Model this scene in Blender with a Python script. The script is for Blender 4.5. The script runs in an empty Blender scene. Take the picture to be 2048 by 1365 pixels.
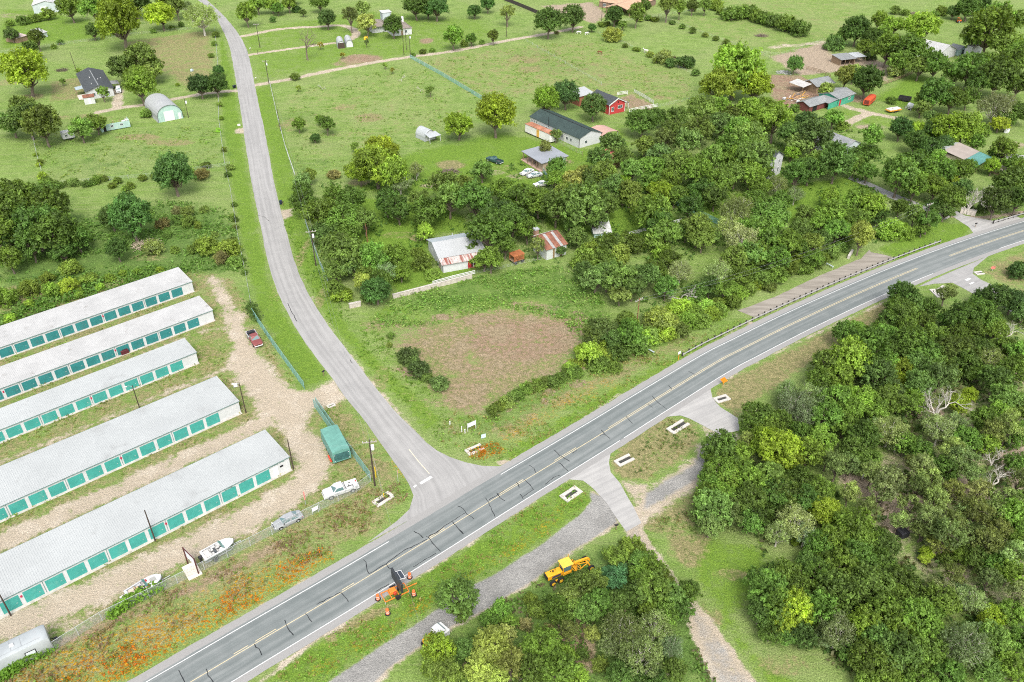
import bpy, bmesh, math, random
import numpy as np
from mathutils import Vector, Matrix

random.seed(7)
rng = np.random.default_rng(7)
SC = bpy.context.scene
COL = SC.collection
R = math.radians
# ------------------------------------------------------------------ camera (a drone 95 m above the crossroads)
CAM_H, FPX = 95.0, 1640.0
PITCH = math.atan((682.5 + 430.0) / FPX)
SP, CP = math.sin(PITCH), math.cos(PITCH)


def G(x, y, z=0.0):
    """ground position (metres) seen at photo position x, y, at height z"""
    a = (x - 1024.0) / FPX
    b = (y - 682.5) / FPX
    d = (CAM_H - z) / (SP + b * CP)
    return Vector((a * d, (CP - b * SP) * d, z))


def depth(x, y, z=0.0):
    return (CAM_H - z) / (SP + (y - 682.5) / FPX * CP)


def GL(pts, z=0.0):
    return [G(p[0], p[1], z) for p in pts]


cam_d = bpy.data.cameras.new('camera')
cam = bpy.data.objects.new('camera', cam_d)
COL.objects.link(cam)
cam.location = (0, 0, CAM_H)
cam.rotation_euler = (math.pi / 2 - PITCH, 0, 0)
cam_d.sensor_width = 36.0
cam_d.lens = 36.0 * FPX / 2048.0
cam_d.clip_start = 1.0
cam_d.clip_end = 5000.0
SC.camera = cam

# ------------------------------------------------------------------ light: bright thin overcast
SUN_EL, SUN_AZ = 52.0, 172.0          # azimuth measured from +Y towards +X
w = bpy.data.worlds.new('World')
SC.world = w
w.use_nodes = True
nt = w.node_tree
for n in list(nt.nodes):
    nt.nodes.remove(n)
sky = nt.nodes.new('ShaderNodeTexSky')
sky.sky_type = 'NISHITA'
sky.sun_disc = False
sky.sun_elevation = R(SUN_EL)
sky.sun_rotation = R(SUN_AZ)
sky.dust_density = 4.0
sky.air_density = 1.0
sky.altitude = 200
hs = nt.nodes.new('ShaderNodeHueSaturation')
hs.inputs['Saturation'].default_value = 0.35
bg = nt.nodes.new('ShaderNodeBackground')
bg.inputs['Strength'].default_value = 0.15
wo = nt.nodes.new('ShaderNodeOutputWorld')
nt.links.new(sky.outputs[0], hs.inputs['Color'])
nt.links.new(hs.outputs[0], bg.inputs['Color'])
nt.links.new(bg.outputs[0], wo.inputs['Surface'])
sl = bpy.data.lights.new('sun', 'SUN')
sl.energy = 1.25
sl.angle = R(26)
sl.color = (1.0, 0.96, 0.89)
sun = bpy.data.objects.new('sun', sl)
COL.objects.link(sun)
sd = Vector((math.sin(R(SUN_AZ)) * math.cos(R(SUN_EL)), math.cos(R(SUN_AZ)) * math.cos(R(SUN_EL)), math.sin(R(SUN_EL))))
sun.rotation_euler = (-sd).to_track_quat('-Z', 'Y').to_euler()
sun.location = (0, 100, 150)
SC.view_settings.view_transform = 'Standard'
SC.view_settings.look = 'None'
SC.view_settings.gamma = 1.0
SC.view_settings.exposure = 1.1
try:
    SC.cycles.use_denoising = False
    SC.cycles.denoiser = 'OPENIMAGEDENOISE'
    SC.cycles.denoising_input_passes = 'RGB_ALBEDO_NORMAL'
    SC.cycles.denoising_prefilter = 'ACCURATE'
    SC.cycles.max_bounces = 6
    SC.cycles.diffuse_bounces = 4
    SC.cycles.transparent_max_bounces = 12
    SC.cycles.filter_width = 1.05
except Exception:
    pass

# ------------------------------------------------------------------ node helper


class NT:
    def __init__(s, name):
        s.m = bpy.data.materials.new(name)
        s.m.use_nodes = True
        s.t = s.m.node_tree
        for n in list(s.t.nodes):
            s.t.nodes.remove(n)
        s.out = s.t.nodes.new('ShaderNodeOutputMaterial')

    def put(s, sock, v):
        if v is None:
            return
        if isinstance(v, bpy.types.NodeSocket):
            s.t.links.new(v, sock)
        else:
            if hasattr(sock, 'default_value') and isinstance(v, (tuple, list)) and len(v) == 3 and sock.type == 'RGBA':
                v = (*v, 1.0)
            sock.default_value = v

    def n(s, t, ins=None, **props):
        nd = s.t.nodes.new(t)
        for k, v in props.items():
            setattr(nd, k, v)
        for k, v in (ins or {}).items():
            s.put(nd.inputs[k], v)
        return nd

    def math(s, op, a, b=None, clamp=False):
        nd = s.n('ShaderNodeMath', {0: a}, operation=op, use_clamp=clamp)
        if b is not None:
            s.put(nd.inputs[1], b)
        return nd.outputs[0]

    def mix(s, f, a, b, blend='MIX'):
        nd = s.t.nodes.new('ShaderNodeMix')
        nd.data_type = 'RGBA'
        nd.blend_type = blend
        s.put(nd.inputs[0], f)
        s.put(nd.inputs[6], a)
        s.put(nd.inputs[7], b)
        return nd.outputs[2]

    def noise(s, vec, scale, detail=3.0, rough=0.6):
        return s.n('ShaderNodeTexNoise', {'Vector': vec, 'Scale': scale, 'Detail': detail, 'Roughness': rough}).outputs[0]

    def ramp(s, v, a, b, lo=0.0, hi=1.0, smooth=True):
        return s.n('ShaderNodeMapRange', {0: v, 1: a, 2: b, 3: lo, 4: hi}, interpolation_type='SMOOTHSTEP' if smooth else 'LINEAR').outputs[0]

    def bsdf(s, col, rough=0.8, spec=0.2, metal=0.0, normal=None):
        nd = s.n('ShaderNodeBsdfPrincipled', {'Base Color': col, 'Roughness': rough, 'Metallic': metal})
        nd.inputs['Specular IOR Level'].default_value = spec
        if normal is not None:
            s.put(nd.inputs['Normal'], normal)
        return nd.outputs[0]

    def bump(s, h, strength=0.5, dist=0.1):
        return s.n('ShaderNodeBump', {'Strength': strength, 'Distance': dist, 'Height': h}).outputs[0]

    def done(s, sh):
        s.t.links.new(sh, s.out.inputs[0])
        return s.m


def scal(c, k):
    return tuple(min(1.0, v * k) for v in c)


_mats = {}


def mat(name, col, rough=0.7, var=0.18, scale=1.5, metal=0.0, spec=0.3, dirt=None, dirt_amt=0.5, bump=0.0, streak=False):
    """painted / weathered surface: two octaves of procedural mottling and optional stains"""
    if name in _mats:
        return _mats[name]
    t = NT(name)
    tc = t.n('ShaderNodeTexCoord').outputs['Object']
    a = t.noise(tc, scale, 5.0, 0.65)
    c = t.mix(t.ramp(a, 0.3, 0.7), scal(col, 1 - var), scal(col, 1 + var))
    if dirt is not None:
        v2 = tc
        if streak:
            v2 = t.n('ShaderNodeMapping', {'Vector': tc, 'Scale': (3.0, 0.25, 0.4)}).outputs[0]
        b = t.noise(v2, scale * 0.8 + 0.1, 4.0, 0.7)
        c = t.mix(t.ramp(b, 0.72 - dirt_amt * 0.4, 0.86 - dirt_amt * 0.3), c, dirt)
    nrm = t.bump(t.noise(tc, scale * 6, 2.0), 0.4, bump) if bump else None
    _mats[name] = t.done(t.bsdf(c, rough, spec, metal, nrm))
    return _mats[name]


def glass_mat(name, col, rough=0.12):
    if name in _mats:
        return _mats[name]
    t = NT(name)
    tc = t.n('ShaderNodeTexCoord').outputs['Object']
    c = t.mix(t.noise(tc, 1.2, 2.0), scal(col, .7), scal(col, 1.3))
    _mats[name] = t.done(t.bsdf(c, rough, 0.8))
    return _mats[name]


# ------------------------------------------------------------------ mesh helper


class MB:
    def __init__(s):
        s.v, s.f, s.mi = [], [], []

    def add(s, vs, fs, m=0):
        o = len(s.v)
        s.v.extend([tuple(v) for v in vs])
        for f in fs:
            s.f.append(tuple(i + o for i in f))
            s.mi.append(m)
        return s

    def box(s, c, d, rz=0.0, m=0, taper=1.0, M=None):
        hx, hy, hz = d[0] / 2, d[1] / 2, d[2] / 2
        vs = [(-hx, -hy, -hz), (hx, -hy, -hz), (hx, hy, -hz), (-hx, hy, -hz)]
        vs += [(x * taper, y * taper, hz) for x, y, _ in vs]
        ca, sa = math.cos(rz), math.sin(rz)
        vs = [(x * ca - y * sa + c[0], x * sa + y * ca + c[1], z + c[2]) for x, y, z in vs]
        if M is not None:
            vs = [M @ Vector(v) for v in vs]
        return s.add(vs, [(3, 2, 1, 0), (4, 5, 6, 7), (0, 1, 5, 4), (1, 2, 6, 5), (2, 3, 7, 6), (3, 0, 4, 7)], m)

    def bbox(s, c, d, b=0.03, m=0, M=None):
        """box with chamfered edges"""
        hx, hy, hz = d[0] / 2, d[1] / 2, d[2] / 2
        b = min(b, hx * .9, hy * .9, hz * .9)
        rings = []
        for z, i in ((-hz, b), (-hz + b, 0), (hz - b, 0), (hz, b)):
            x, y = hx - i, hy - i
            k = b * 0.7
            rings.append([(c[0] + p, c[1] + q, c[2] + z) for p, q in
                          ((-x + k, -y), (x - k, -y), (x, -y + k), (x, y - k), (x - k, y), (-x + k, y), (-x, y - k), (-x, -y + k))])
        if M is not None:
            rings = [[M @ Vector(v) for v in r] for r in rings]
        return s.loft(rings, m)

    def loft(s, rings, m=0, closed=True, caps=True):
        n = len(rings[0])
        vs = [v for r in rings for v in r]
        fs = []
        for i in range(len(rings) - 1):
            for j in range(n if closed else n - 1):
                k = (j + 1) % n
                fs.append((i * n + j, i * n + k, (i + 1) * n + k, (i + 1) * n + j))
        if caps:
            fs.append(tuple(reversed(range(n))))
            fs.append(tuple(range((len(rings) - 1) * n, len(rings) * n)))
        return s.add(vs, fs, m)

    def tube(s, pts, r, n=6, m=0, caps=True):
        pts = [Vector(p) for p in pts]
        rs = r if isinstance(r, (list, tuple)) else [r] * len(pts)
        rings = []
        ref = None
        for i, p in enumerate(pts):
            d = (pts[min(i + 1, len(pts) - 1)] - pts[max(i - 1, 0)]).normalized()
            if ref is None:
                ref = Vector((0, 0, 1)) if abs(d.z) < 0.9 else Vector((1, 0, 0))
            u = d.cross(ref)
            if u.length < 1e-4:
                u = d.cross(Vector((0, 1, 0)))
            u.normalize()
            v = u.cross(d)
            rings.append([p + (u * math.cos(a) + v * math.sin(a)) * rs[i] for a in [2 * math.pi * k / n for k in range(n)]])
        return s.loft(rings, m, True, caps)

    def cyl(s, p, r, h, n=12, axis='Z', m=0, r2=None):
        a = Vector({'X': (1, 0, 0), 'Y': (0, 1, 0), 'Z': (0, 0, 1)}[axis])
        p = Vector(p)
        return s.tube([p - a * h / 2, p + a * h / 2], [r, r if r2 is None else r2], n, m)

    def quad(s, a, b, c, d, m=0):
        return s.add([a, b, c, d], [(0, 1, 2, 3)], m)

    def slab(s, a, b, c, d, t, m=0):
        """quad given thickness t, grown downwards along its normal"""
        a, b, c, d = Vector(a), Vector(b), Vector(c), Vector(d)
        nn = (b - a).cross(d - a).normalized()
        lo = [p - nn * t for p in (a, b, c, d)]
        return s.add([a, b, c, d] + lo, [(0, 1, 2, 3), (7, 6, 5, 4), (0, 4, 5, 1), (1, 5, 6, 2), (2, 6, 7, 3), (3, 7, 4, 0)], m)

    def ribbed(s, a, b, c, d, pitch=0.3, amp=0.05, t=0.05, m=0):
        """metal roofing: from eave a-b to ridge d-c, ribs run eave to ridge"""
        a, b, c, d = Vector(a), Vector(b), Vector(c), Vector(d)
        nn = (b - a).cross(d - a).normalized()
        k = max(2, int((b - a).length / pitch))
        top, bot = [], []
        for i in range(k):
            for f, h in ((0.0, 0), (0.70, 0), (0.78, 1), (0.92, 1)):
                q = (i + f) / k
                top.append(((a.lerp(b, q)) + nn * amp * h, (d.lerp(c, q)) + nn * amp * h))
        top.append((b, c))
        vs, fs = [], []
        for p, q in top:
            vs += [p, q]
        for i in range(len(top) - 1):
            fs.append((2 * i, 2 * i + 2, 2 * i + 3, 2 * i + 1))
        s.add(vs, fs, m)
        e = nn * (-t)
        lo = nn * (-0.004)
        s.add([a + lo, b + lo, c + lo, d + lo, a + e, b + e, c + e, d + e], [(7, 6, 5, 4), (0, 4, 5, 1), (1, 5, 6, 2), (2, 6, 7, 3), (3, 7, 4, 0)], m)
        return s


def tag(o, label=None, cat=None, group=None, kind=None):
    if label:
        o['label'] = label
    if cat:
        o['category'] = cat
    if group:
        o['group'] = group
    if kind:
        o['kind'] = kind
    return o


def mesh_of(name, mb, mats, smooth=False):
    me = bpy.data.meshes.new(name)
    me.from_pydata(mb.v, [], mb.f)
    for m in (mats if isinstance(mats, (list, tuple)) else [mats]):
        me.materials.append(m)
    if any(mb.mi):
        me.polygons.foreach_set('material_index', mb.mi)
    if smooth:
        me.polygons.foreach_set('use_smooth', [True] * len(me.polygons))
        me.set_sharp_from_angle(angle=R(38))
    me.update()
    return me


def obj(name, mb, mats, parent=None, loc=None, smooth=False, label=None):
    me = mb if isinstance(mb, bpy.types.Mesh) else mesh_of(name, mb, mats, smooth)
    o = bpy.data.objects.new(name, me)
    COL.objects.link(o)
    if parent is not None:
        o.parent = parent
    if loc is not None:
        o.location = loc
    if label:
        o['label'] = label
    return o


def thing(name, label, cat, loc=(0, 0, 0), rotz=0.0, group=None, scale=None):
    o = bpy.data.objects.new(name, None)
    o.empty_display_size = 0.3
    COL.objects.link(o)
    o.location = loc
    o.rotation_euler = (0, 0, rotz)
    if scale:
        o.scale = scale
    return tag(o, label, cat, group)


def copy_tree(o, parent=None):
    c = o.copy()
    COL.objects.link(c)
    c.parent = parent
    for ch in list(o.children):
        copy_tree(ch, c)
    return c


def ang(a, b):
    d = b - a
    return math.atan2(d.y, d.x)


def densify(pts, step=3.0):
    out = []
    for a, b in zip(pts[:-1], pts[1:]):
        n = max(1, int((b - a).length / step))
        out += [a.lerp(b, i / n) for i in range(n)]
    return out + [pts[-1]]


def smooth_line(pts, it=2):
    for _ in range(it):
        q = [pts[0]]
        for a, b in zip(pts[:-1], pts[1:]):
            q += [a.lerp(b, 0.25), a.lerp(b, 0.75)]
        pts = q + [pts[-1]]
    return pts


def resample(pts, n):
    d = [0.0]
    for a, b in zip(pts[:-1], pts[1:]):
        d.append(d[-1] + (b - a).length)
    out = []
    j = 0
    for i in range(n):
        t = d[-1] * i / (n - 1)
        while j < len(d) - 2 and d[j + 1] < t:
            j += 1
        k = (t - d[j]) / max(1e-6, d[j + 1] - d[j])
        out.append(pts[j].lerp(pts[j + 1], k))
    return out
# ================================================================== GROUND
def Z(ox, oy, s, pts):
    """photo positions from an enlarged crop with origin ox, oy and magnification s"""
    return [(ox + x / s, oy + y / s) for x, y in pts]


HWY = [(250, 1441), (378, 1365), (512, 1285), (680, 1186.3), (780, 1125.5), (883, 1063), (1000, 990), (1100, 929.5), (1200, 869), (1320, 794), (1441, 720),
       (1480, 701), (1560, 660), (1640, 622), (1735, 579), (1832, 538), (1940, 497), (2048, 461.5), (2140, 434), (2240, 409)]
hwy = resample(smooth_line(GL(HWY), 3), 260)
ROAD_L = [(375, -22), (393, 0), (422, 18), (440, 50), (457, 85), (464, 117), (470, 152), (478, 199), (486.5, 258), (495, 316.5), (508, 395), (519, 441), (534, 521), (552, 579),
          (577, 632), (612, 688), (644, 732), (668, 761), (690, 796), (720, 830), (749.5, 869.5), (779, 912), (809, 952), (820, 972), (827, 990), (826, 1008), (815, 1025), (795, 1042), (770, 1060), (735, 1086)]
ROAD_R = [(392, -22), (413, 0), (438, 22), (460, 45), (480, 72), (491, 92), (499, 117), (505, 147), (512, 182), (522.5, 231.6), (533, 281), (544.5, 346), (552, 382), (560.6, 421), (571, 456),
          (582.6, 503), (597, 546), (615, 585), (638, 626), (670.5, 670), (697, 705), (723, 738), (759.5, 787), (794, 827), (826.7, 859.6), (854, 887), (881.5, 907), (919, 923), (956, 932), (989, 935.5), (1030, 925)]


class Field:
    def __init__(s):
        far = [x for x in (560, 680, 850, 1100, 1500, 2200)]
        ys = [-400, -150, -40, 10, 40]
        y = 56.0
        while y < 500:
            ys.append(y)
            y += max(0.33, y * 0.0042)
        ys += far
        ys = np.array(ys)
        ts = np.linspace(-1, 1, 460)
        half = np.where(ys < 56, 700, np.where(ys > 540, 1800, ys * 0.68 + 30))
        X = half[:, None] * ts[None, :]
        Y = np.repeat(ys[:, None], len(ts), 1)
        s.nr, s.nc = X.shape
        s.x, s.y = X.ravel(), Y.ravel()
        s.m = {}

    def sd(s, P, x=None, y=None):
        """signed distance (positive inside) to a polygon"""
        x = s.x if x is None else x
        y = s.y if y is None else y
        best = np.full(x.shape, 1e9)
        ins = np.zeros(x.shape, bool)
        n = len(P)
        for i in range(n):
            ax, ay = P[i][0], P[i][1]
            bx, by = P[(i + 1) % n][0], P[(i + 1) % n][1]
            ex, ey = bx - ax, by - ay
            L = ex * ex + ey * ey + 1e-9
            t = np.clip(((x - ax) * ex + (y - ay) * ey) / L, 0, 1)
            best = np.minimum(best, (x - ax - t * ex) ** 2 + (y - ay - t * ey) ** 2)
            c = (ay > y) != (by > y)
            with np.errstate(divide='ignore', invalid='ignore'):
                xi = ex * (y - ay) / (by - ay) + ax if by != ay else np.full(x.shape, 1e9)
            ins ^= c & (x < xi)
        d = np.sqrt(best)
        return np.where(ins, d, -d)

    def ld(s, P, x=None, y=None):
        x = s.x if x is None else x
        y = s.y if y is None else y
        best = np.full(x.shape, 1e9)
        for a, b in zip(P[:-1], P[1:]):
            ex, ey = b[0] - a[0], b[1] - a[1]
            t = np.clip(((x - a[0]) * ex + (y - a[1]) * ey) / (ex * ex + ey * ey + 1e-9), 0, 1)
            best = np.minimum(best, (x - a[0] - t * ex) ** 2 + (y - a[1] - t * ey) ** 2)
        return np.sqrt(best)

    def poly(s, k, pts, wgt=1.0, soft=2.0):
        P = [(p.x, p.y) for p in GL(pts)]
        xs = [p[0] for p in P]
        ys = [p[1] for p in P]
        sel = (s.x > min(xs) - soft * 2) & (s.x < max(xs) + soft * 2) & (s.y > min(ys) - soft * 2) & (s.y < max(ys) + soft * 2)
        d = s.sd(P, s.x[sel], s.y[sel])
        v = np.clip(d / soft + 0.5, 0, 1) * wgt
        a = s.m.setdefault(k, np.zeros(s.x.shape))
        if wgt < 0:
            a[sel] = np.maximum(0, a[sel] + v)
        else:
            a[sel] = np.maximum(a[sel], v)

    def line(s, k, pts, width, wgt=1.0, soft=1.2):
        P = [(p.x, p.y) for p in smooth_line(GL(pts), 2)]
        xs = [p[0] for p in P]
        ys = [p[1] for p in P]
        b = width + soft * 2
        sel = (s.x > min(xs) - b) & (s.x < max(xs) + b) & (s.y > min(ys) - b) & (s.y < max(ys) + b)
        d = s.ld(P, s.x[sel], s.y[sel])
        v = np.clip((width / 2 - d) / soft + 0.5, 0, 1) * wgt
        a = s.m.setdefault(k, np.zeros(s.x.shape))
        a[sel] = np.maximum(a[sel], v)

    def spot(s, k, x, y, rx, ry, wgt=1.0):
        """soft round patch: centre and half sizes in photo pixels"""
        c = G(x, y)
        ax = abs(G(x + rx, y).x - c.x)
        ay = abs(G(x, y - ry).y - c.y)
        q = ((s.x - c.x) / ax) ** 2 + ((s.y - c.y) / ay) ** 2
        v = np.clip(1.6 - 1.1 * q, 0, 1) * wgt
        a = s.m.setdefault(k, np.zeros(s.x.shape))
        np.maximum(a, v, out=a)


F = Field()
# bright lush grass -------------------------------------------------
F.poly('lush', [(440, 60), (466, 140), (480, 250), (500, 380), (520, 470), (540, 560), (575, 640), (640, 730), (660, 758), (610, 775), (560, 700), (520, 630), (500, 560), (480, 470), (462, 370), (445, 250), (440, 160)], .8)
F.poly('lush', [(505, 180), (545, 340), (560, 425), (600, 540), (660, 650), (740, 740), (800, 800), (850, 870), (890, 840), (800, 760), (740, 700), (690, 640), (650, 560), (625, 470), (600, 420), (590, 350), (560, 240), (540, 170)], .75)
F.poly('lush', [(670, 390), (900, 410), (960, 460), (870, 470), (830, 540), (980, 530), (800, 590), (730, 520), (690, 460)], .95, 4)
F.poly('lush', [(1060, 400), (1200, 390), (1330, 420), (1420, 480), (1300, 480), (1230, 475), (1100, 460)], 1.0, 4)
F.poly('lush', [(1370, 370), (1500, 390), (1520, 460), (1420, 450), (1340, 405)], 1.0, 4)
F.poly('lush', [(1560, 375), (1720, 350), (1760, 420), (1640, 475), (1580, 470)], 1.0, 4)
F.poly('lush', [(840, 300), (1000, 265), (1180, 300), (1240, 250), (1260, 290), (1180, 340), (1040, 385), (850, 390), (700, 380), (740, 330)], .8, 5)
F.poly('lush', [(1750, 195), (1830, 148), (1910, 170), (1890, 205), (1800, 215)], .95, 5)
F.poly('lush', [(1670, 215), (1820, 230), (1860, 250), (1700, 270)], .5, 5)
F.poly('lush', [(1750, 500), (1880, 445), (1950, 448), (1930, 472), (1810, 520)], .8)
F.poly('lush', [(1385, 1075), (1520, 1085), (1545, 1130), (1500, 1180), (1470, 1240), (1500, 1300), (1600, 1365), (1720, 1420), (1560, 1420), (1500, 1330), (1435, 1230), (1400, 1180), (1370, 1120)], .75, 3)
F.poly('lush', [(1000, 908), (1180, 800), (1370, 700), (1490, 630), (1470, 662), (1300, 770), (1100, 890), (1035, 928)], .7)
F.poly('lush', [(1180, 980), (1130, 965), (1000, 1055), (830, 1155), (690, 1245), (560, 1330), (500, 1370), (640, 1375), (860, 1220), (1080, 1085), (1165, 1025), (1190, 1000)], .7)
F.poly('lush', [(730, 20), (960, 40), (1000, 70), (900, 95), (830, 110), (690, 130), (510, 165), (500, 120), (480, 75), (560, 50)], .55, 8)
F.poly('lush', [(380, 690), (420, 670), (440, 700), (430, 730), (370, 760), (330, 760)], .8)
F.poly('lush', [(0, 20), (60, 20), (180, 40), (250, 70), (60, 90), (0, 100)], .7, 6)
F.poly('lush', [(640, 830), (690, 810), (740, 880), (800, 960), (750, 940), (700, 890)], .55)
F.line('lush', [(0, 742), (200, 672), (395, 600)], 2.0, .6)
F.line('lush', [(0, 890), (200, 805), (400, 730)], 1.6, .9)
F.line('lush', [(0, 1046), (200, 960), (480, 832)], 1.6, .75)
F.line('lush', [(20, 1225), (300, 1085), (580, 945)], 1.8, .7)
F.poly('lush', [(700, 640), (800, 600), (1000, 545), (1100, 530), (1180, 560), (1240, 640), (1190, 650), (1100, 615), (1000, 620), (860, 660), (750, 680)], .5, 5)
# rough weeds ---------------------------------------------------------
F.poly('weed', [(0, 400), (190, 430), (330, 400), (460, 430), (490, 540), (400, 550), (300, 560), (150, 620), (0, 670)], .75, 6)
F.poly('weed', [(780, 600), (1000, 540), (1120, 530), (1190, 570), (1230, 650), (1150, 640), (1050, 600), (950, 610), (870, 640)], .6, 5)
F.poly('weed', [(60, 270), (480, 240), (470, 350), (300, 370), (90, 360)], .3, 8)
F.poly('weed', [(900, 820), (960, 830), (1100, 770), (1150, 740), (1180, 760), (1050, 850), (950, 880)], .5, 3)
F.poly('weed', [(1040, 1175), (1180, 1100), (1260, 1075), (1380, 1200), (1440, 1365), (900, 1400), (870, 1290)], .7, 4)
for x, y, a, b in ((1070, 110, 60, 12), (1120, 135, 80, 14), (900, 280, 60, 10), (600, 235, 50, 14), (620, 330, 50, 14), (300, 310, 90, 12), (170, 330, 80, 12)):
    F.spot('weed', x, y, a, b, .45)
# dry, thin, mown ------------------------------------------------------
F.poly('dry', [(380, 540), (470, 560), (500, 620), (600, 780), (700, 800), (810, 970), (780, 1050), (500, 1200), (0, 1480), (-300, 1420), (-300, 600)], .55, 3)
F.poly('dry', [(1218, 920), (1250, 880), (1330, 835), (1380, 840), (1405, 870), (1380, 910), (1300, 960), (1240, 962)], .75)
F.poly('dry', [(1425, 790), (1450, 760), (1600, 690), (1770, 600), (1800, 610), (1700, 680), (1600, 740), (1520, 800), (1470, 835)], .8)
F.poly('dry', [(1300, 1010), (1400, 980), (1420, 1080), (1390, 1160), (1350, 1120)], .6)
F.poly('dry', [(1960, 540), (2048, 500), (2120, 520), (2048, 590)], .6)
F.poly('dry', [(240, 85), (420, 60), (432, 120), (430, 160), (380, 185), (320, 140)], .65, 6)
F.poly('dry', [(100, 165), (175, 150), (170, 195), (100, 205)], .6)
F.poly('dry', [(820, 120), (1000, 95), (1180, 80), (1300, 130), (1390, 160), (1380, 210), (1280, 200), (1100, 190), (970, 200), (900, 170)], .38, 10)
F.poly('dry', [(560, 190), (800, 130), (900, 180), (950, 230), (800, 290), (600, 330)], .22, 10)
F.poly('dry', [(1430, 0), (1700, 0), (1750, 60), (1640, 80), (1500, 40)], .25, 10)
F.poly('dry', [(1340, 40), (1450, 30), (1620, 80), (1560, 110), (1450, 80)], .25, 8)
for x, y, a, b, k in ((738, 236, 30, 9, .8), (690, 215, 26, 8, .5), (585, 250, 30, 14, .5), (900, 330, 30, 9, .8), (1010, 335, 26, 6, .4), (1050, 120, 40, 8, .7), (1060, 140, 30, 6, .7),
                      (1205, 150, 12, 5, .6), (1318, 194, 12, 3, .9), (280, 275, 45, 6, .9), (340, 285, 50, 8, .6), (60, 195, 26, 7, .8), (20, 165, 24, 8, .5), (1160, 195, 24, 6, .5),
                      (300, 515, 40, 8, .5), (165, 235, 60, 7, .5), (720, 365, 24, 7, .7), (800, 470, 40, 8, .5), (835, 475, 20, 8, .7), (1160, 600, 30, 12, .3), (1460, 1150, 40, 14, .5), (1420, 1230, 26, 24, .5), (1570, 1330, 60, 24, .5),
                      (1310, 1050, 30, 18, .7), (1090, 1290, 40, 40, .4), (560, 560, 20, 60, .2), (600, 520, 10, 50, .5), (640, 600, 12, 30, .5), (760, 760, 18, 30, .5)):
    F.spot('dry', x, y, a, b, k)
F.line('dry', [(1000, 870), (1100, 815), (1250, 735), (1380, 680)], 5, .5, 3)
F.line('dry', [(660, 1275), (720, 1240), (790, 1210)], 1.4, .8)
# bare brown soil --------------------------------------------------------
F.poly('dirt', [(800, 700), (850, 665), (930, 635), (1000, 622), (1090, 625), (1180, 645), (1170, 675), (1145, 702), (1115, 742), (1055, 772), (1000, 798), (940, 822), (905, 828), (880, 785), (840, 735)], .52, 17)
F.spot('dirt', 1040, 680, 120, 45, .74)
F.spot('dirt', 960, 640, 60, 14, .55)
F.spot('dirt', 1120, 655, 60, 22, .66)
F.spot('dirt', 930, 790, 50, 34, .5)
F.spot('weed', 1090, 700, 20, 8, .5)
F.spot('weed', 905, 690, 40, 16, .45)
F.spot('weed', 860, 655, 50, 14, .5)
F.poly('dry', [(790, 690), (840, 650), (1000, 615), (1190, 640), (1120, 745), (1000, 805), (905, 840), (860, 780), (820, 730)], .75, 5)
F.poly('dirt', [(720, 640), (800, 640), (850, 660), (800, 690), (730, 660)], .42, 3)
F.spot('dirt', 723, 118, 42, 9, .9)
F.spot('dirt', 692, 128, 30, 5, .6)
F.spot('dirt', 853, 82, 14, 6, .8)
F.poly('dirt', [(1540, 150), (1600, 152), (1650, 178), (1640, 215), (1570, 215), (1545, 195)], 1.1, 3)
F.poly('dirt', [(1240, 195), (1262, 190), (1310, 210), (1300, 222), (1256, 218)], .75, 2)
F.spot('dirt', 1710, 198, 34, 8, .8)
F.spot('dirt', 1130, 325, 18, 5, .5)
F.spot('dirt', 430, 1045, 10, 6, .4)
F.line('dirt', [(330, 1095), (440, 1040), (540, 985)], 1.6, .45, 1.2)
F.line('dirt', [(0, 1330), (250, 1240), (420, 1160), (560, 1090)], 2.2, .6, 1.6)
F.spot('dirt', 1150, 1290, 40, 60, .7)
_r = random.Random(21)
for _ in range(60):
    _a, _q = _r.uniform(0, 6.28), _r.uniform(.75, 1.25)
    _x, _y = 995 + 165 * _q * math.cos(_a) + 20 * math.sin(_a), 715 + 88 * _q * math.sin(_a) - 30 * math.cos(_a)
    F.spot('weed' if _q < 1 else 'dirt', _x, _y, _r.uniform(8, 26), _r.uniform(3, 10), _r.uniform(.45, .7))
for _ in range(40):
    F.spot(_r.choice(('weed', 'dry', 'lush')), _r.uniform(860, 1150), _r.uniform(640, 800), _r.uniform(5, 18), _r.uniform(2, 6), _r.uniform(.4, .6))
# pinkish sand under the eastern wood ---------------------------------------
F.poly('sand', [(1620, 905), (1800, 860), (1900, 720), (2048, 690), (2120, 700), (2120, 1280), (1900, 1190), (1780, 1150), (1690, 1010)], .42, 6)
F.poly('sand', [(1672, 940), (1720, 952), (1790, 985), (1850, 990), (1850, 1030), (1800, 1085), (1760, 1060), (1765, 1015), (1700, 990)], 1.1, 2)
F.poly('sand', [(1850, 940), (1930, 960), (2000, 985), (1995, 1005), (1900, 990)], 1.0, 2)
F.poly('sand', [(1990, 905), (2060, 890), (2080, 1000), (2030, 985)], 1.1, 2)
F.poly('sand', [(1890, 1130), (1940, 1140), (1930, 1170), (1885, 1165)], 1.0, 2)
F.poly('sand', [(2010, 1110), (2080, 1130), (2080, 1240), (2030, 1190)], .9, 2)
F.spot('sand', 1860, 830, 40, 18, .8)
F.spot('sand', 2010, 740, 40, 16, .8)
F.poly('sand', [(1540, 115), (1650, 85), (1662, 108), (1740, 115), (1780, 132), (1775, 165), (1700, 142), (1600, 152)], .95, 4)
F.poly('sand', [(1080, 12), (1185, 5), (1215, 30), (1190, 48), (1130, 30)], .9, 4)
F.poly('sand', [(0, 22), (60, 30), (40, 40), (0, 36)], .4, 4)
F.spot('sand', 1740, 255, 34, 6, .7)
F.spot('sand', 2030, 290, 26, 8, .6)
F.spot('sand', 1055, 352, 40, 8, .45)
F.spot('sand', 985, 345, 30, 6, .5)
F.spot('sand', 800, 358, 40, 6, .6)
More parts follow.
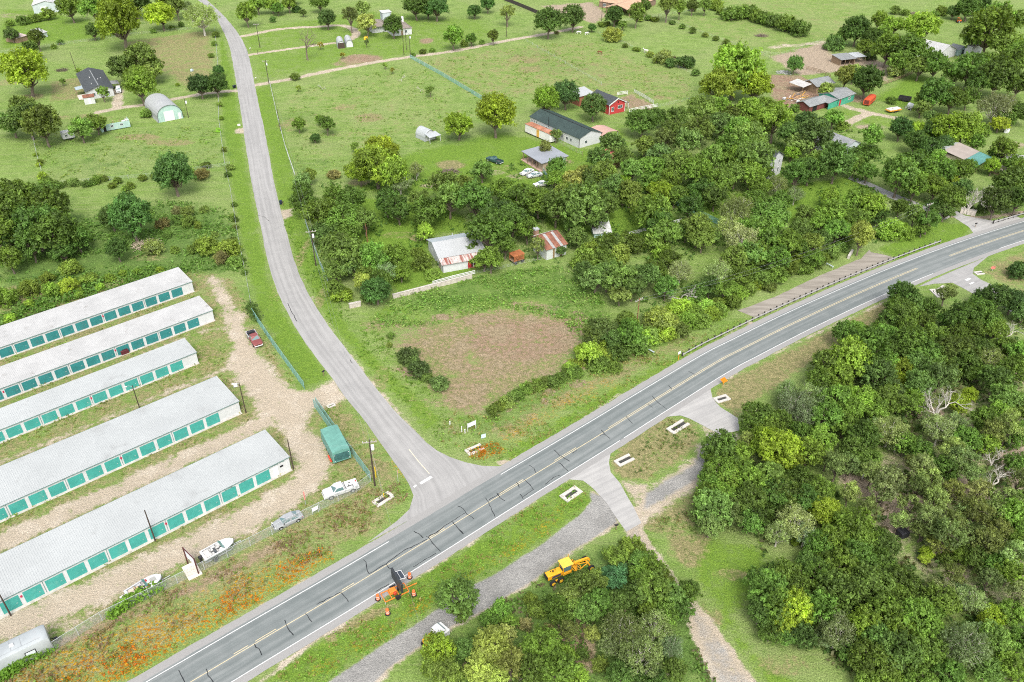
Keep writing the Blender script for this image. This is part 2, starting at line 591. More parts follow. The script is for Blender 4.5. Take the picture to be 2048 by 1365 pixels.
F.spot('sand', 870, 372, 30, 6, .6)
F.line('sand', [(1860, 430), (1960, 438), (2048, 425)], 1.8, .9)
# pale crushed limestone -------------------------------------------------------
F.poly('gravel', [(458, 610), (486, 625), (492, 668), (520, 710), (556, 758), (600, 782), (640, 776), (668, 762), (694, 798), (640, 812), (614, 832), (606, 872), (588, 905), (575, 868), (545, 840), (520, 832), (505, 800), (480, 770), (455, 735), (466, 690), (460, 650)], 1.0, 3)
F.line('gravel', [(425, 560), (440, 580), (462, 640), (478, 690), (500, 740)], 3, .7, 2)
F.line('gravel', [(530, 845), (400, 905), (200, 995), (0, 1085), (-80, 1120)], 4.2, .85, 2)
F.line('gravel', [(606, 880), (632, 930), (622, 955), (560, 1005), (440, 1065), (300, 1135), (150, 1200), (0, 1255), (-100, 1290)], 5.4, .95, 3)
F.line('gravel', [(655, 880), (640, 915), (632, 945)], 2.4, .7, 2)
F.line('gravel', [(460, 735), (300, 800), (0, 925)], 1.8, .5, 1.6)
F.line('gravel', [(470, 660), (420, 655), (300, 705), (0, 822)], 1.5, .55, 1.6)
F.line('gravel', [(365, 572), (200, 635), (0, 706)], .8, .5, 1.0)
F.poly('gravel', [(0, 1250), (90, 1240), (200, 1215), (150, 1270), (60, 1300), (-60, 1320), (-60, 1270)], .5, 3)
F.line('gravel', [(472, 182), (420, 186), (375, 193), (293, 210), (243, 215), (196, 225)], 3.2, .9)
F.line('gravel', [(486, 73), (560, 57), (644, 54), (676, 50), (697, 54), (714, 64), (711, 73), (700, 80)], 3.6, 1.0)
F.line('gravel', [(498, 110), (609, 94), (673, 86)], 2.8, 1.0)
F.line('gravel', [(507, 171), (577, 160), (685, 136), (817, 114), (905, 104), (1000, 84), (1095, 68), (1160, 55)], 3.4, 1.0)
F.poly('gravel', [(226, 178), (246, 178), (246, 215), (224, 218)], .9)
F.line('gravel', [(1672, 207), (1735, 226), (1810, 240)], 3.5, .9)
F.line('gravel', [(1735, 228), (1693, 246), (1690, 258)], 3.5, .9)
F.poly('gravel', [(560, 420), (586, 418), (584, 432), (566, 440)], 1.0)
F.line('gravel', [(690, 700), (720, 740), (770, 795), (800, 830), (830, 866), (856, 892)], 1.2, .55, 1.0)
F.line('gravel', [(667, 664), (630, 605), (600, 540)], .8, .4, 1.0)
F.line('gravel', [(1545, 95), (1650, 85)], 5, .6, 3)
F.poly('gravel', [(1238, 1040), (1262, 1085), (1290, 1130), (1320, 1168), (1372, 1205), (1376, 1250), (1400, 1310), (1432, 1370), (1440, 1400), (1530, 1400), (1512, 1365), (1460, 1290), (1430, 1250), (1395, 1205), (1370, 1180), (1345, 1145), (1310, 1100), (1290, 1060), (1280, 1015), (1240, 1010)], 1.0, 1)
F.poly('gravel', [(1235, 955), (1300, 972), (1345, 942), (1385, 915), (1408, 875), (1400, 850), (1440, 868), (1480, 862), (1485, 895), (1400, 970), (1340, 1015), (1290, 1050), (1270, 1015)], .75, 2)
F.poly('gravel', [(1177, 978), (1188, 1005), (1162, 1034), (1087, 1092), (1000, 1146), (937, 1180), (874, 1222), (825, 1258), (769, 1292), (680, 1352), (640, 1385), (740, 1385), (785, 1340), (840, 1300), (886, 1266), (950, 1237), (1037, 1184), (1078, 1160), (1124, 1118), (1174, 1088), (1240, 1048), (1230, 1000)], .9, 1.2)
F.line('gravel', [(520, 1366), (627, 1283), (690, 1243), (860, 1137), (1000, 1046), (1134, 958)], .9, .6, .8)
F.line('gravel', [(330, 1326), (519, 1215), (680, 1123), (790, 1056)], .6, .5, .8)
F.line('gravel', [(1035, 922), (1200, 812), (1364, 719), (1480, 655)], .6, .45, .8)
F.line('gravel', [(1455, 757), (1520, 722), (1640, 664), (1775, 602)], .9, .6, .8)
F.spot('gravel', 1010, 925, 18, 6, .7)
F.poly('gravel', [(470, 258), (490, 256), (490, 268), (468, 268)], .8, 1)
F.poly('gravel', [(1490, 640), (1513, 645), (1793, 524), (1915, 478), (1915, 490), (1800, 540), (1500, 670)], .7, 1)
# grey chip-seal lane ---------------------------------------------------------------
F.poly('gray', [(1177, 984), (1184, 1005), (1160, 1030), (1087, 1087), (1000, 1142), (937, 1176), (874, 1219), (825, 1254), (769, 1288), (680, 1348), (640, 1380), (730, 1380), (780, 1335), (836, 1295), (881, 1261), (948, 1232), (1037, 1178), (1075, 1156), (1124, 1114), (1174, 1084), (1235, 1044), (1225, 1000)], 1.0, 1.2)
F.poly('gray', [(1290, 985), (1340, 955), (1385, 930), (1410, 885), (1415, 865), (1475, 870), (1470, 890), (1395, 958), (1330, 1000), (1288, 1020)], .85, 2)
F.poly('gray', [(1250, 1050), (1262, 1080), (1290, 1130), (1320, 1168), (1374, 1205), (1380, 1250), (1404, 1310), (1436, 1370), (1445, 1400), (1518, 1400), (1505, 1365), (1455, 1290), (1425, 1250), (1390, 1205), (1365, 1180), (1340, 1145), (1305, 1100), (1285, 1060), (1278, 1030)], .5, 2)
# orange wildflowers ------------------------------------------------------------------
F.line('flower', [(640, 1112), (590, 1145), (520, 1182), (440, 1228), (360, 1275), (280, 1322), (200, 1372), (120, 1420)], 3.0, 1.0, 2.5)
F.poly('flower', [(0, 1340), (160, 1280), (300, 1220), (420, 1180), (560, 1110), (640, 1095), (480, 1210), (330, 1300), (200, 1380), (0, 1480)], .62, 3)
F.spot('flower', 965, 908, 22, 9, .95)
F.spot('flower', 1000, 900, 18, 8, .7)
F.line('flower', [(1010, 880), (1110, 820), (1210, 770)], 4, .42, 3)
F.line('flower', [(640, 1340), (760, 1265), (900, 1180), (1060, 1080), (1120, 1020)], 2.6, .45, 2)
F.line('flower', [(760, 880), (800, 930), (815, 975)], 2, .45, 1.5)
F.spot('flower', 1185, 795, 12, 6, .5)


def build_ground():
    V = np.stack([F.x, F.y, np.zeros_like(F.x)], 1)
    r = np.arange(F.nr - 1)[:, None] * F.nc
    c = np.arange(F.nc - 1)[None, :]
    i = (r + c).ravel()
    Q = np.stack([i, i + 1, i + 1 + F.nc, i + F.nc], 1)
    me = bpy.data.meshes.new('ground')
    me.vertices.add(len(V))
    me.vertices.foreach_set('co', V.ravel())
    me.loops.add(Q.size)
    me.loops.foreach_set('vertex_index', Q.ravel())
    me.polygons.add(len(Q))
    me.polygons.foreach_set('loop_start', np.arange(0, Q.size, 4))
    me.update()
    me.validate()
    z = np.zeros_like(F.x)
    g = lambda k: F.m.get(k, z)
    for nm, ks in (('cover', ('lush', 'dry', 'dirt', 'weed')), ('stone', ('gravel', 'gray', 'flower', 'sand'))):
        at = me.attributes.new(nm, 'FLOAT_COLOR', 'POINT')
        at.data.foreach_set('color', np.stack([g(k) for k in ks], 1).astype(np.float32).ravel())
    t = NT('ground')
    P = t.n('ShaderNodeNewGeometry').outputs['Position']
    nA, nB, nC, nD = t.noise(P, .035, 3), t.noise(P, .22, 4), t.noise(P, 1.1, 4, .7), t.noise(P, 4.5, 3, .75)
    nG = t.noise(P, 11.0, 3, .8)
    nE = t.noise(P, 2.3, 2, .8)
    mixn = t.math('ADD', t.math('ADD', t.math('MULTIPLY', nB, .45), t.math('MULTIPLY', nC, .4)), t.math('MULTIPLY', nD, .15))
    cov = t.n('ShaderNodeAttribute', attribute_name='cover')
    sto = t.n('ShaderNodeAttribute', attribute_name='stone')
    sc = t.n('ShaderNodeSeparateColor', {0: cov.outputs['Color']}).outputs
    ss = t.n('ShaderNodeSeparateColor', {0: sto.outputs['Color']}).outputs
    W = dict(lush=sc[0], dry=sc[1], dirt=sc[2], weed=cov.outputs['Alpha'], gravel=ss[0], gray=ss[1], flower=ss[2], sand=sto.outputs['Alpha'])

    def m(k, amp=1.1, soft=.30):
        v = t.math('ADD', W[k], t.math('MULTIPLY', t.math('SUBTRACT', mixn, .5), amp * 3.0))
        return t.math('MULTIPLY', t.ramp(v, .5 - soft, .5 + soft), t.ramp(W[k], 0.0, .12))

    fine = t.ramp(nD, .25, .75)
    med = t.ramp(nC, .3, .7)
    c = t.mix(t.ramp(nB, .3, .7), (.135, .215, .043), (.200, .280, .078))
    c = t.mix(t.math('MULTIPLY', t.ramp(nA, .45, .65), .6), c, (.215, .260, .098))
    mow = t.noise(t.n('ShaderNodeMapping', {'Vector': P, 'Rotation': (0, 0, .7), 'Scale': (.10, .75, 1)}).outputs[0], 1.0, 4, .65)
    c = t.mix(t.math('MULTIPLY', t.ramp(mow, .42, .66), .55), c, (.225, .265, .105))
    c = t.mix(t.math('MULTIPLY', t.ramp(nC, .52, .70), .65), c, (.095, .168, .030))
    c = t.mix(t.math('MULTIPLY', t.ramp(t.noise(P, .11, 4, .7), .55, .68), .7), c, (.100, .180, .032))
    c = t.mix(t.math('MULTIPLY', t.ramp(nE, .55, .75), .3), c, (.095, .175, .030))
    c = t.mix(m('lush'), c, t.mix(t.ramp(nC, .3, .7), (.098, .178, .022), (.155, .245, .036)))
    c = t.mix(t.math('MULTIPLY', m('weed'), .85), c, t.mix(med, (.050, .100, .020), (.115, .195, .045)))
    dryc = t.mix(med, (.150, .150, .062), (.300, .255, .130))
    dryc = t.mix(t.math('MULTIPLY', t.ramp(nE, .5, .7), .6), dryc, (.095, .140, .030))
    c = t.mix(m('dry'), c, dryc)
    c = t.mix(m('dirt', 1.3, .34), c, t.mix(t.ramp(nB, .35, .65), t.mix(med, (.185, .112, .080), (.305, .200, .150)), t.mix(med, (.190, .150, .090), (.310, .250, .160))))
    c = t.mix(m('sand', .9), c, t.mix(med, (.265, .210, .150), (.365, .295, .220)))
    gv = t.mix(t.ramp(nG, .34, .64), (.320, .260, .185), (.455, .395, .310))
    gv = t.mix(t.math('MULTIPLY', t.ramp(nB, .48, .66), .75), gv, t.mix(t.ramp(nE, .3, .7), (.40, .34, .265), (.53, .47, .38)))
    c = t.mix(m('gravel', 1.15, .26), c, gv)
    c = t.mix(m('gray', .4, .2), c, t.mix(t.ramp(t.math('ADD', t.math('MULTIPLY', nB, .6), t.math('MULTIPLY', nC, .4)), .4, .62), (.232, .226, .212), (.300, .292, .274)))
    fl = t.math('MULTIPLY', m('flower', 1.0, .3), t.ramp(nE, .48, .58))
    c = t.mix(fl, c, t.mix(t.ramp(nC, .4, .6), (.330, .115, .010), (.340, .230, .015)))
    k = t.math('ADD', .60, t.math('MULTIPLY', fine, .80))
    st_ = t.math('MULTIPLY', t.math('MAXIMUM', W['gray'], W['gravel']), .65, True)
    k = t.math('ADD', t.math('MULTIPLY', k, t.math('SUBTRACT', 1.0, st_)), st_)
    c = t.mix(1.0, c, t.n('ShaderNodeCombineColor', {0: k, 1: k, 2: k}).outputs[0], 'MULTIPLY')
    h = t.math('ADD', nD, t.math('MULTIPLY', nE, .8))
    me.materials.append(t.done(t.bsdf(c, .95, .1, 0, t.bump(h, .9, .22))))
    o = bpy.data.objects.new('ground', me)
    COL.objects.link(o)
    tag(o, kind='structure')


build_ground()


def weight(k, x, y):
    """ground weight at scattered points (nearest grid vertex)"""
    ys = F.y[::F.nc]
    r = np.clip(np.searchsorted(ys, y), 0, F.nr - 1)
    half = F.x[F.nc - 1::F.nc][r]
    c = np.clip(np.round((x / half + 1) / 2 * (F.nc - 1)).astype(int), 0, F.nc - 1)
    return F.m.get(k, np.zeros_like(F.x))[r * F.nc + c]


# ================================================================== PAVING
def asphalt(name, c1, c2, lanes=None, crack=.3):
    """weathered asphalt; the UV holds metres along and across"""
    t = NT(name)
    uv = t.n('ShaderNodeUVMap', uv_map='run').outputs[0]
    P = t.n('ShaderNodeNewGeometry').outputs['Position']
    sx = t.n('ShaderNodeSeparateXYZ', {0: uv}).outputs
    v = t.n('ShaderNodeCombineXYZ', {0: t.math('MULTIPLY', sx[0], .03), 1: t.math('MULTIPLY', sx[1], 1.3), 2: 0.0}).outputs[0]
    st = t.noise(v, 1.0, 3, .55)
    mo = t.noise(P, .35, 4, .6)
    fi = t.noise(P, 5.0, 3, .8)
    f = t.math('ADD', t.math('ADD', t.math('MULTIPLY', st, .55), t.math('MULTIPLY', mo, .3)), t.math('MULTIPLY', fi, .15))
    c = t.mix(t.ramp(f, .36, .64), c1, c2)
    if lanes:
        a = t.math('ABSOLUTE', sx[1])
        c = t.mix(t.ramp(a, 3.62, 3.72, smooth=False), c, t.mix(t.ramp(fi, .2, .8), scal(lanes, .88), scal(lanes, 1.12)))
        wp = t.math('ABSOLUTE', t.math('SUBTRACT', t.math('ABSOLUTE', t.math('SUBTRACT', a, 1.8)), .85))
        c = t.mix(t.math('MULTIPLY', t.ramp(wp, .45, .1), .35), c, scal(c1, .82))
    k = t.math('ADD', .92, t.math('MULTIPLY', t.noise(P, 9.0, 2, .8), .16))
    c = t.mix(1.0, c, t.n('ShaderNodeCombineColor', {0: k, 1: k, 2: k}).outputs[0], 'MULTIPLY')
    return t.done(t.bsdf(c, .88, .2, 0, t.bump(fi, .3, .03)))


def ribbon(name, L, Rr, z, m, ragged=0.0):
    """a paved strip between two edge lines of equal length"""
    n = len(L)
    rr = random.Random(len(name))
    V, U, fs = [], [], []
    d = 0.0
    for i in range(n):
        a, b = L[i].copy(), Rr[i].copy()
        if i:
            d += ((L[i] + Rr[i]) / 2 - (L[i - 1] + Rr[i - 1]) / 2).length
        e = (a - b).normalized()
        a += e * rr.uniform(-ragged, ragged)
        b -= e * rr.uniform(-ragged, ragged)
        w = (a - b).length
        for k in range(5):
            p = a.lerp(b, k / 4)
            V.append((p.x, p.y, z))
            U.append((d, w / 2 - w * k / 4))
    for i in range(n - 1):
        for k in range(4):
            q = i * 5 + k
            fs.append((q, q + 5, q + 6, q + 1))
    mb = MB()
    mb.add(V, fs)
    me = mesh_of(name, mb, m)
    uv = me.uv_layers.new(name='run')
    li = np.zeros(len(me.loops), dtype=np.int32)
    me.loops.foreach_get('vertex_index', li)
    uv.data.foreach_set('uv', np.array(U, dtype=np.float32)[li].ravel())
    o = bpy.data.objects.new(name, me)
    COL.objects.link(o)
    return tag(o, kind='structure')


def offset_line(P, d):
    """d > 0 goes to the left of travel"""
    out = []
    for i, p in enumerate(P):
        t = (P[min(i + 1, len(P) - 1)] - P[max(i - 1, 0)]).normalized()
        out.append(p + Vector((-t.y, t.x, 0)) * d)
    return out


def strip_mesh(name, P, w, z, m):
    mb = MB()
    a, b = offset_line(P, w / 2), offset_line(P, -w / 2)
    vs = []
    for p, q in zip(a, b):
        vs += [(p.x, p.y, z), (q.x, q.y, z)]
    mb.add(vs, [(2 * i, 2 * i + 1, 2 * i + 3, 2 * i + 2) for i in range(len(P) - 1)])
    o = obj(name, mb, m)
    return tag(o, kind='structure')


def sheet(name, pts, z, m, ragged=0.0, world=False):
    P = pts if world else GL(pts)
    P = densify(list(P) + [P[0]], 1.5)[:-1]
    rr = random.Random(len(P))
    bm = bmesh.new()
    vs = [bm.verts.new((p.x + rr.uniform(-ragged, ragged), p.y + rr.uniform(-ragged, ragged), z)) for p in P]
    f = bm.faces.new(vs)
    f.normal_update()
    if f.normal.z < 0:
        f.normal_flip()
    bmesh.ops.triangulate(bm, faces=[f])
    me = bpy.data.meshes.new(name)
    bm.to_mesh(me)
    bm.free()
    me.materials.append(m)
    u = me.uv_layers.new(name='run')
    for l in me.loops:
        c = me.vertices[l.vertex_index].co
        u.data[l.index].uv = (c.x * .8 + c.y * .5, c.y * .8 - c.x * .5 + 50)
    o = bpy.data.objects.new(name, me)
    COL.objects.link(o)
    return tag(o, kind='structure')


M_HWY = asphalt('highway asphalt', (.135, .152, .149), (.205, .218, .213), lanes=(.262, .256, .246))
M_SIDE = asphalt('bleached asphalt', (.245, .240, .232), (.320, .313, .302))
M_APRON = asphalt('light asphalt', (.290, .284, .274), (.375, .366, .350))
M_WHITE = mat('road paint white', (.56, .56, .545), .8, .15, 4)
M_YELL = mat('road paint yellow', (.50, .43, .28), .8, .15, 4)
M_TAR = mat('crack sealant', (.022, .024, .026), .6, .3, 3)
M_CONC = mat('pale concrete', (.44, .41, .37), .9, .14, 1.2, dirt=(.30, .26, .21), dirt_amt=.35)

ribbon('side_road', resample(smooth_line(GL(ROAD_L), 2), 150), resample(smooth_line(GL(ROAD_R), 2), 150), .020, M_SIDE, .10)
ribbon('highway', offset_line(hwy, 5.15), offset_line(hwy, -4.75), .040, M_HWY, .06)
sheet('driveway', [(1128, 958), (1160, 940), (1222, 897), (1217, 925), (1222, 945), (1240, 968), (1268, 1015), (1284, 1047), (1252, 1064), (1236, 1042), (1212, 1006), (1185, 975), (1166, 962)], .030, M_APRON, .08)
sheet('driveway', [(1330, 834), (1380, 800), (1420, 775), (1424, 795), (1440, 815), (1475, 837), (1480, 862), (1440, 870), (1405, 851), (1380, 838), (1362, 832)], .030, M_APRON, .08)
sheet('side_street', [(1835, 574), (1900, 545), (1978, 512), (1948, 536), (1945, 548), (1962, 560), (2000, 578), (2048, 603), (2110, 632), (2110, 668), (2048, 640), (1998, 610), (1950, 590), (1905, 566), (1870, 568)], .030, M_SIDE, .06)
sheet('driveway', [(1905, 492), (1946, 466), (1938, 455), (1915, 440), (1904, 432), (1890, 424), (1905, 418), (1930, 432), (1985, 442), (2030, 432), (2048, 440), (2040, 455), (1960, 480)], .028, M_APRON, .05)
sheet('driveway', [(1702, 352), (1740, 366), (1790, 388), (1846, 410), (1905, 432), (1890, 440), (1838, 419), (1780, 397), (1735, 374), (1695, 358)], .030, M_APRON, .05)
cr = NT('ribbed concrete')
_P = cr.n('ShaderNodeNewGeometry').outputs['Position']
_st = cr.noise(cr.n('ShaderNodeMapping', {'Vector': _P, 'Rotation': (0, 0, -.5), 'Scale': (.16, 1.0, 1)}).outputs[0], .9, 3, .6)
_c = cr.mix(cr.ramp(_st, .35, .65), (.215, .192, .162), (.290, .262, .225))
M_RIB = cr.done(cr.bsdf(_c, .9, .1))
sheet('concrete_apron', [(1476, 622), (1513, 637), (1640, 580), (1793, 518), (1775, 512), (1762, 509), (1742, 505), (1738, 500), (1722, 518), (1700, 526), (1668, 540), (1630, 556), (1560, 590)], .026, M_RIB, .1)


def on_hwy(px, side=0.0):
    """fraction of the highway line nearest to a photo position"""
    p = G(*px)
    return min(range(len(hwy)), key=lambda i: (hwy[i] - p).length)


def edge_line(name, a, b, off, w, m):
    i, j = on_hwy(a), on_hwy(b)
    strip_mesh(name, offset_line(hwy, off)[i:j + 1], w, .052, m)


strip_mesh('road_marking', offset_line(hwy, 3.5)[:on_hwy((815, 1100))], .13, .052, M_WHITE)
edge_line('road_marking', (1026, 973), (2100, 445), 3.5, .13, M_WHITE)
edge_line('road_marking', (250, 1441), (1210, 864), -3.5, .13, M_WHITE)
edge_line('road_marking', (1215, 860), (1838, 535), -3.5, .13, M_WHITE)
edge_line('road_marking', (1975, 485), (2140, 434), -3.5, .13, M_WHITE)
edge_line('road_marking', (250, 1441), (1832, 538), -.13, .12, M_YELL)
edge_line('road_marking', (1215, 860), (1832, 538), .19, .12, M_YELL)
edge_line('road_marking', (1897, 512), (2140, 434), -.13, .12, M_YELL)
edge_line('road_marking', (1897, 512), (2140, 434), .19, .12, M_YELL)
for a, b in (((470, 1310), (500, 1292)), ((512, 1285), (557, 1259)), ((680, 1187), (712, 1167)), ((862, 1076), (890, 1059)), ((1005, 987), (1050, 960)), ((1110, 923), (1150, 900))):
    edge_line('road_marking', a, b, .19, .12, M_YELL)
sheet('stop_bar', Z(620, 740, 4.015, [(878, 908), (970, 852), (985, 868), (893, 922)]), .034, M_WHITE)
sheet('stop_bar', Z(620, 740, 4.015, [(828, 938), (852, 922), (860, 932), (838, 948)]), .034, M_WHITE)
strip_mesh('road_marking', GL(Z(620, 740, 4.015, [(795, 640), (870, 735), (958, 835)])), .14, .034, mat('faded yellow paint', (.55, .50, .38), .85, .15, 3))
sheet('road_marking', [(1929, 560), (1938, 556), (1943, 558), (1934, 563)], .036, M_WHITE)
sheet('road_marking', [(1938, 568), (1946, 564), (1949, 566), (1941, 570)], .036, M_WHITE)
CR = []
for o, q in (((680, 1060, 4.475), [[(210, 270), (235, 290), (240, 350), (260, 395)], [(260, 395), (340, 350), (410, 305), (490, 245), (580, 185), (690, 130), (780, 85)], [(410, 305), (440, 340), (480, 375)],
              [(665, 20), (710, 40), (745, 75)], [(770, 60), (790, 75), (850, 140), (900, 195)], [(5, 560), (40, 600), (75, 645)], [(320, 555), (440, 485)], [(655, 335), (860, 210)], [(790, 70), (850, 35), (900, 0)], [(1060, 0), (1105, 40)]]),
             ((330, 1065, 4.549), [[(120, 1265), (130, 1255), (150, 1300), (180, 1365)], [(375, 1245), (395, 1300), (440, 1365)], [(815, 1020), (850, 1065), (880, 1120)], [(1090, 800), (1105, 850), (1170, 940)], [(1275, 740), (1340, 820)], [(1380, 660), (1592, 550)]]),
             ((620, 740, 4.015), [[(835, 1300), (880, 1320), (910, 1355)], [(950, 1340), (1030, 1300), (1080, 1255), (1145, 1215), (1250, 1150)], [(1185, 1095), (1230, 1120), (1260, 1160), (1315, 1200)], [(1145, 1220), (1190, 1270), (1230, 1320)],
                                  [(1410, 1030), (1445, 1090), (1485, 1180)], [(1435, 1050), (1500, 1010), (1555, 970)], [(1500, 990), (1530, 1030), (1565, 1055)]]),
             ((1000, 900, 4.015), [[(430, 0), (480, 45), (560, 95)], [(235, 125), (270, 150), (285, 185)], [(470, 105), (510, 135), (545, 170)], [(195, 240), (240, 280), (270, 320), (185, 380)], [(130, 260), (155, 305)], [(160, 355), (185, 395)],
                                   [(360, 280), (430, 225), (480, 205)], [(580, 30), (620, 0)]]),
             ((1200, 720, 4.015), [[(710, 95), (760, 120)], [(550, 205), (575, 235)], [(420, 295), (460, 340), (535, 395)], [(380, 355), (425, 385)], [(210, 455), (235, 490), (260, 515)], [(10, 565), (40, 600), (80, 635)], [(0, 610), (30, 600)]]),
             ((480, 380, 3.4115), [[(325, 775), (350, 830), (390, 900)], [(750, 1155), (768, 1185)], [(120, 175), (165, 185), (200, 215)]])):
    for l in q:
        CR.append(Z(*o, l))
rr = random.Random(3)
mb = MB()
for l in CR:
    P = densify(GL(l), .5)
    for k in range(1, len(P) - 1):
        P[k] += Vector((rr.uniform(-.09, .09), rr.uniform(-.09, .09), 0))
    ws = [rr.uniform(.03, .07) for _ in P]
    vs = []
    for i, p in enumerate(P):
        t = (P[min(i + 1, len(P) - 1)] - P[max(i - 1, 0)]).normalized()
        e = Vector((-t.y, t.x, 0)) * ws[i]
        vs += [(p.x + e.x, p.y + e.y, .057), (p.x - e.x, p.y - e.y, .057)]
    mb.add(vs, [(2 * i, 2 * i + 1, 2 * i + 3, 2 * i + 2) for i in range(len(P) - 1)])
tag(obj('road_crack_sealant', mb, M_TAR), kind='structure')
# ================================================================== TREES
def leaf_mat(name, trans=.42):
    t = NT(name)
    oi = t.n('ShaderNodeObjectInfo').outputs['Color']
    tone = t.n('ShaderNodeAttribute', attribute_name='tone').outputs
    sp = t.n('ShaderNodeSeparateColor', {0: tone['Color']}).outputs
    c = t.mix(1.0, oi, t.n('ShaderNodeCombineColor', {0: sp[0], 1: sp[1], 2: sp[2]}).outputs[0], 'MULTIPLY')
    p = t.bsdf(c, .55, .25)
    tr = t.n('ShaderNodeBsdfTranslucent', {'Color': t.mix(1.0, c, (1.5, 1.35, .6), 'MULTIPLY')}).outputs[0]
    ms = t.n('ShaderNodeMixShader', {0: trans, 1: p, 2: tr}).outputs[0]
    return t.done(ms)


M_LEAF = leaf_mat('leaves')
M_BARK = mat('grey brown bark', (.16, .13, .10), .95, .3, 3.0, dirt=(.07, .055, .045), dirt_amt=.5)
M_PALEBARK = mat('bleached bark', (.46, .43, .38), .9, .2, 3.0)


def leaves_mesh(name, P, N, size, tone, r, long=1.5):
    """one small four sided leaf cluster per point"""
    n = len(P)
    N = N / (np.linalg.norm(N, axis=1, keepdims=True) + 1e-9)
    a = r.normal(size=(n, 3))
    U = np.cross(N, a)
    U /= np.linalg.norm(U, axis=1, keepdims=True) + 1e-9
    W = np.cross(N, U)
    L = (size * long * .5)[:, None]
    H = (size / long * .62)[:, None]
    k = r.uniform(-.25, .25, (n, 1))
    V = np.stack([P - U * L, P - W * H + U * L * k + N * L * .15, P + U * L, P + W * H - U * L * k + N * L * .15], 1).reshape(-1, 3)
    me = bpy.data.meshes.new(name)
    me.vertices.add(n * 4)
    me.vertices.foreach_set('co', V.astype(np.float32).ravel())
    me.loops.add(n * 4)
    me.loops.foreach_set('vertex_index', np.arange(n * 4, dtype=np.int32))
    me.polygons.add(n)
    me.polygons.foreach_set('loop_start', np.arange(0, n * 4, 4, dtype=np.int32))
    at = me.attributes.new('tone', 'FLOAT_COLOR', 'POINT')
    c = np.ones((n * 4, 4), np.float32)
    c[:, :3] = np.repeat(tone, 4, 0)
    at.data.foreach_set('color', c.ravel())
    me.materials.append(M_LEAF)
    me.update()
    return me


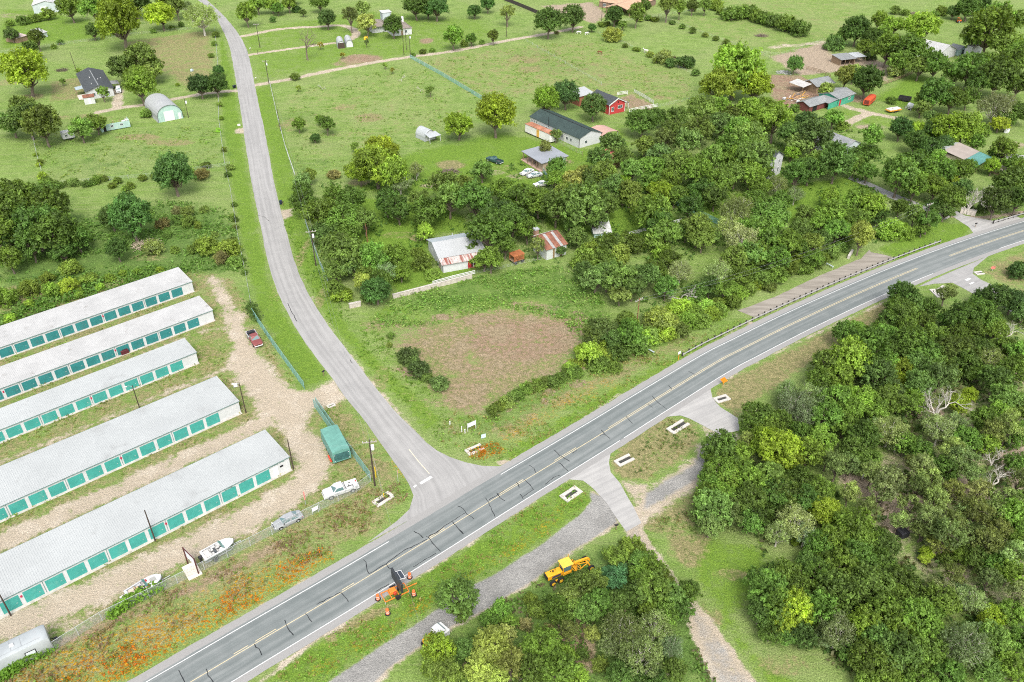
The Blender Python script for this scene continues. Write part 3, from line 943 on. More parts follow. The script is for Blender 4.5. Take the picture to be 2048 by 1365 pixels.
def proto(name, seed, rz=.78, zc=1.12, nl=26, lr=(.26, .42), count=5200, leaf=.085, up=.35, contrast=.3, yellow=0.0, twigs=0, low=-.55, bark=None, fill=.0, spread=.72, stems=1, per=20, spray=.085):
    """unit tree (crown radius 1): lobes of leaves round a branching trunk; returns crown mesh, trunk mesh, crown height"""
    r = np.random.default_rng(seed)
    C, S = [], []
    tries = 0
    while len(C) < nl and tries < 4000:
        tries += 1
        d = r.normal(size=3)
        d /= np.linalg.norm(d)
        if d[2] < low:
            continue
        q = spread * r.uniform(.55, 1.08) ** .6
        p = d * q * np.array([1, 1, rz])
        rad = r.uniform(*lr)
        if all(np.linalg.norm(p - c) > .42 * (rad + s) for c, s in zip(C, S)):
            C.append(p)
            S.append(rad)
    C, S = np.array(C), np.array(S)
    wgt = S ** 2 / (S ** 2).sum()
    # sprays: leaf bunches held out at the ends of twigs all over the lobes
    ns = max(20, int(count / per))
    li = r.choice(len(C), size=ns * 2, p=wgt)
    d = r.normal(size=(len(li), 3))
    d /= np.linalg.norm(d, axis=1, keepdims=True)
    d[:, 2] = np.where(d[:, 2] < -.3, -d[:, 2] * .7, d[:, 2])
    q = r.uniform(.55, 1.22, len(li))
    B = C[li] + d * (S[li] * q)[:, None] * np.array([1, 1, .9])
    dist = np.linalg.norm(B[:, None, :] - C[None], axis=2) / S[None]
    dist[np.arange(len(li)), li] = 9
    keep = dist.min(1) > .62
    B, d, li = B[keep][:ns], d[keep][:ns], li[keep][:ns]
    sdir = d * .8 + (B / (np.linalg.norm(B, axis=1, keepdims=True) + .2)) * .5 + r.normal(size=B.shape) * .3 + np.array([0, 0, .35])
    sdir /= np.linalg.norm(sdir, axis=1, keepdims=True)
    sv = r.uniform(1 - contrast * .9, 1 + contrast * .9, len(B))
    si = np.repeat(np.arange(len(B)), per)
    n = len(si)
    along = r.uniform(-.6, 1.0, n)
    off = r.normal(size=(n, 3)) * (spray * .62 * (1.15 - .5 * np.clip(along, 0, 1)))[:, None]
    P = B[si] + sdir[si] * (along * spray * 1.5)[:, None] + off
    off_n = off / (np.linalg.norm(off, axis=1, keepdims=True) + 1e-6)
    N = d[si] * .5 + off_n * .6 + r.normal(size=(n, 3)) * .45 + np.array([0, 0, up])
    d, li = d[si], li[si]
    lobe = r.uniform(1 - contrast, 1 + contrast, len(C))
    warm = r.uniform(0, 1, len(C)) ** 2
    v = lobe[li] * sv[si] * r.uniform(.7, 1.3, n)
    y = np.clip(yellow * (warm[li] * .6 + .6 * (r.uniform(size=len(B))[si] > .55)), 0, 1)
    tone = np.stack([v * (1 + .5 * y), v * (1 + .45 * y), v], 1)
    size = leaf * r.uniform(.7, 1.35, n)
    cm = leaves_mesh(name + '_crown', P + np.array([0, 0, zc]), N, size, tone, r)
    # trunk and limbs
    mb = MB()
    fork = zc * .42
    for s in range(stems):
        a = 2 * math.pi * s / stems + 1
        bx, by = (0, 0) if stems == 1 else (math.cos(a) * .07, math.sin(a) * .07)
        fx, fy = r.normal() * .05 + bx * 2.5, r.normal() * .05 + by * 2.5
        mb.tube([(bx, by, -.03), (bx * 1.3 + fx * .3, by * 1.3 + fy * .3, fork * .5), (fx, fy, fork)], [.085, .062, .055] if stems == 1 else [.06, .045, .04], 7)
        for k in range(len(C)):
            if k % stems != s:
                continue
            e = C[k] * np.array([.9, .9, .8]) + np.array([0, 0, zc])
            m1 = np.array([fx, fy, fork]) * .5 + e * .5 + r.normal(size=3) * .06 - np.array([0, 0, .06])
            mb.tube([(fx, fy, fork - .03), tuple(m1), tuple(e)], [.034, .020, .008], 5)
    for _ in range(twigs):
        k = r.integers(len(C))
        a = C[k] * .8 + np.array([0, 0, zc])
        dd = C[k] / (np.linalg.norm(C[k]) + 1e-6) + r.normal(size=3) * .5
        dd /= np.linalg.norm(dd)
        ln = S[k] * r.uniform(.9, 1.35)
        mb.tube([tuple(a), tuple(a + dd * ln * .55 + r.normal(size=3) * .03), tuple(a + dd * ln)], [.014, .010, .004], 4)
    tm = mesh_of(name + '_trunk', mb, bark or M_BARK, True)
    return dict(crown=cm, trunk=tm, zc=zc)


def dead_proto(name, seed, levels=5, zc=1.2, bark=None):
    r = random.Random(seed)
    mb = MB()

    def grow(p, d, ln, rad, lv):
        q = p + d * ln * .5 + Vector((r.gauss(0, 1), r.gauss(0, 1), r.gauss(0, 1))) * ln * .07
        e = p + d * ln + Vector((r.gauss(0, 1), r.gauss(0, 1), r.gauss(0, 1))) * ln * .08
        mb.tube([p, q, e], [rad, rad * .82, rad * .6], 6 if lv > 2 else 3)
        if lv == 0:
            return
        for _ in range(3):
            nd = (d + Vector((r.gauss(0, .55), r.gauss(0, .55), r.gauss(.12, .4)))).normalized()
            grow(e if r.random() > .35 else q, nd, ln * r.uniform(.6, .82), rad * .55, lv - 1)

    grow(Vector((0, 0, -.03)), Vector((.08, 0, 1)), .56, .06, levels)
    return dict(crown=None, trunk=mesh_of(name + '_trunk', mb, bark or M_PALEBARK, True), zc=zc)


PR = {
    'oak': [proto('oak', 11), proto('oak', 12, nl=30, rz=.9), proto('oak', 13, nl=22, rz=.7, twigs=20), proto('oak', 14, nl=32, lr=(.2, .36), rz=.85, twigs=16), proto('oak', 15, nl=20, lr=(.26, .46), rz=.78), proto('oak', 16, nl=18, lr=(.2, .44), rz=.8, count=4300, twigs=24), proto('oak', 17, nl=26, lr=(.18, .4), rz=.95, count=5000)],
    'broad': [proto('broad', 21, rz=.8, zc=1.0, nl=36, lr=(.2, .36), count=8600, leaf=.066, spray=.075), proto('broad', 22, rz=.76, zc=.95, nl=38, lr=(.18, .36), count=8600, leaf=.066, spray=.075)],
    'elm': [proto('elm', 31, rz=1.0, zc=1.35, nl=22, lr=(.18, .38), count=5000, leaf=.08), proto('elm', 32, rz=1.05, zc=1.4, nl=24, lr=(.18, .36), count=5000, leaf=.08, twigs=14)],
    'mesquite': [proto('mesquite', 41, rz=.72, zc=1.0, nl=30, lr=(.18, .34), count=5200, leaf=.052, contrast=.22, twigs=60, up=.15, bark=M_PALEBARK, per=16, spray=.085), proto('mesquite', 42, rz=.78, zc=1.05, nl=30, lr=(.18, .32), count=5200, leaf=.052, contrast=.22, twigs=60, up=.15, bark=M_PALEBARK, per=16, spray=.085)],
    'sparse': [proto('sparse', 51, rz=.8, zc=1.7, nl=20, lr=(.2, .36), count=3000, leaf=.075, twigs=30, per=16), proto('sparse', 52, rz=.9, zc=1.6, nl=18, lr=(.2, .38), count=3000, leaf=.075, twigs=30, per=16)],
    'gold': [proto('gold', 61, rz=.8, zc=1.0, nl=28, lr=(.22, .38), count=7200, leaf=.07, yellow=.9, per=24, spray=.09)],
    'shrub': [proto('shrub', 71, rz=.75, zc=.55, nl=20, lr=(.24, .46), count=3400, leaf=.1, low=-.75, stems=3, spray=.11), proto('shrub', 72, rz=.85, zc=.6, nl=18, lr=(.26, .48), count=3400, leaf=.1, low=-.75, stems=3, spray=.11), proto('shrub', 73, rz=.65, zc=.48, nl=22, lr=(.22, .44), count=3400, leaf=.1, low=-.75, stems=3, spray=.11), proto('shrub', 74, rz=.9, zc=.62, nl=14, lr=(.2, .5), count=3000, leaf=.1, low=-.75, stems=3, spray=.12)],
    'bloom': [proto('bloom', 75, rz=.7, zc=.52, nl=22, lr=(.22, .42), count=4000, leaf=.085, low=-.75, stems=3, yellow=.8, contrast=.28, spray=.1)],
    'dead': [dead_proto('dead', 81), dead_proto('dead', 83)],
    'bare': [dead_proto('bare', 87, 5, 1.0, M_BARK)],
    'snag': [dead_proto('snag', 85, 4)],
    'sapling': [proto('sapling', 91, rz=1.2, zc=1.5, nl=12, lr=(.3, .5), count=700, leaf=.2, spray=.16)],
}
# key: (shape, tint, name, category, words)
KIND = {
    'o': ('oak', (.076, .140, .026), 'live_oak', 'tree', 'dark green oak'),  # o, m and l are all oaks, divided by leaf tint alone
    'm': ('oak', (.105, .190, .032), 'cedar_elm', 'tree', 'mid green oak'),
    'l': ('oak', (.104, .172, .040), 'post_oak', 'tree', 'olive green oak'),
    'b': ('broad', (.165, .265, .030), 'shade_tree', 'tree', 'bright green tree'),
    'k': ('broad', (.065, .132, .030), 'shade_tree', 'tree', 'deep green round tree'),
    'y': ('gold', (.135, .205, .030), 'shade_tree', 'tree', 'yellow green broad tree'),
    'p': ('mesquite', (.150, .220, .085), 'mesquite_tree', 'tree', 'pale grey green mesquite'),
    'w': ('elm', (.185, .250, .060), 'willow_tree', 'tree', 'light green soft tree'),
    'e': ('elm', (.100, .165, .032), 'elm_tree', 'tree', 'upright leafy elm'),
    't': ('sparse', (.130, .185, .055), 'sparse_tree', 'tree', 'thin see-through tree'),
    'd': ('dead', (1, 1, 1), 'dead_tree', 'dead tree', 'bleached dead tree'),
    'x': ('bare', (1, 1, 1), 'bare_tree', 'dead tree', 'leafless brown spreading tree'),
    'n': ('snag', (1, 1, 1), 'dead_tree', 'dead tree', 'small leafless tree'),
    'u': ('shrub', (.110, .180, .034), 'shrub', 'shrub', 'mid green shrub'),
    'v': ('shrub', (.175, .280, .040), 'shrub', 'shrub', 'bright green shrub'),
    'c': ('shrub', (.070, .130, .032), 'shrub', 'shrub', 'dark green shrub'),
    'r': ('shrub', (.140, .150, .060), 'shrub', 'shrub', 'brownish olive shrub'),
    'f': ('bloom', (.170, .235, .065), 'flowering_shrub', 'shrub', 'pale blooming shrub'),
    'a': ('shrub', (.075, .185, .075), 'shrub', 'shrub', 'blue green shrub'),
    's': ('sapling', (.115, .190, .036), 'sapling', 'sapling', 'small upright sapling'),
    'z': ('sapling', (.200, .210, .035), 'sapling', 'sapling', 'yellow leaved sapling'),
}
TREES = '''
b 50,144,44 238,42,46 279,170,33 321,31,30 991,229,38 917,252,31 1472,142,56 1437,172,40 1510,172,38
l 54,240,38 84,250,34 22,245,32 245,138,30 285,120,36 303,146,22 45,215,26
m 160,258,26 191,248,22 140,15,26 188,15,30 225,40,24
k 346,349,42 262,438,42 222,437,26 186,63,15 23,70,16 400,172,26 432,170,25 437,142,12 268,5,35
p 403,36,32 372,14,16 800,366,28 832,340,17
e 352,12,18 73,76,17 60,98,17 330,5,20
u 20,48,8 45,42,12 70,38,11 95,30,13 120,85,7 108,94,6 23,108,5 306,63,6 344,56,6 362,50,6 94,365,12 147,366,11 261,372,9 413,331,9 460,335,9 429,88,6 422,112,6 293,228,11 208,358,9 120,372,8 172,369,8 225,372,8 250,378,7
v 193,361,10 437,261,6 443,237,5 355,170,4 85,352,9 78,330,6 72,310,5
r 404,350,14 1113,66,5
s 158,144,6 125,164,6 205,187,12 770,132,5 860,182,8 597,177,5 710,294,9
z 641,91,6 685,111,5 785,141,5
o 30,395,44 77,395,36 98,417,36 150,472,26 5,420,40
o 37,430,42 68,452,42 114,468,46 25,472,40 155,478,24 18,518,26 -20,470,44 60,490,30 125,505,24
k 234,500,23 253,410,24
f 308,497,20 375,425,14
r 326,448,14 443,518,14 354,423,10
u 354,440,12 378,445,14 409,420,9 412,494,21 455,497,23 141,537,20 180,558,16 95,558,14 58,580,19 468,525,15 385,500,12 300,425,8 335,470,9 395,452,8 430,470,8 350,500,9 470,440,7 468,410,6 466,480,8 130,500,12
v 9,598,22 101,583,17 138,574,18 20,640,12 160,590,10 220,556,10 246,548,8 440,515,12 60,608,10 200,575,9 275,545,8 320,540,8
m 492,26,20 544,9,18 577,6,15 606,26,8 640,6,20 515,8,16 555,18,12 585,-6,16 505,-8,16
c 546,40,7 593,19,9
k 654,38,20 786,52,20 832,12,28 873,16,26 949,23,16 975,9,15 855,20,18
t 700,32,20 1015,26,18 733,84,6
w 726,18,15 733,47,22
x 610,82,26
n 803,152,7 840,174,6 643,170,7
m 906,73,22 943,79,12
u 928,88,8 846,104,7 865,101,6 826,110,5 964,85,6 590,155,9 1276,100,6 1300,111,6
e 986,73,12 640,277,1
m 597,249,15 653,249,17 640,240,9
k 630,277,12
y 752,330,48 785,345,36 720,345,32 765,300,34
l 606,363,20 620,352,14
r 667,350,12
o 606,385,20 610,408,28 644,430,36 685,439,36 644,468,24 729,442,26 703,400,28 773,405,26 797,420,28 858,421,33 848,443,20 665,395,22
l 899,398,32 890,372,30 964,342,24 840,398,22 930,380,26
b 852,466,19
p 685,490,26 773,546,22
l 684,505,42 705,530,28 672,545,24
m 744,518,32 794,512,27 726,520,24 730,548,22
v 685,591,20
k 753,582,30 736,596,16
u 846,524,21 864,550,15 779,691,6 782,672,8 832,505,12
c 817,712,21 836,738,20 878,768,17 855,757,12 826,726,14
o 978,462,46 949,400,40 981,518,26 998,430,34 1010,490,24 968,522,24
m 942,497,19 1033,403,36 1077,406,34 1024,441,34 1045,390,28 1000,380,26 1055,460,24
l 1112,418,32 1168,415,44 1140,395,30 1190,440,26
o 1156,476,24 1150,448,22
w 1112,270,13 1091,297,14 1145,362,22 1165,345,16
m 1113,335,20 1110,360,22
k 1097,44,27 1146,35,26 1229,32,20 1184,56,9
e 1273,26,17 1245,50,10 1335,9,20 1290,14,12 1360,16,14 1385,12,14 1410,12,14
u 1431,12,15 1464,29,20 1484,26,16 1310,40,8 1205,50,8
f 1225,72,19 1329,117,17 1300,110,8
c 1373,126,18 1340,128,10 1391,146,8
b 1093,202,28
k 1132,190,28 1187,215,27
k 1285,245,33 1312,236,22
l 1352,235,22 1405,223,30 1345,262,26 1330,285,26 1400,262,30 1372,285,28 1318,310,28 1290,292,24 1440,250,30 1470,232,28
m 1440,215,24 1500,225,30 1530,250,28 1480,265,30 1455,295,30 1425,320,28 1395,345,30 1360,330,30 1305,335,28 1495,305,30 1300,370,30 1335,365,28 1265,340,22
l 1225,290,26 1200,320,24 1245,315,20 1210,350,26 1230,375,26 1260,385,24 1180,362,22 1190,395,26 1215,410,24 1280,410,26
o 1350,390,24 1405,385,30 1440,365,30 1470,350,26 1380,415,26 1430,395,26 1400,362,26
b 1320,388,27 1250,360,14
o 1305,428,36 1332,468,30 1318,450,30 1245,402,14
l 1396,458,30 1372,462,20 1425,470,20 1405,480,24
p 1472,424,34 1484,480,36 1460,455,28
m 1510,400,24 1539,430,38 1533,470,38 1498,460,26 1577,488,30 1560,405,26 1520,375,24 1500,510,30 1556,518,26 1470,520,26
u 1214,497,34 1258,488,26 1170,520,26 1200,520,24 1240,510,22 1185,505,20 1230,480,18
v 1316,488,26 1322,505,18
l 1238,560,40 1215,550,28 1191,560,28 1265,575,28 1288,556,32 1240,590,24 1170,545,22
n 1365,575,26 1390,570,20
p 1361,544,28 1434,547,28 1450,530,20
o 1332,575,24 1390,585,22 1449,579,24 1478,556,24 1310,540,26 1340,520,22 1420,575,22
l 1203,661,30 1185,672,20 1225,680,20
m 1258,668,26 1258,645,18
v 1179,711,26 1209,694,16 1153,729,14 1165,700,14
f 1326,647,32 1300,655,20 1295,635,14
v 1361,620,24 1387,629,20 1380,605,18 1414,614,16 1345,625,18
u 1103,764,15 1077,770,15 1121,755,13 1053,778,14 1035,790,14 1012,804,15 988,822,14 1000,812,12 1135,742,13 1062,775,12 1090,766,12 1022,797,12
l 1250,640,20 1180,690,16
m 1503,228,30 1550,240,35 1530,215,22
k 1609,243,26 1580,270,26 1640,250,18
l 1498,281,34 1509,316,36 1627,272,36 1660,300,18 1600,290,26
b 1583,308,17
o 1673,325,34 1620,340,30 1640,320,26 1709,331,22 1732,308,25 1590,350,26
m 1668,237,20 1744,273,24 1500,350,30 1470,320,26 1530,345,18
u 1685,252,14 1782,202,9 1590,218,10
u 1498,26,20 1530,38,17 1550,44,16 1574,50,18 1600,60,18 1515,34,14 1586,56,14
c 1670,88,20 1741,113,12
k 1714,60,28 1744,78,22 1690,70,18
b 1843,56,38
m 1758,40,17 1790,50,22 1776,97,28 1817,103,40 1870,129,26 1840,135,24 1800,125,22 1730,95,20 1765,70,20
f 1791,144,18
k 1590,129,18
b 1732,164,12
k 1735,164,30
w 1691,152,20 1708,145,18
w 1653,180,16
k 1937,18,26 1960,10,24 1908,25,16
u 1884,23,12 1870,28,8 1790,22,10 1810,26,9
m 1980,62,46 2025,44,30 2010,90,30 1950,80,24 1995,35,28 2040,110,26
o 1940,138,34 1996,155,34 2025,125,30 2037,165,28 1960,165,26 1910,150,22 1975,125,24
o 1870,188,33 1905,200,28 1937,196,20 1850,200,20
p 1992,216,36
k 2031,226,26 2010,240,22
l 1843,217,19 1860,235,14
b 1905,260,40
m 1930,255,30 1880,250,22 1950,285,18 1960,262,20
b 1832,262,20
k 1802,258,24 1870,265,26 1860,300,26 1832,285,24 1890,290,18
y 1999,248,20
m 2008,299,26 2030,330,24 1990,310,14
o 1735,345,20 1720,320,18
m 1826,331,36 1850,345,30 1800,352,34 1876,316,18 1890,345,24 1920,340,26 1940,330,14 1830,370,28 1870,375,30
b 1908,305,12 1985,333,18 1905,365,14
d 1950,385,30 1985,378,34
n 1935,400,18
o 2022,366,34 2040,340,22 1993,405,28 2037,400,26 2010,385,26 1905,400,26 1925,380,22
b 1990,395,18
c 1965,418,12 1940,420,9
m 1668,427,32 1712,405,28 1744,412,28 1673,462,28 1690,440,24 1720,435,20 1640,445,20 1660,395,18
l 1621,488,24 1600,460,22 1640,480,22 1610,430,20
p 1590,390,20 1555,370,22
w 1723,474,24 1722,462,20
v 1785,463,24 1770,470,18 1817,468,15 1800,455,16
o 1858,442,22 1890,424,20 1830,430,20 1758,432,20 1870,415,18 1800,415,18 1845,460,16
u 1498,552,24 1524,560,22 1553,550,20 1577,536,19 1609,538,17 1638,522,18 1662,508,16 1498,580,14 1540,575,14 1600,520,16 1680,495,14 1690,480,14
v 1480,585,16 1515,570,12 1590,530,12 1650,515,10 1460,600,12 1435,605,12
o 1515,512,26 1627,518,20 1545,500,22 1600,500,20
n 1545,520,14 1580,510,10
c 2034,544,18 2048,535,14
v 2000,575,6
o 1805,591,28 1795,615,24 1802,632,30 1830,610,24 1858,619,24 1760,655,16 1815,660,24 1850,640,20 1870,670,26 1775,640,20 1900,640,24
t 1893,585,22
o 1928,635,34 1955,620,28 1975,640,28 1940,660,26 1990,660,24 1915,670,24 1885,690,24
k 1993,598,32 2025,605,26 1965,596,20 2048,625,24
d 2022,655,26
p 1850,760,14 1980,715,24
m 1691,668,26 1715,660,18 1741,697,40 1776,672,26 1697,717,42 1720,730,30 1656,729,36 1680,755,30 1640,760,28 1735,740,30 1765,720,28
o 1823,688,32 1850,705,30 1870,725,28 1790,700,26 1836,730,26 1960,700,28 1930,730,30 1900,740,26
b 1802,735,26 1770,755,18 1795,760,18
l 1915,708,36 1880,755,30 1840,770,28 1758,755,36 1780,780,26
m 2007,697,30 2040,710,28 2031,740,30 1990,760,30 1960,745,26
d 1890,792,40
b 1915,810,22 1940,790,16 1830,790,20
p 1860,800,18 1880,860,34 1860,845,24 1910,850,26 1900,875,22
m 2015,800,34 2048,820,30 2000,830,24
t 2020,850,30 1990,865,26
p 1780,865,36 1755,850,22 1795,885,24
o 1726,874,32 1733,916,28 1705,895,24
m 1674,799,34 1721,799,34 1780,800,34 1820,810,28 1700,820,26 1750,820,28 1651,834,36 1690,850,30
p 1592,812,34 1574,780,22 1615,790,28 1610,830,28 1640,800,28 1565,800,18
o 1517,836,34 1505,855,24 1559,845,28 1540,860,26
t 1495,880,20 1675,930,26 1655,915,20
m 1644,881,30 1616,905,32 1600,870,26
b 1557,897,46 1530,885,32 1580,915,32
m 1441,896,34 1471,912,34 1429,915,26 1455,930,30 1480,940,30
m 1437,946,34 1464,962,36 1420,962,26 1500,965,34 1540,950,34 1415,990,24 1450,995,30
y 1455,945,20
l 1429,1019,42 1400,1030,24 1454,1030,32 1420,1050,26
o 1500,1000,34 1549,985,38 1569,990,38 1639,984,30 1600,960,30 1520,1030,28 1500,1045,26 1610,1000,30 1580,1020,26
p 1592,1045,38 1557,1068,30 1610,1070,26
b 1651,1026,34 1590,1085,10
m 1705,1057,38 1680,1040,28 1670,1080,32 1720,1085,30 1640,1090,30 1750,1078,28 1700,1100,28
t 1700,985,24 1735,1010,22 1820,1010,26 1800,1040,24 1870,1000,28 1905,980,26 1945,950,26 1960,985,28 1840,970,24 1700,930,24 1745,945,24 2010,1000,30 2040,960,28 1905,1045,26 1880,1090,26 1935,1075,28 2000,1060,30 2030,1110,28 1910,1150,24 1980,1160,28 2040,1190,30
m 1890,940,28 1935,880,28 1975,890,28 1840,900,28 1810,890,24 1965,840,28 2030,870,30
t 1780,965,36 1765,985,26 1845,935,30 1830,925,22 1860,960,24
t 1925,915,32 1910,930,24 1905,900,26
d 2000,950,40 1995,905,26
o 2035,930,24
b 1862,985,16
t 1950,1020,32 1990,1025,30 1925,1030,24 1859,1040,32 1845,1060,24
m 2020,1030,34 2040,1000,24 2048,1060,30
t 1897,1068,34 1880,1060,26 1974,1085,36 1955,1075,26
b 1854,1107,15 1848,1118,12
u 1894,1120,18
m 1925,1110,22 1953,1118,26 2020,1147,30 2040,1095,28 1990,1130,26
o 1656,1110,28 1715,1120,34 1680,1130,36 1755,1125,36 1774,1090,28 1742,1170,42 1800,1165,36 1720,1200,34 1790,1200,32
o 1530,1180,42 1575,1150,34 1555,1215,36 1520,1225,28 1600,1185,32 1545,1150,26 1635,1150,32 1620,1125,26
y 1590,1225,40 1610,1185,28 1565,1250,30
o 1540,1265,26 1575,1270,26 1605,1275,26
m 1672,1187,40 1640,1220,36 1660,1240,36
p 1675,1262,42 1690,1240,30 1650,1275,24
m 1768,1227,40 1840,1241,42 1800,1250,34 1730,1250,36 1881,1200,36 1860,1215,30
p 1881,1185,36 1942,1198,36 1920,1185,24
b 1985,1232,26 1970,1245,18
p 1929,1294,48 1905,1310,34 1950,1275,34
o 1790,1302,42 1754,1285,36 1734,1318,40 1854,1307,40 1820,1330,34 1700,1300,30 1770,1345,34
m 2022,1334,34 2022,1227,30 1988,1281,34 1900,1350,34 1975,1340,32 2048,1280,30 1840,1365,34 1735,1365,28
u 1150,745,16 1195,725,22 1235,705,24 1275,690,26 1300,672,22 1355,660,20 1230,735,14 1400,640,20 1440,622,18 1465,606,16
v 1140,735,14 1215,712,18 1290,680,20 1330,668,22 1375,645,20 1425,630,16
f 1310,640,20 1345,655,16 1215,690,14
u 1345,46,6 1365,54,6 1385,62,7 1410,71,6 1432,78,6 1452,86,7 1475,94,6 1215,48,6 1235,45,6 1280,40,6 1296,37,7 1250,92,6 1270,99,5 1312,122,7 1385,18,8 1440,24,8
u 448,300,6 455,350,7 465,432,6 471,455,6 484,520,7 489,545,7 432,70,7 437,160,7 440,210,6 80,325,6 90,360,7 110,368,7 135,366,7 185,365,8 235,362,8 285,357,8 310,354,8 380,342,8
o 760,562,22 697,462,26
m 802,545,22 668,577,20
w 726,565,20
t 1076,492,18
l 1120,500,14
u 1268,1100,24 1250,1092,14
a 1225,1154,26 1240,1140,16
m 1230,1112,22 1297,1127,22 1280,1120,20 1315,1145,22 1280,1150,22
l 1165,1174,30 1140,1200,24 1140,1195,30 1190,1165,26
m 1112,1215,24 1196,1205,34 1175,1225,26 1150,1220,24
e 1308,1180,36 1280,1190,28 1330,1165,24
o 1342,1194,32 1371,1190,28 1360,1220,28 1330,1230,28 1232,1210,26 1255,1195,24
m 1297,1225,24 1385,1175,14 1310,1215,24
p 1241,1262,40 1308,1254,38 1281,1315,46 1342,1295,28 1270,1280,30 1225,1290,28
o 1297,1355,34 1350,1340,26 1240,1350,28
m 1114,1339,40 1080,1290,36 1062,1346,36 1150,1355,28 1130,1310,24
t 1136,1261,24 1185,1268,20
u 1073,1221,20 1118,1230,20 1095,1205,16 1060,1200,14 1200,1330,16 1165,1310,14
e 915,1195,46 922,1225,24
m 1004,1221,22 977,1241,20 1020,1245,18
y 878,1304,36 868,1332,28
u 872,1288,15 880,1278,13
l 892,1348,32 930,1300,24
w 982,1295,40 959,1339,34 1011,1272,26 1022,1328,32 995,1355,28
r 1095,1260,12 1050,1250,14
'''
LM = [('the black roofed house', 200, 175), ('the green fronted metal hut', 335, 220), ('the collapsed mobile home', 232, 260), ('the top left long shed', 90, 12),
      ('the chimney ranch house', 790, 45), ('the pair of metal carports', 692, 86), ('the small white hut', 852, 270), ('the red barn', 1232, 210), ('the white steel building', 1130, 260),
      ('the grey roofed porch house', 1080, 320), ('the white farmhouse', 905, 510), ('the rusty striped shed', 1100, 490), ('the tan roofed ranch house', 1235, 10), ('the two white horses', 1165, 65),
      ('the green walled barn', 1685, 195), ('the pole stable', 1698, 125), ('the white cottage roof', 1890, 95), ('the grey metal barn', 1690, 285), ('the two storey house', 1550, 320),
      ('the teal brown roof', 1930, 305), ('the open white shed', 2018, 328), ('the rearmost storage row', 180, 640), ('the maroon pickup', 510, 680), ('the bare brown lot', 990, 700),
      ('the ribbed concrete apron', 1640, 580), ('the orange diamond sign', 1447, 763), ('the island culvert', 1310, 895), ('the yellow grader', 1130, 1135), ('the gravel driveway', 1440, 1280),
      ('the side street', 1950, 560), ('the sandy track', 1800, 1010), ('the low stone gate wall', 1935, 425), ('the side road curve', 540, 500), ('the white trailer', 135, 275), ('the wide front lawn', 1660, 420),
      ('the lower right corner', 2030, 1340), ('the mid right edge', 2040, 700), ('the mown wood clearing', 1560, 1330), ('the dead clearing tree', 2000, 950), ('the tall dead oak', 1890, 792),
      ('the scrub field edge', 10, 450), ('the roadside pole', 630, 490), ('the white arbor', 783, 425), ('the hidden grove lawn', 1350, 420), ('the bright paddock giant', 1472, 142)]
SIZE_W = [(3.0, 'small'), (4.6, ''), (99, 'big')]
ORD = ['', 'second', 'third', 'fourth', 'fifth', 'sixth', 'seventh', 'eighth', 'ninth', 'tenth', 'eleventh', 'twelfth']


def plant_trees():
    rows = []
    rr = random.Random(5)
    for line in TREES.strip().split('\n'):
        k, rest = line.split(' ', 1)
        for s in rest.split():
            x, y, r = [float(q) for q in s.split(',')]
            if r < 2:
                continue
            rows.append((k, x, y, r))
    labels = {}
    for i, (k, x, y, r) in enumerate(rows):
        lm = min(LM, key=lambda q: (q[1] - x) ** 2 + (1.25 * (q[2] - y)) ** 2)
        dx, dy = x - lm[1], y - lm[2]
        a = math.degrees(math.atan2(-dy * 1.2, dx)) % 360
        rel = ['right of', 'up right from', 'behind', 'up left from', 'left of', 'down left from', 'in front of', 'down right from'][int(((a + 22.5) % 360) // 45)]
        Rm = r * depth(x, y, 3) / FPX
        sz = 'small' if (KIND[k][3] == 'tree' and Rm < 3.1) else ('large' if (KIND[k][3] == 'tree' and Rm > 4.8) else '')
        key = (sz, KIND[k][4], rel, lm[0])
        labels.setdefault(key, []).append((dx * dx + dy * dy, i))
    lab = {}
    for (sz, wd, rel, lm), L in labels.items():
        base = (sz + ' ' + wd).strip()
        if base.startswith('small small'):
            base = base[6:]
        for n, (_, i) in enumerate(sorted(L)):
            if len(L) == 1:
                lab[i] = f'{base} {rel} {lm}'
            else:
                lab[i] = f'{base} {rel} {lm}, {(ORD[min(n, 11)] + " closest").strip()}'
    for i, (k, x, y, r) in enumerate(rows):
        shape, tint, nm, cat, wd = KIND[k]
        pr = PR[shape][rr.randrange(len(PR[shape]))]
        Rm = r * depth(x, y, 3) / FPX
        z = pr['zc'] * Rm
        Rm = r * depth(x, y, z) / FPX * {'tree': .99, 'dead tree': 1.35, 'shrub': 1.10}.get(cat, 1.0)
        zs = rr.uniform(.9, 1.3) if cat == 'tree' else rr.uniform(.9, 1.1)
        p = G(x, y, pr['zc'] * Rm * zs)
        t = thing(nm, lab[i], cat, (p.x, p.y, 0), rr.uniform(0, 6.28), scale=(Rm, Rm * rr.uniform(.94, 1.06), Rm * zs))
        v = rr.choice((rr.uniform(.9, 1.25), rr.uniform(1.2, 1.55), rr.uniform(1.45, 1.9)))
        h = rr.uniform(-.06, .20)
        gy = max(0.0, rr.uniform(-.4, .22))
        if pr['crown']:
            c = obj('crown', pr['crown'], None, t)
            c.color = (tint[0] * v * (1 + h + gy * .3), tint[1] * v, tint[2] * v * (1 - h + gy * 1.6), 1)
        obj('trunk', pr['trunk'], None, t)


plant_trees()
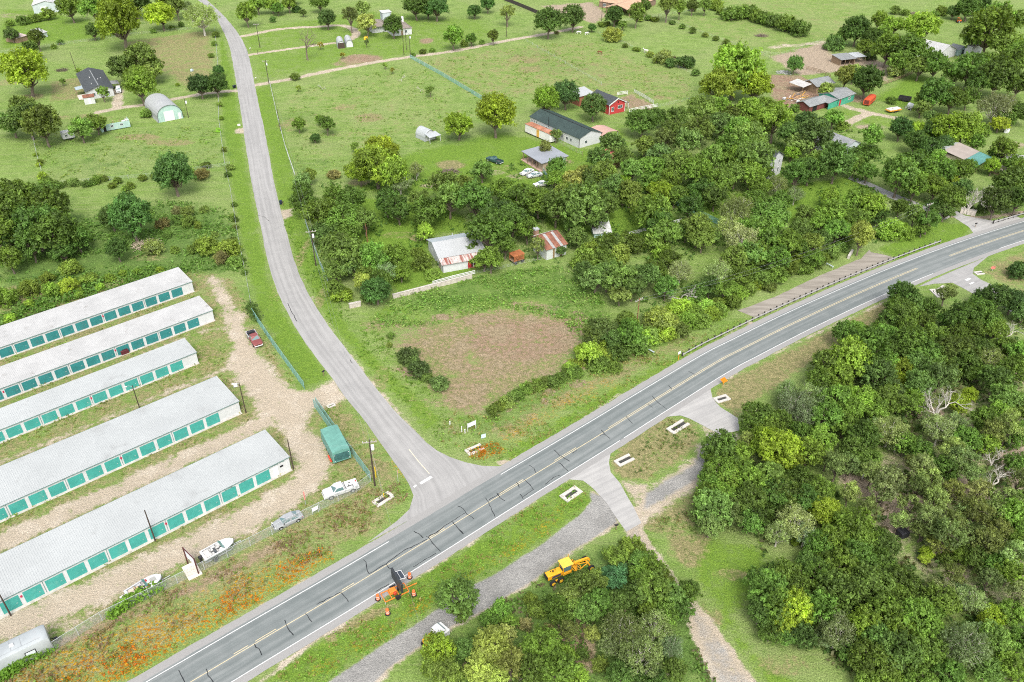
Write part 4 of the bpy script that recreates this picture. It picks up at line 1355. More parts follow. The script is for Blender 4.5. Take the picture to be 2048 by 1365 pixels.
# ================================================================== BUILDINGS
M_WALLW = mat('white metal siding', (.50, .51, .51), .6, .06, .8, dirt=(.45, .42, .38), dirt_amt=.15)
M_TRIM = mat('grey green trim', (.12, .20, .18), .6, .15, 1)
M_TEAL = mat('teal roller door', (.050, .29, .25), .5, .10, .6, dirt=(.085, .32, .27), dirt_amt=.5)
M_TEALD = mat('dark teal roller door', (.030, .185, .185), .5, .12, .6, dirt=(.05, .17, .17), dirt_amt=.5)
M_ROOFW = mat('bright galvanised roofing', (.355, .370, .366), .55, .06, .12, spec=.4, dirt=(.295, .305, .300), dirt_amt=.45)
M_ROOFO = mat('stained white roofing', (.375, .375, .368), .6, .08, .3, dirt=(.25, .24, .225), dirt_amt=.35)
M_ROOFG = mat('dull tin roofing', (.21, .22, .22), .5, .14, .5, spec=.4, dirt=(.22, .20, .18), dirt_amt=.4)
M_DARKR = mat('charcoal shingles', (.055, .062, .066), .9, .25, 1.5)
M_GREENR = mat('dark green steel roof', (.030, .050, .045), .5, .15, .4)
M_BROWNR = mat('brown shingles', (.20, .17, .145), .9, .2, 1.2)
M_TANR = mat('tan roofing', (.42, .27, .18), .85, .14, .6)
M_RUST = mat('rusty tin', (.20, .085, .055), .85, .35, .8, dirt=(.30, .25, .22), dirt_amt=.4, streak=True)
M_RUSTO = mat('orange rust', (.30, .105, .04), .85, .3, 1.2, dirt=(.15, .07, .04), dirt_amt=.4)
M_RED = mat('barn red boards', (.40, .045, .045), .7, .12, 1.0)
M_WHITE2 = mat('white painted trim', (.62, .62, .61), .6, .05, 1)
M_GREYW = mat('grey siding', (.40, .45, .45), .8, .1, .8)
M_GREENW = mat('faded green metal', (.33, .46, .42), .6, .10, .7, dirt=(.45, .50, .46), dirt_amt=.4)
M_BARNG = mat('barn green boards', (.06, .30, .20), .8, .15, .8)
M_WOOD = mat('weathered timber', (.24, .17, .11), .9, .25, 2)
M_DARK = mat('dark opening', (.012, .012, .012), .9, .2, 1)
M_PINK = mat('dusty brown steel', (.43, .27, .22), .6, .08, .5)
M_GLASS = glass_mat('window glass', (.05, .07, .08))
M_STEEL = mat('galvanised steel', (.46, .48, .49), .45, .12, 3, metal=.3)
M_BLACK = mat('black rubber', (.018, .018, .019), .85, .25, 5)
M_BLK = mat('black paint', (.02, .02, .022), .5, .2, 3)
M_BLOCK = mat('masonry wall', (.42, .38, .33), .9, .16, 1.5, dirt=(.26, .22, .18), dirt_amt=.5)


def frame_at(A, B):
    """base point, heading and length of the line from photo point A to photo point B on the ground"""
    a, b = G(*A), G(*B)
    return a, ang(a, b), (b - a).length


def gable_wall(mb, x, y0, y1, h, hr, t, m=0):
    """end wall with a gable, thickness t along x"""
    ym = (y0 + y1) / 2
    pr = [(y0, 0), (y1, 0), (y1, h), (ym, hr), (y0, h)]
    mb.add([(x, y, z) for y, z in pr] + [(x + t, y, z) for y, z in pr],
           [(4, 3, 2, 1, 0), (5, 6, 7, 8, 9)] + [(i, (i + 1) % 5, (i + 1) % 5 + 5, i + 5) for i in range(5)], m)


def shell(mb, L, D, h, hr, along='x', t=.15):
    """four walls with gables; ridge runs along x or y"""
    if along == 'x':
        mb.box((L / 2, t / 2, h / 2), (L, t, h))
        mb.box((L / 2, D - t / 2, h / 2), (L, t, h))
        gable_wall(mb, 0.003, t, D - t, h, hr, t)
        gable_wall(mb, L - t - .003, t, D - t, h, hr, t)
    else:
        sub = MB()
        shell(sub, D, L, h, hr, 'x', t)
        mb.add([(y, x, z) for x, y, z in sub.v], [tuple(reversed(f)) for f in sub.f])


def gable_roof(mb, L, D, h, hr, along='x', o=.35, t=.09, ribs=0.0, amp=.04):
    """two slopes with overhang o"""
    if along == 'x':
        s = (hr - h) / (D / 2)
        e = h - s * o + .05
        q = [((-o, -o, e), (L + o, -o, e), (L + o, D / 2, hr + .05), (-o, D / 2, hr + .05)),
             ((L + o, D + o, e), (-o, D + o, e), (-o, D / 2, hr + .052), (L + o, D / 2, hr + .052))]
    else:
        s = (hr - h) / (L / 2)
        e = h - s * o + .05
        q = [((-o, D + o, e), (-o, -o, e), (L / 2, -o, hr + .05), (L / 2, D + o, hr + .05)),
             ((L + o, -o, e), (L + o, D + o, e), (L / 2, D + o, hr + .052), (L / 2, -o, hr + .052))]
    for a, b, c, d in q:
        if ribs:
            mb.ribbed(a, b, c, d, ribs, amp, t)
        else:
            mb.slab(a, b, c, d, t)


def hip_roof(mb, L, D, h, hr, o=.4):
    k = D / 2 if D < L else L / 2
    if D < L:
        r1, r2 = (k, D / 2, hr), (L - k, D / 2, hr)
        c = [(-o, -o, h), (L + o, -o, h), (L + o, D + o, h), (-o, D + o, h)]
        mb.add(c + [r1, r2], [(0, 1, 5, 4), (1, 2, 5), (2, 3, 4, 5), (3, 0, 4), (3, 2, 1, 0)])
    else:
        r1, r2 = (L / 2, k, hr), (L / 2, D - k, hr)
        c = [(-o, -o, h), (L + o, -o, h), (L + o, D + o, h), (-o, D + o, h)]
        mb.add(c + [r1, r2], [(0, 1, 4), (1, 2, 5, 4), (2, 3, 5), (3, 0, 4, 5), (3, 2, 1, 0)])


def window(par, x, y, z, w, h, face='y', out=-1, trim=None):
    """a window on a wall plane: frame proud of the wall, pane set in it"""
    f, p = MB(), MB()
    b = .09

    def bx(m_, u, v, du, dv, d0, d1):
        c = (d0 + d1) / 2 * out
        if face == 'y':
            m_.box((x + u, y + c, z + v), (du, abs(d1 - d0), dv))
        else:
            m_.box((x + c, y + u, z + v), (abs(d1 - d0), du, dv))

    bx(f, 0, h / 2, w + 2 * b, b, 0, .05)
    bx(f, 0, -h / 2, w + 2 * b, b, 0, .05)
    bx(f, -w / 2, 0, b, h - b, 0, .05)
    bx(f, w / 2, 0, b, h - b, 0, .05)
    bx(f, 0, 0, .05, h - b, 0, .045)
    bx(p, 0, 0, w - b, h - b, .003, .02)
    fo = obj('window', f, trim or M_WHITE2, par)
    obj('pane', p, M_GLASS, fo)
    return fo


def door(par, x, y, w, h, m, face='y', out=-1, name='door'):
    d = MB()
    if face == 'y':
        d.box((x, y + out * .03, h / 2 + .02), (w, .05, h))
    else:
        d.box((x + out * .03, y, h / 2 + .02), (.05, w, h))
    return obj(name, d, m, par)


# ---- five rows of storage units -----------------------------------------------------------
def lettering(par, text, x, y, z, size, m):
    cu = bpy.data.curves.new('lettering', 'FONT')
    cu.body = text
    cu.size = size
    cu.extrude = .015
    cu.align_x = 'CENTER'
    tmp = bpy.data.objects.new('lettering', cu)
    COL.objects.link(tmp)
    dg = bpy.context.evaluated_depsgraph_get()
    me = bpy.data.meshes.new_from_object(tmp.evaluated_get(dg))
    COL.objects.unlink(tmp)
    bpy.data.objects.remove(tmp)
    me.materials.clear()
    me.materials.append(m)
    o = bpy.data.objects.new('lettering', me)
    COL.objects.link(o)
    o.parent = par
    o.location = (x, y, z)
    o.rotation_euler = (math.pi / 2, 0, 0)
    return o


def storage(label, A, L, D, h, teal, roof, first, ndoor, pitch=2.93, rise=.5, text=None, solid_end=True, wide=2.38):
    """row of units: A is the front right ground corner in the photo, the row runs away to the left"""
    a = G(*A)
    th = R(41.4)
    o = a - Vector((math.cos(th), math.sin(th), 0)) * L
    t = thing('storage_building', label, 'storage units', (o.x, o.y, 0), th, 'rows of storage units')
    w = MB()
    hb = h + rise
    w.box((L / 2, .06, h / 2), (L, .12, h))
    w.box((L / 2, D - .06, hb / 2), (L, .12, hb))
    for x in (.002, L - .122):
        pr = [(.12, 0), (D - .12, 0), (D - .12, hb - .02), (.12, h)]
        w.loft([[(x + .12, y, z) for y, z in pr], [(x, y, z) for y, z in pr]])
    obj('wall', w, M_WALLW, t)
    r = MB()
    s_ = rise / D
    r.ribbed((-.16, -.16, h - s_ * .16 + .05), (L + .16, -.16, h - s_ * .16 + .05), (L + .16, D + .16, hb + s_ * .16 + .05), (-.16, D + .16, hb + s_ * .16 + .05), .31, .030, .07)
    obj('roof', r, roof, t)
    rv = MB()
    rv.box((L / 2, D + .17, hb - .02), (L + .3, .05, .16))
    obj('rear_trim', rv, M_TRIM, t)
    tr = MB()
    tr.box((L / 2, -.175, h - .02), (L + .3, .03, .14))
    tr.box((L + .012, .08, h / 2), (.02, .16, h - .2))
    obj('eave_trim', tr, M_TRIM, t)
    hd = h - .55
    for i in range(ndoor):
        x = L - first - pitch * i - wide / 2
        if x - wide / 2 < .3:
            break
        d = MB()
        for k in range(9):
            d.box((x, -.018 - .006 * (k % 2), .05 + hd * (k + .5) / 9), (wide, .03, hd / 9 - .004))
        do = obj('roller_door', d, teal, t)
        b = MB()
        b.box((x + wide * .3, -.05, .9), (.18, .03, .06))
        obj('latch', b, M_STEEL, do)
        if i % 3 == 2:
            s = MB()
            s.box((x - wide / 2 - (pitch - wide) / 2, -.03, h * .48), (.06, .05, h * .96 - .2))
            obj('downspout', s, M_TRIM, t)
        if i in (6, 13):
            s = MB()
            s.bbox((x + wide / 2 + (pitch - wide) / 2, -.06, h * .62), (.24, .1, .42))
            obj('extinguisher_box', s, mat('red box', (.42, .02, .06), .5), t)
    sl = MB()
    sl.box((L / 2, -.28, .03), (L, .55, .06))
    obj('doorstep', sl, M_CONC, t)
    if text:
        for s, x, z, size in text:
            lettering(t, s, x, -.012, z, size, mat('dark green lettering', (.03, .12, .10), .6))
    return t


def eave_depth(A, B, h):
    return (G(B[0], B[1], h) - G(A[0], A[1], h)).length


storage('rearmost long storage row with dark teal doors below the scrub', (388, 582), 56, 7.25, 2.45, M_TEALD, M_ROOFO, 2.5, 18)
storage('second storage row from the back with dark teal doors', (429, 640), 62, 6.4, 2.45, M_TEALD, M_ROOFO, 3.3, 20)
storage('narrow middle storage row with light teal doors', (397, 725), 60, 5.3, 2.45, M_TEAL, M_ROOFW, 3.0, 19)
storage('wide storage row beside the gravel yard, second from front', (482, 825), 66, 8.9, 2.6, M_TEAL, M_ROOFW, 4.0, 21)
st5 = storage('front storage row lettered COPIES FAX LAMINATING under its eave', (582, 938), 60, 8.1, 2.7, M_TEAL, M_ROOFW, 3.7, 16,
              text=[('LAMINATING', 60 - 2.2, 2.22, .46), ('FAX', 60 - 8.1, 2.22, .46), ('COPIES', 60 - 10.6, 2.22, .46)])
s_ = MB()
s_.box((60 - 1.5, -.05, 1.55), (.55, .06, .3))
obj('plaque', s_, M_BLK, st5)
door(st5, 60 - 2.6, 0, .9, 2.0, M_WHITE2)
# vents on the old rows are in the roofing stains

# ---- silver travel trailer at the lower left corner ------------------------------------------
def travel_trailer():
    a, th, L = frame_at((-75, 1395), (110, 1304))
    t = thing('travel_trailer', 'silver travel trailer at the lower left corner with vines in front', 'trailer', (a.x, a.y, 0), th)
    D = 3.0
    body = MB()
    rings = []
    for x, k in ((0, .86), (.25, .97), (.7, 1), (L - .7, 1), (L - .2, .95), (L, .84)):
        rg = []
        for y, z in ((.12, .55), (0, .8), (0, 2.35), (.18, 2.85), (.6, 3.05), (D - .6, 3.05), (D - .18, 2.85), (D, 2.35), (D, .8), (D - .12, .55)):
            rg.append((x, D / 2 + (y - D / 2) * (.9 + .1 * k), 1.7 + (z - 1.7) * k))
        rings.append(rg)
    body.loft(rings)
    obj('body', body, mat('dull silver skin', (.32, .345, .35), .45, .12, .5, spec=.5, dirt=(.34, .35, .35), dirt_amt=.4), t, smooth=True)
    m = MB()
    for x in (2, 4.3, 6.6, L - 3.0):
        m.box((x, D / 2, 3.06), (.05, D - 1.3, .025))
    m.box((L / 2, .62, 3.055), (L - 1.6, .04, .03))
    obj('roof_seam', m, mat('seam grey', (.25, .26, .27), .6), t)
    w = MB()
    w.bbox((L - 2.4, -.02, 1.85), (1.3, .06, .8))
    f = obj('window', w, M_BLK, t)
    g = MB()
    g.bbox((L - 2.4, -.055, 1.85), (1.1, .03, .6))
    obj('pane', g, mat('pale blind', (.5, .55, .55), .4), f)
    v = MB()
    v.bbox((L - 4, D / 2, 3.12), (.5, .5, .16))
    obj('roof_vent', v, M_WHITE2, t)
    for x in (L * .45, L * .45 + .9):
        wl = MB()
        wl.cyl((x, .2, .36), .36, .24, 14, 'Y')
        obj('wheel', wl, M_BLACK, t)
        wl = MB()
        wl.cyl((x, D - .2, .36), .36, .24, 14, 'Y')
        obj('wheel', wl, M_BLACK, t)
    h = MB()
    h.tube([(L - .2, D * .3, .5), (L + 1.2, D / 2, .5)], .06, 6)
    h.tube([(L - .2, D * .7, .5), (L + 1.2, D / 2, .5)], .06, 6)
    h.cyl((L + 1.1, D / 2, .3), .06, .6, 8)
    h.bbox((L + .6, D / 2, .62), (.5, .5, .3))
    obj('hitch', h, M_BLK, t)


travel_trailer()


# ---- houses, barns and sheds -----------------------------------------------------------------
def house(name, label, cat, A, B, D, h, hr, along, wall, roof, wins=(), doors=(), o=.35, ribs=0, group=None, hip=False, L=None):
    a, th, l = frame_at(A, B)
    L = L or l
    t = thing(name, label, cat, (a.x, a.y, 0), th, group)
    w = MB()
    if hip:
        for c, d in (((L / 2, .08, h / 2), (L, .16, h)), ((L / 2, D - .08, h / 2), (L, .16, h)), ((.08, D / 2, h / 2), (.16, D - .32, h)), ((L - .08, D / 2, h / 2), (.16, D - .32, h))):
            w.box(c, d)
    else:
        shell(w, L, D, h, hr, along)
    obj('wall', w, wall, t)
    r = MB()
    if hip:
        hip_roof(r, L, D, h + .02, hr)
    else:
        gable_roof(r, L, D, h, hr, along, o, .1, ribs)
    obj('roof', r, roof, t)
    for fc, u, z, ww, hh in wins:
        if fc == 'f':
            window(t, u * L, 0, z, ww, hh)
        elif fc == 'b':
            window(t, u * L, D, z, ww, hh, 'y', 1)
        elif fc == 'l':
            window(t, 0, u * D, z, ww, hh, 'x', -1)
        else:
            window(t, L, u * D, z, ww, hh, 'x', 1)
    for fc, u, ww, hh, m in doors:
        if fc == 'f':
            door(t, u * L, 0, ww, hh, m)
        elif fc == 'l':
            door(t, 0, u * D, ww, hh, m, 'x', -1)
        else:
            door(t, L, u * D, ww, hh, m, 'x', 1)
    return t, L, D


def posts(par, pts, h, r=.06, m=None, name='post'):
    for x, y in pts:
        p = MB()
        p.box((x, y, h / 2), (r * 2, r * 2, h))
        obj(name, p, m or M_WOOD, par)


t, L, D = house('house', 'white house with a charcoal gable roof beside the white car', 'house', (177.3, 200.1), (229.4, 192.3), 26, 3.0, 4.6, 'y', M_WALLW, M_DARKR,
                [('f', .25, 1.6, 1.0, 1.1), ('f', .8, 1.6, 1.0, 1.1), ('l', .3, 1.6, 1, 1), ('r', .4, 1.6, 1.2, 1), ('r', .75, 1.6, 1.2, 1), ('l', .7, 1.6, 1, 1)], [('r', .25, .95, 2.1, M_WOOD)], .45)
m_ = MB()
m_.slab((L + .1, 6.5, 2.7), (L + 3.2, 6.5, 2.45), (L + 3.2, 11, 2.45), (L + .1, 11, 2.7), .08)
obj('porch_roof', m_, M_ROOFG, t)
posts(t, [(L + 3, 6.8), (L + 3, 10.8)], 2.4)
m_ = MB()
m_.slab((-3.0, 6, 2.4), (-.1, 6, 2.7), (-.1, 10, 2.7), (-3.0, 10, 2.4), .08)
obj('porch_roof', m_, mat('blue grey awning', (.30, .36, .38), .6), t)
posts(t, [(-2.9, 6.2), (-2.9, 9.8)], 2.35)
for x, y, z in ((L * .3, 5, 4.15), (L * .62, 9, 4.4), (L * .35, 13, 4.3), (L * .75, 12, 3.9)):
    v = MB()
    v.cyl((x, y, z), .11, .5, 8)
    obj('roof_vent', v, M_WHITE2, t)
m_ = MB()
m_.box((L / 2, 11, 4.66), (.3, 22.8, .05))
obj('ridge_cap', m_, M_ROOFG, t)
deck = MB()
deck.box((-1.6, 4, .22), (2.8, 6, .2))
obj('deck', deck, mat('pale deck', (.5, .46, .4), .8), t)

t, L, D = house('garden_shed', 'small white shed with a rusty red roof in front of the house', 'shed', (170.5, 210), (191.5, 207.3), 3.0, 2.5, 3.1, 'x', M_WALLW, M_RUST, [], [('f', .5, .9, 2.0, M_WHITE2)], .2, .25)

# quonset style green fronted hut


def arch_hut(name, label, A, B, D, hh, skin, front, cat='shed', door_m=None, squash=1.0, ends=True, nseg=14, wallh=.9):
    a, th, L = frame_at(A, B)
    t = thing(name, label, cat, (a.x, a.y, 0), th)
    prof = [(0, 0), (.02 * L, wallh)]
    for k in range(1, nseg):
        q = math.pi * (1 - k / nseg)
        prof.append((L / 2 + L / 2 * math.cos(q) * .99, wallh + (hh - wallh) * math.sin(q) ** squash))
    prof += [(.98 * L, wallh), (L, 0)]
    s = MB()
    n = max(4, int(D / .5))
    k = len(prof)
    for inn in (0, 1):
        vs = []
        for i in range(n + 1):
            e = (.03 if i % 2 else 0) - inn * .08
            for x, z in prof:
                dx, dz = x - L / 2, z - hh * .3
                ln = math.hypot(dx, dz) + 1e-6
                vs.append((x + dx / ln * e, -.25 + (D + .5) * i / n, max(0, z + dz / ln * e)))
        fs = []
        for i in range(n):
            for j in range(k - 1):
                f = (i * k + j, i * k + j + 1, (i + 1) * k + j + 1, (i + 1) * k + j)
                fs.append(tuple(reversed(f)) if not inn else f)
        s.add(vs, fs)
    obj('roof', s, skin, t, smooth=False)
    if ends:
        e = MB()
        for y, t_ in ((0.02, .1), (D - .12, .1)):
            pr = [(x, z) for x, z in prof]
            ring0 = [(x + (L / 2 - x) * .03, y, z * .97) for x, z in pr]
            ring1 = [(x + (L / 2 - x) * .03, y + t_, z * .97) for x, z in pr]
            e.loft([ring1, ring0])
        obj('wall', e, front, t)
        if door_m:
            d = MB()
            d.box((L * .47, -.02, 1.7), (L * .38, .06, 3.3))
            obj('sliding_door', d, door_m, t)
            d = MB()
            d.box((L * .86, -.02, 1.1), (L * .11, .05, 2.1))
            obj('door', d, door_m, t)
            c = MB()
            for q in range(1, 12):
                x = L * q / 12
                c.box((x, .004, wallh), (.05, .03, wallh * 2 - .1))
            obj('seam', c, mat('seam green', (.22, .33, .30), .6), t)
    return t, L


arch_hut('metal_hut', 'arched metal hut with a green front and big white door', (316.5, 246.5), (368, 236.5), 15, 5.4, mat('pale arched roofing', (.32, .33, .33), .5, .07, .3), M_GREENW, 'hut', M_WHITE2, .75)
t, L = arch_hut('carport_hut', 'small white arched hut with an open lattice front in the pasture', (850, 284), (871, 278), 5.0, 3.4, mat('white arched sheeting', (.36, .38, .385), .5, .06, .4), M_WALLW, 'hut')
m_ = MB()
m_.slab((-.2, -3.0, 2.1), (L + .2, -3.0, 2.1), (L, 0, 2.7), (0, 0, 2.7), .06)
obj('awning', m_, M_STEEL, t)
posts(t, [(0, -2.8), (L, -2.8)], 2.05, .05, M_WHITE2)
for x0, lab in ((676, 'white metal carport with a dark front on the ranch drive'), (692.5, 'plain white arched carport nearest the loop drive')):
    t, L = arch_hut('carport', lab, (x0, 98 - (x0 - 676) * .16), (x0 + 14.5, 97 - (x0 - 676) * .16), 8.5, 3.2, mat('carport sheeting', (.36, .375, .375), .5, .06, .4), M_WALLW, 'carport')
    if x0 < 680:
        d = MB()
        d.box((L / 2, -.03, 1.2), (L * .9, .06, 2.3))
        obj('roller_door', d, mat('dark brown door', (.06, .04, .03), .7), t)

# collapsed mobile home


def ruined_home():
    a, th, L = frame_at((204, 265.5), (262, 255))
    t = thing('mobile_home', 'collapsed mobile home with pale walls and a fallen roof', 'mobile home', (a.x, a.y, 0), th)
    w = MB()
    w.box((L / 2 + .8, .08, 1.3), (L - 1.6, .12, 2.1))
    w.box((.35, .08, 1.2), (.7, .12, 2.4))
    w.box((L - .06, 2, 1.25), (.12, 3.6, 2.5))
    w.box((.06, 2, 1.0), (.12, 3.6, 2.0))
    obj('wall', w, M_GREENW, t)
    d = MB()
    d.box((1.15, .06, 1.05), (.85, .06, 2.1))
    obj('door', d, M_DARK, t)
    rr = random.Random(4)
    r = MB()
    n = 9
    for i in range(n):
        x0, x1 = L * i / n, L * (i + 1) / n
        z0 = 2.3 - 1.1 * math.sin(math.pi * min(1, i / n * 1.1)) + rr.uniform(-.15, .15)
        z1 = 2.3 - 1.1 * math.sin(math.pi * min(1, (i + 1) / n * 1.1)) + rr.uniform(-.15, .15)
        r.slab((x0, .1, z0 + .15), (x1 - .04, .1, z1 + .15), (x1 - .04, 3.7, z1 - rr.uniform(.2, .6)), (x0, 3.7, z0 - rr.uniform(.2, .6)), .06)
    obj('roof', r, mat('bent white roofing', (.58, .57, .54), .7, .2, .8, dirt=(.25, .16, .11), dirt_amt=.5), t)
    for i in range(6):
        b = MB()
        x = rr.uniform(.4, L - .5)
        b.tube([(x, rr.uniform(.5, 3), 1.0), (x + rr.uniform(-1.2, 1.2), rr.uniform(.5, 3.5), rr.uniform(2.2, 3.0))], .06, 4)
        obj('rafter', b, M_WOOD, t)
    for x in (3.5, 6.5, 9.0):
        if x < L - 1:
            window(t, x, .02, 1.5, .9, .7)


ruined_home()
# camper trailer under the tree


def camper(A, B, label, D=2.5, h=2.6, m=None, cat='trailer', name='camper_trailer'):
    a, th, L = frame_at(A, B)
    t = thing(name, label, cat, (a.x, a.y, 0), th)
    b = MB()
    b.bbox((L / 2, D / 2, .45 + h / 2 - .2), (L, D, h - .4), .14)
    obj('body', b, m or M_WALLW, t)
    r = MB()
    r.bbox((L / 2, D / 2, h + .08), (L * .9, D * .86, .1), .04)
    obj('roof_panel', r, mat('chalky roof', (.62, .62, .6), .7, .1, .6), t)
    v = MB()
    v.bbox((L * .4, D / 2, h + .22), (.5, .5, .2))
    obj('roof_vent', v, M_GREYW, t)
    window(t, L * .3, 0, 1.6, .8, .6)
    window(t, L * .75, 0, 1.6, .8, .6)
    for x in (L * .5, L * .5 + .8):
        for y in (.12, D - .12):
            w = MB()
            w.cyl((x, y, .33), .33, .2, 12, 'Y')
            obj('wheel', w, M_BLACK, t)
    return t


camper((128, 283), (152, 278), 'old white camper trailer left of a bright bushy tree')
# ranch house with tower
t, L, D = house('house', 'ranch house with a brown hip roof at the end of the loop drive', 'house', (785, 73), (824, 69), 14, 2.9, 5.0, 'x', M_WALLW, M_BROWNR,
                [('f', .3, 1.5, 1.2, 1.2), ('f', .7, 1.5, 1.2, 1.2), ('r', .3, 1.5, 1.2, 1.2)], [('f', .5, 1.0, 2.1, M_WOOD)], hip=True)
w_ = MB()
w_.box((-3.0, 14, 1.45), (8, 10, 2.9))
obj('wing', w_, M_WALLW, t)
w_ = MB()
hip_roof(w_, 9.6, 12, 2.92, 4.6, .4)
w_.v = [(x - 7.8, y + 8, z) for x, y, z in w_.v]
obj('wing_roof', w_, M_BROWNR, t)
w_ = MB()
w_.box((2.5, 18.5, 3.4), (4.2, 4.2, 6.8))
obj('tower', w_, M_GREYW, t)
w_ = MB()
w_.bbox((2.5, 18.5, 6.9), (4.8, 4.8, .25))
obj('tower_roof', w_, M_WALLW, t)
w_ = MB()
w_.box((8.0, 10, 4.4), (.9, .9, 3.0))
obj('chimney', w_, M_WHITE2, t)
# red barn
t, L, D = house('barn', 'red barn with white trim and a dark shingle roof', 'barn', (1217.6, 230.5), (1249.4, 223.3), 11.5, 3.6, 5.3, 'y', M_RED, M_DARKR,
                [('f', .22, 1.7, 1.0, 1.5), ('f', .68, 2.1, 1.9, 1.1)], [], .4)
for x in (.06, L - .06):
    m_ = MB()
    m_.box((x, -.012, 1.8), (.2, .03, 3.5))
    obj('corner_trim', m_, M_WHITE2, t)
m_ = MB()
for s in (-1, 1):
    m_.slab((L / 2 + s * (L / 2 + .42), -.45, 3.45), (L / 2 + s * (L / 2 + .42), -.41, 3.45), (L / 2, -.41, 5.33), (L / 2, -.45, 5.33), .2)
    m_.add([(L / 2 + s * (L / 2 + .42), -.44, 3.22), (L / 2, -.44, 5.1), (L / 2, -.44, 5.32), (L / 2 + s * (L / 2 + .42), -.44, 3.44)], [(0, 1, 2, 3) if s < 0 else (3, 2, 1, 0)])
obj('gable_trim', m_, M_WHITE2, t)
m_ = MB()
m_.box((L / 2 + .3, -.03, 3.9), (.5, .05, .45))
obj('gable_vent', m_, M_DARK, t)
m_ = MB()
m_.slab((L + .3, 1.0, 2.9), (L + 2.6, 1.0, 2.5), (L + 2.6, 12, 2.5), (L + .3, 12, 2.9), .08)
obj('porch_roof', m_, M_DARKR, t)
posts(t, [(L + 2.4, y) for y in (1.2, 4.7, 8.2, 11.7)], 2.5, .08, M_WHITE2)
m_ = MB()
m_.slab((-3.5, 12.6, 3.6), (3.2, 12.6, 3.9), (3.2, 19, 4.6), (-3.5, 19, 4.3), .1)
obj('lean_to_roof', m_, M_ROOFW, t)
m_ = MB()
m_.box((-3.2, 15.8, 1.7), (.15, 6, 3.4))
m_.box((-.4, 13.2, 1.7), (5.5, .15, 3.4))
obj('lean_to_wall', m_, mat('red brown boards', (.26, .10, .06), .8, .2, 1), t)
# white steel building
t, L, D = house('steel_building', 'long white steel building with a dark green black roof', 'building', (1158, 297.2), (1201.7, 284.9), 25.5, 3.3, 4.9, 'y', M_WALLW, M_GREENR,
                [('l', .16, 1.5, 1, 1), ('l', .24, 1.5, 1, 1), ('l', .33, 1.6, 1.1, 1.1), ('l', .66, 1.6, 1, 1), ('l', .86, 2.3, .8, .6), ('l', .91, 2.3, .8, .6), ('l', .96, 2.3, .8, .6), ('f', .3, 1.5, 1, 1)],
                [('l', .28, .9, 2.1, M_WHITE2), ('l', .75, 1.6, 2.2, M_GREYW)], .3, .5)
m_ = MB()
m_.box((L / 2, D / 2, 4.99), (.35, D + .6, .06))
m_.box((-.02, -.02, 1.65), (.14, .14, 3.3))
m_.box((L + .02, -.02, 1.65), (.14, .14, 3.3))
m_.box((-.3, D * .6, 4.3), (.1, .1, 3.4))
obj('dark_trim', m_, M_BLK, t)
# boxcar used for storage
a_, th_, L_ = frame_at((1050, 266), (1100, 288))


def boxcar():
    t = thing('storage_trailer', 'long white box trailer with a rusty orange roof and yellow door', 'trailer', (a_.x, a_.y, 0), th_)
    b = MB()
    b.box((L_ / 2, 1.3, 1.75), (L_, 2.6, 2.6))
    obj('body', b, mat('chalky white panels', (.70, .68, .67), .7, .1, .5, dirt=(.50, .30, .24), dirt_amt=.25), t)
    r = MB()
    r.ribbed((-.1, -.1, 3.08), (L_ + .1, -.1, 3.08), (L_ + .1, 2.7, 3.16), (-.1, 2.7, 3.16), .6, .05, .06)
    obj('roof', r, mat('rust orange roof', (.33, .145, .085), .8, .3, .35, dirt=(.30, .22, .22), dirt_amt=.4), t)
    d = MB()
    d.box((L_ * .52, -.03, 1.7), (1.3, .06, 2.4))
    obj('door', d, mat('yellow door', (.62, .36, .08), .7), t)
    for x in (1, 2, L_ - 2, L_ - 1):
        for y in (.25, 2.35):
            w = MB()
            w.cyl((x, y, .4), .4, .3, 12, 'Y')
            obj('wheel', w, M_BLACK, t)


boxcar()
# dusty carport


def carport():
    a, th, L = frame_at((1204, 287), (1236, 278))
    t = thing('carport', 'dusty brown steel carport at the end of the white building', 'carport', (a.x, a.y, 0), th)
    r = MB()
    prof = [(-.1, 2.2), (.15, 2.6), (L * .25, 3.0), (L / 2, 3.2), (L * .75, 3.0), (L - .15, 2.6), (L + .1, 2.2)]
    for (x0, z0), (x1, z1) in zip(prof[:-1], prof[1:]):
        r.slab((x0, 0, z0), (x1, 0, z1), (x1, 7, z1), (x0, 7, z0), .06)
    obj('roof', r, M_PINK, t)
    posts(t, [(x, y) for x in (.1, L - .1) for y in (.2, 3.5, 6.8)], 2.5, .05, M_STEEL)


carport()
# porch house


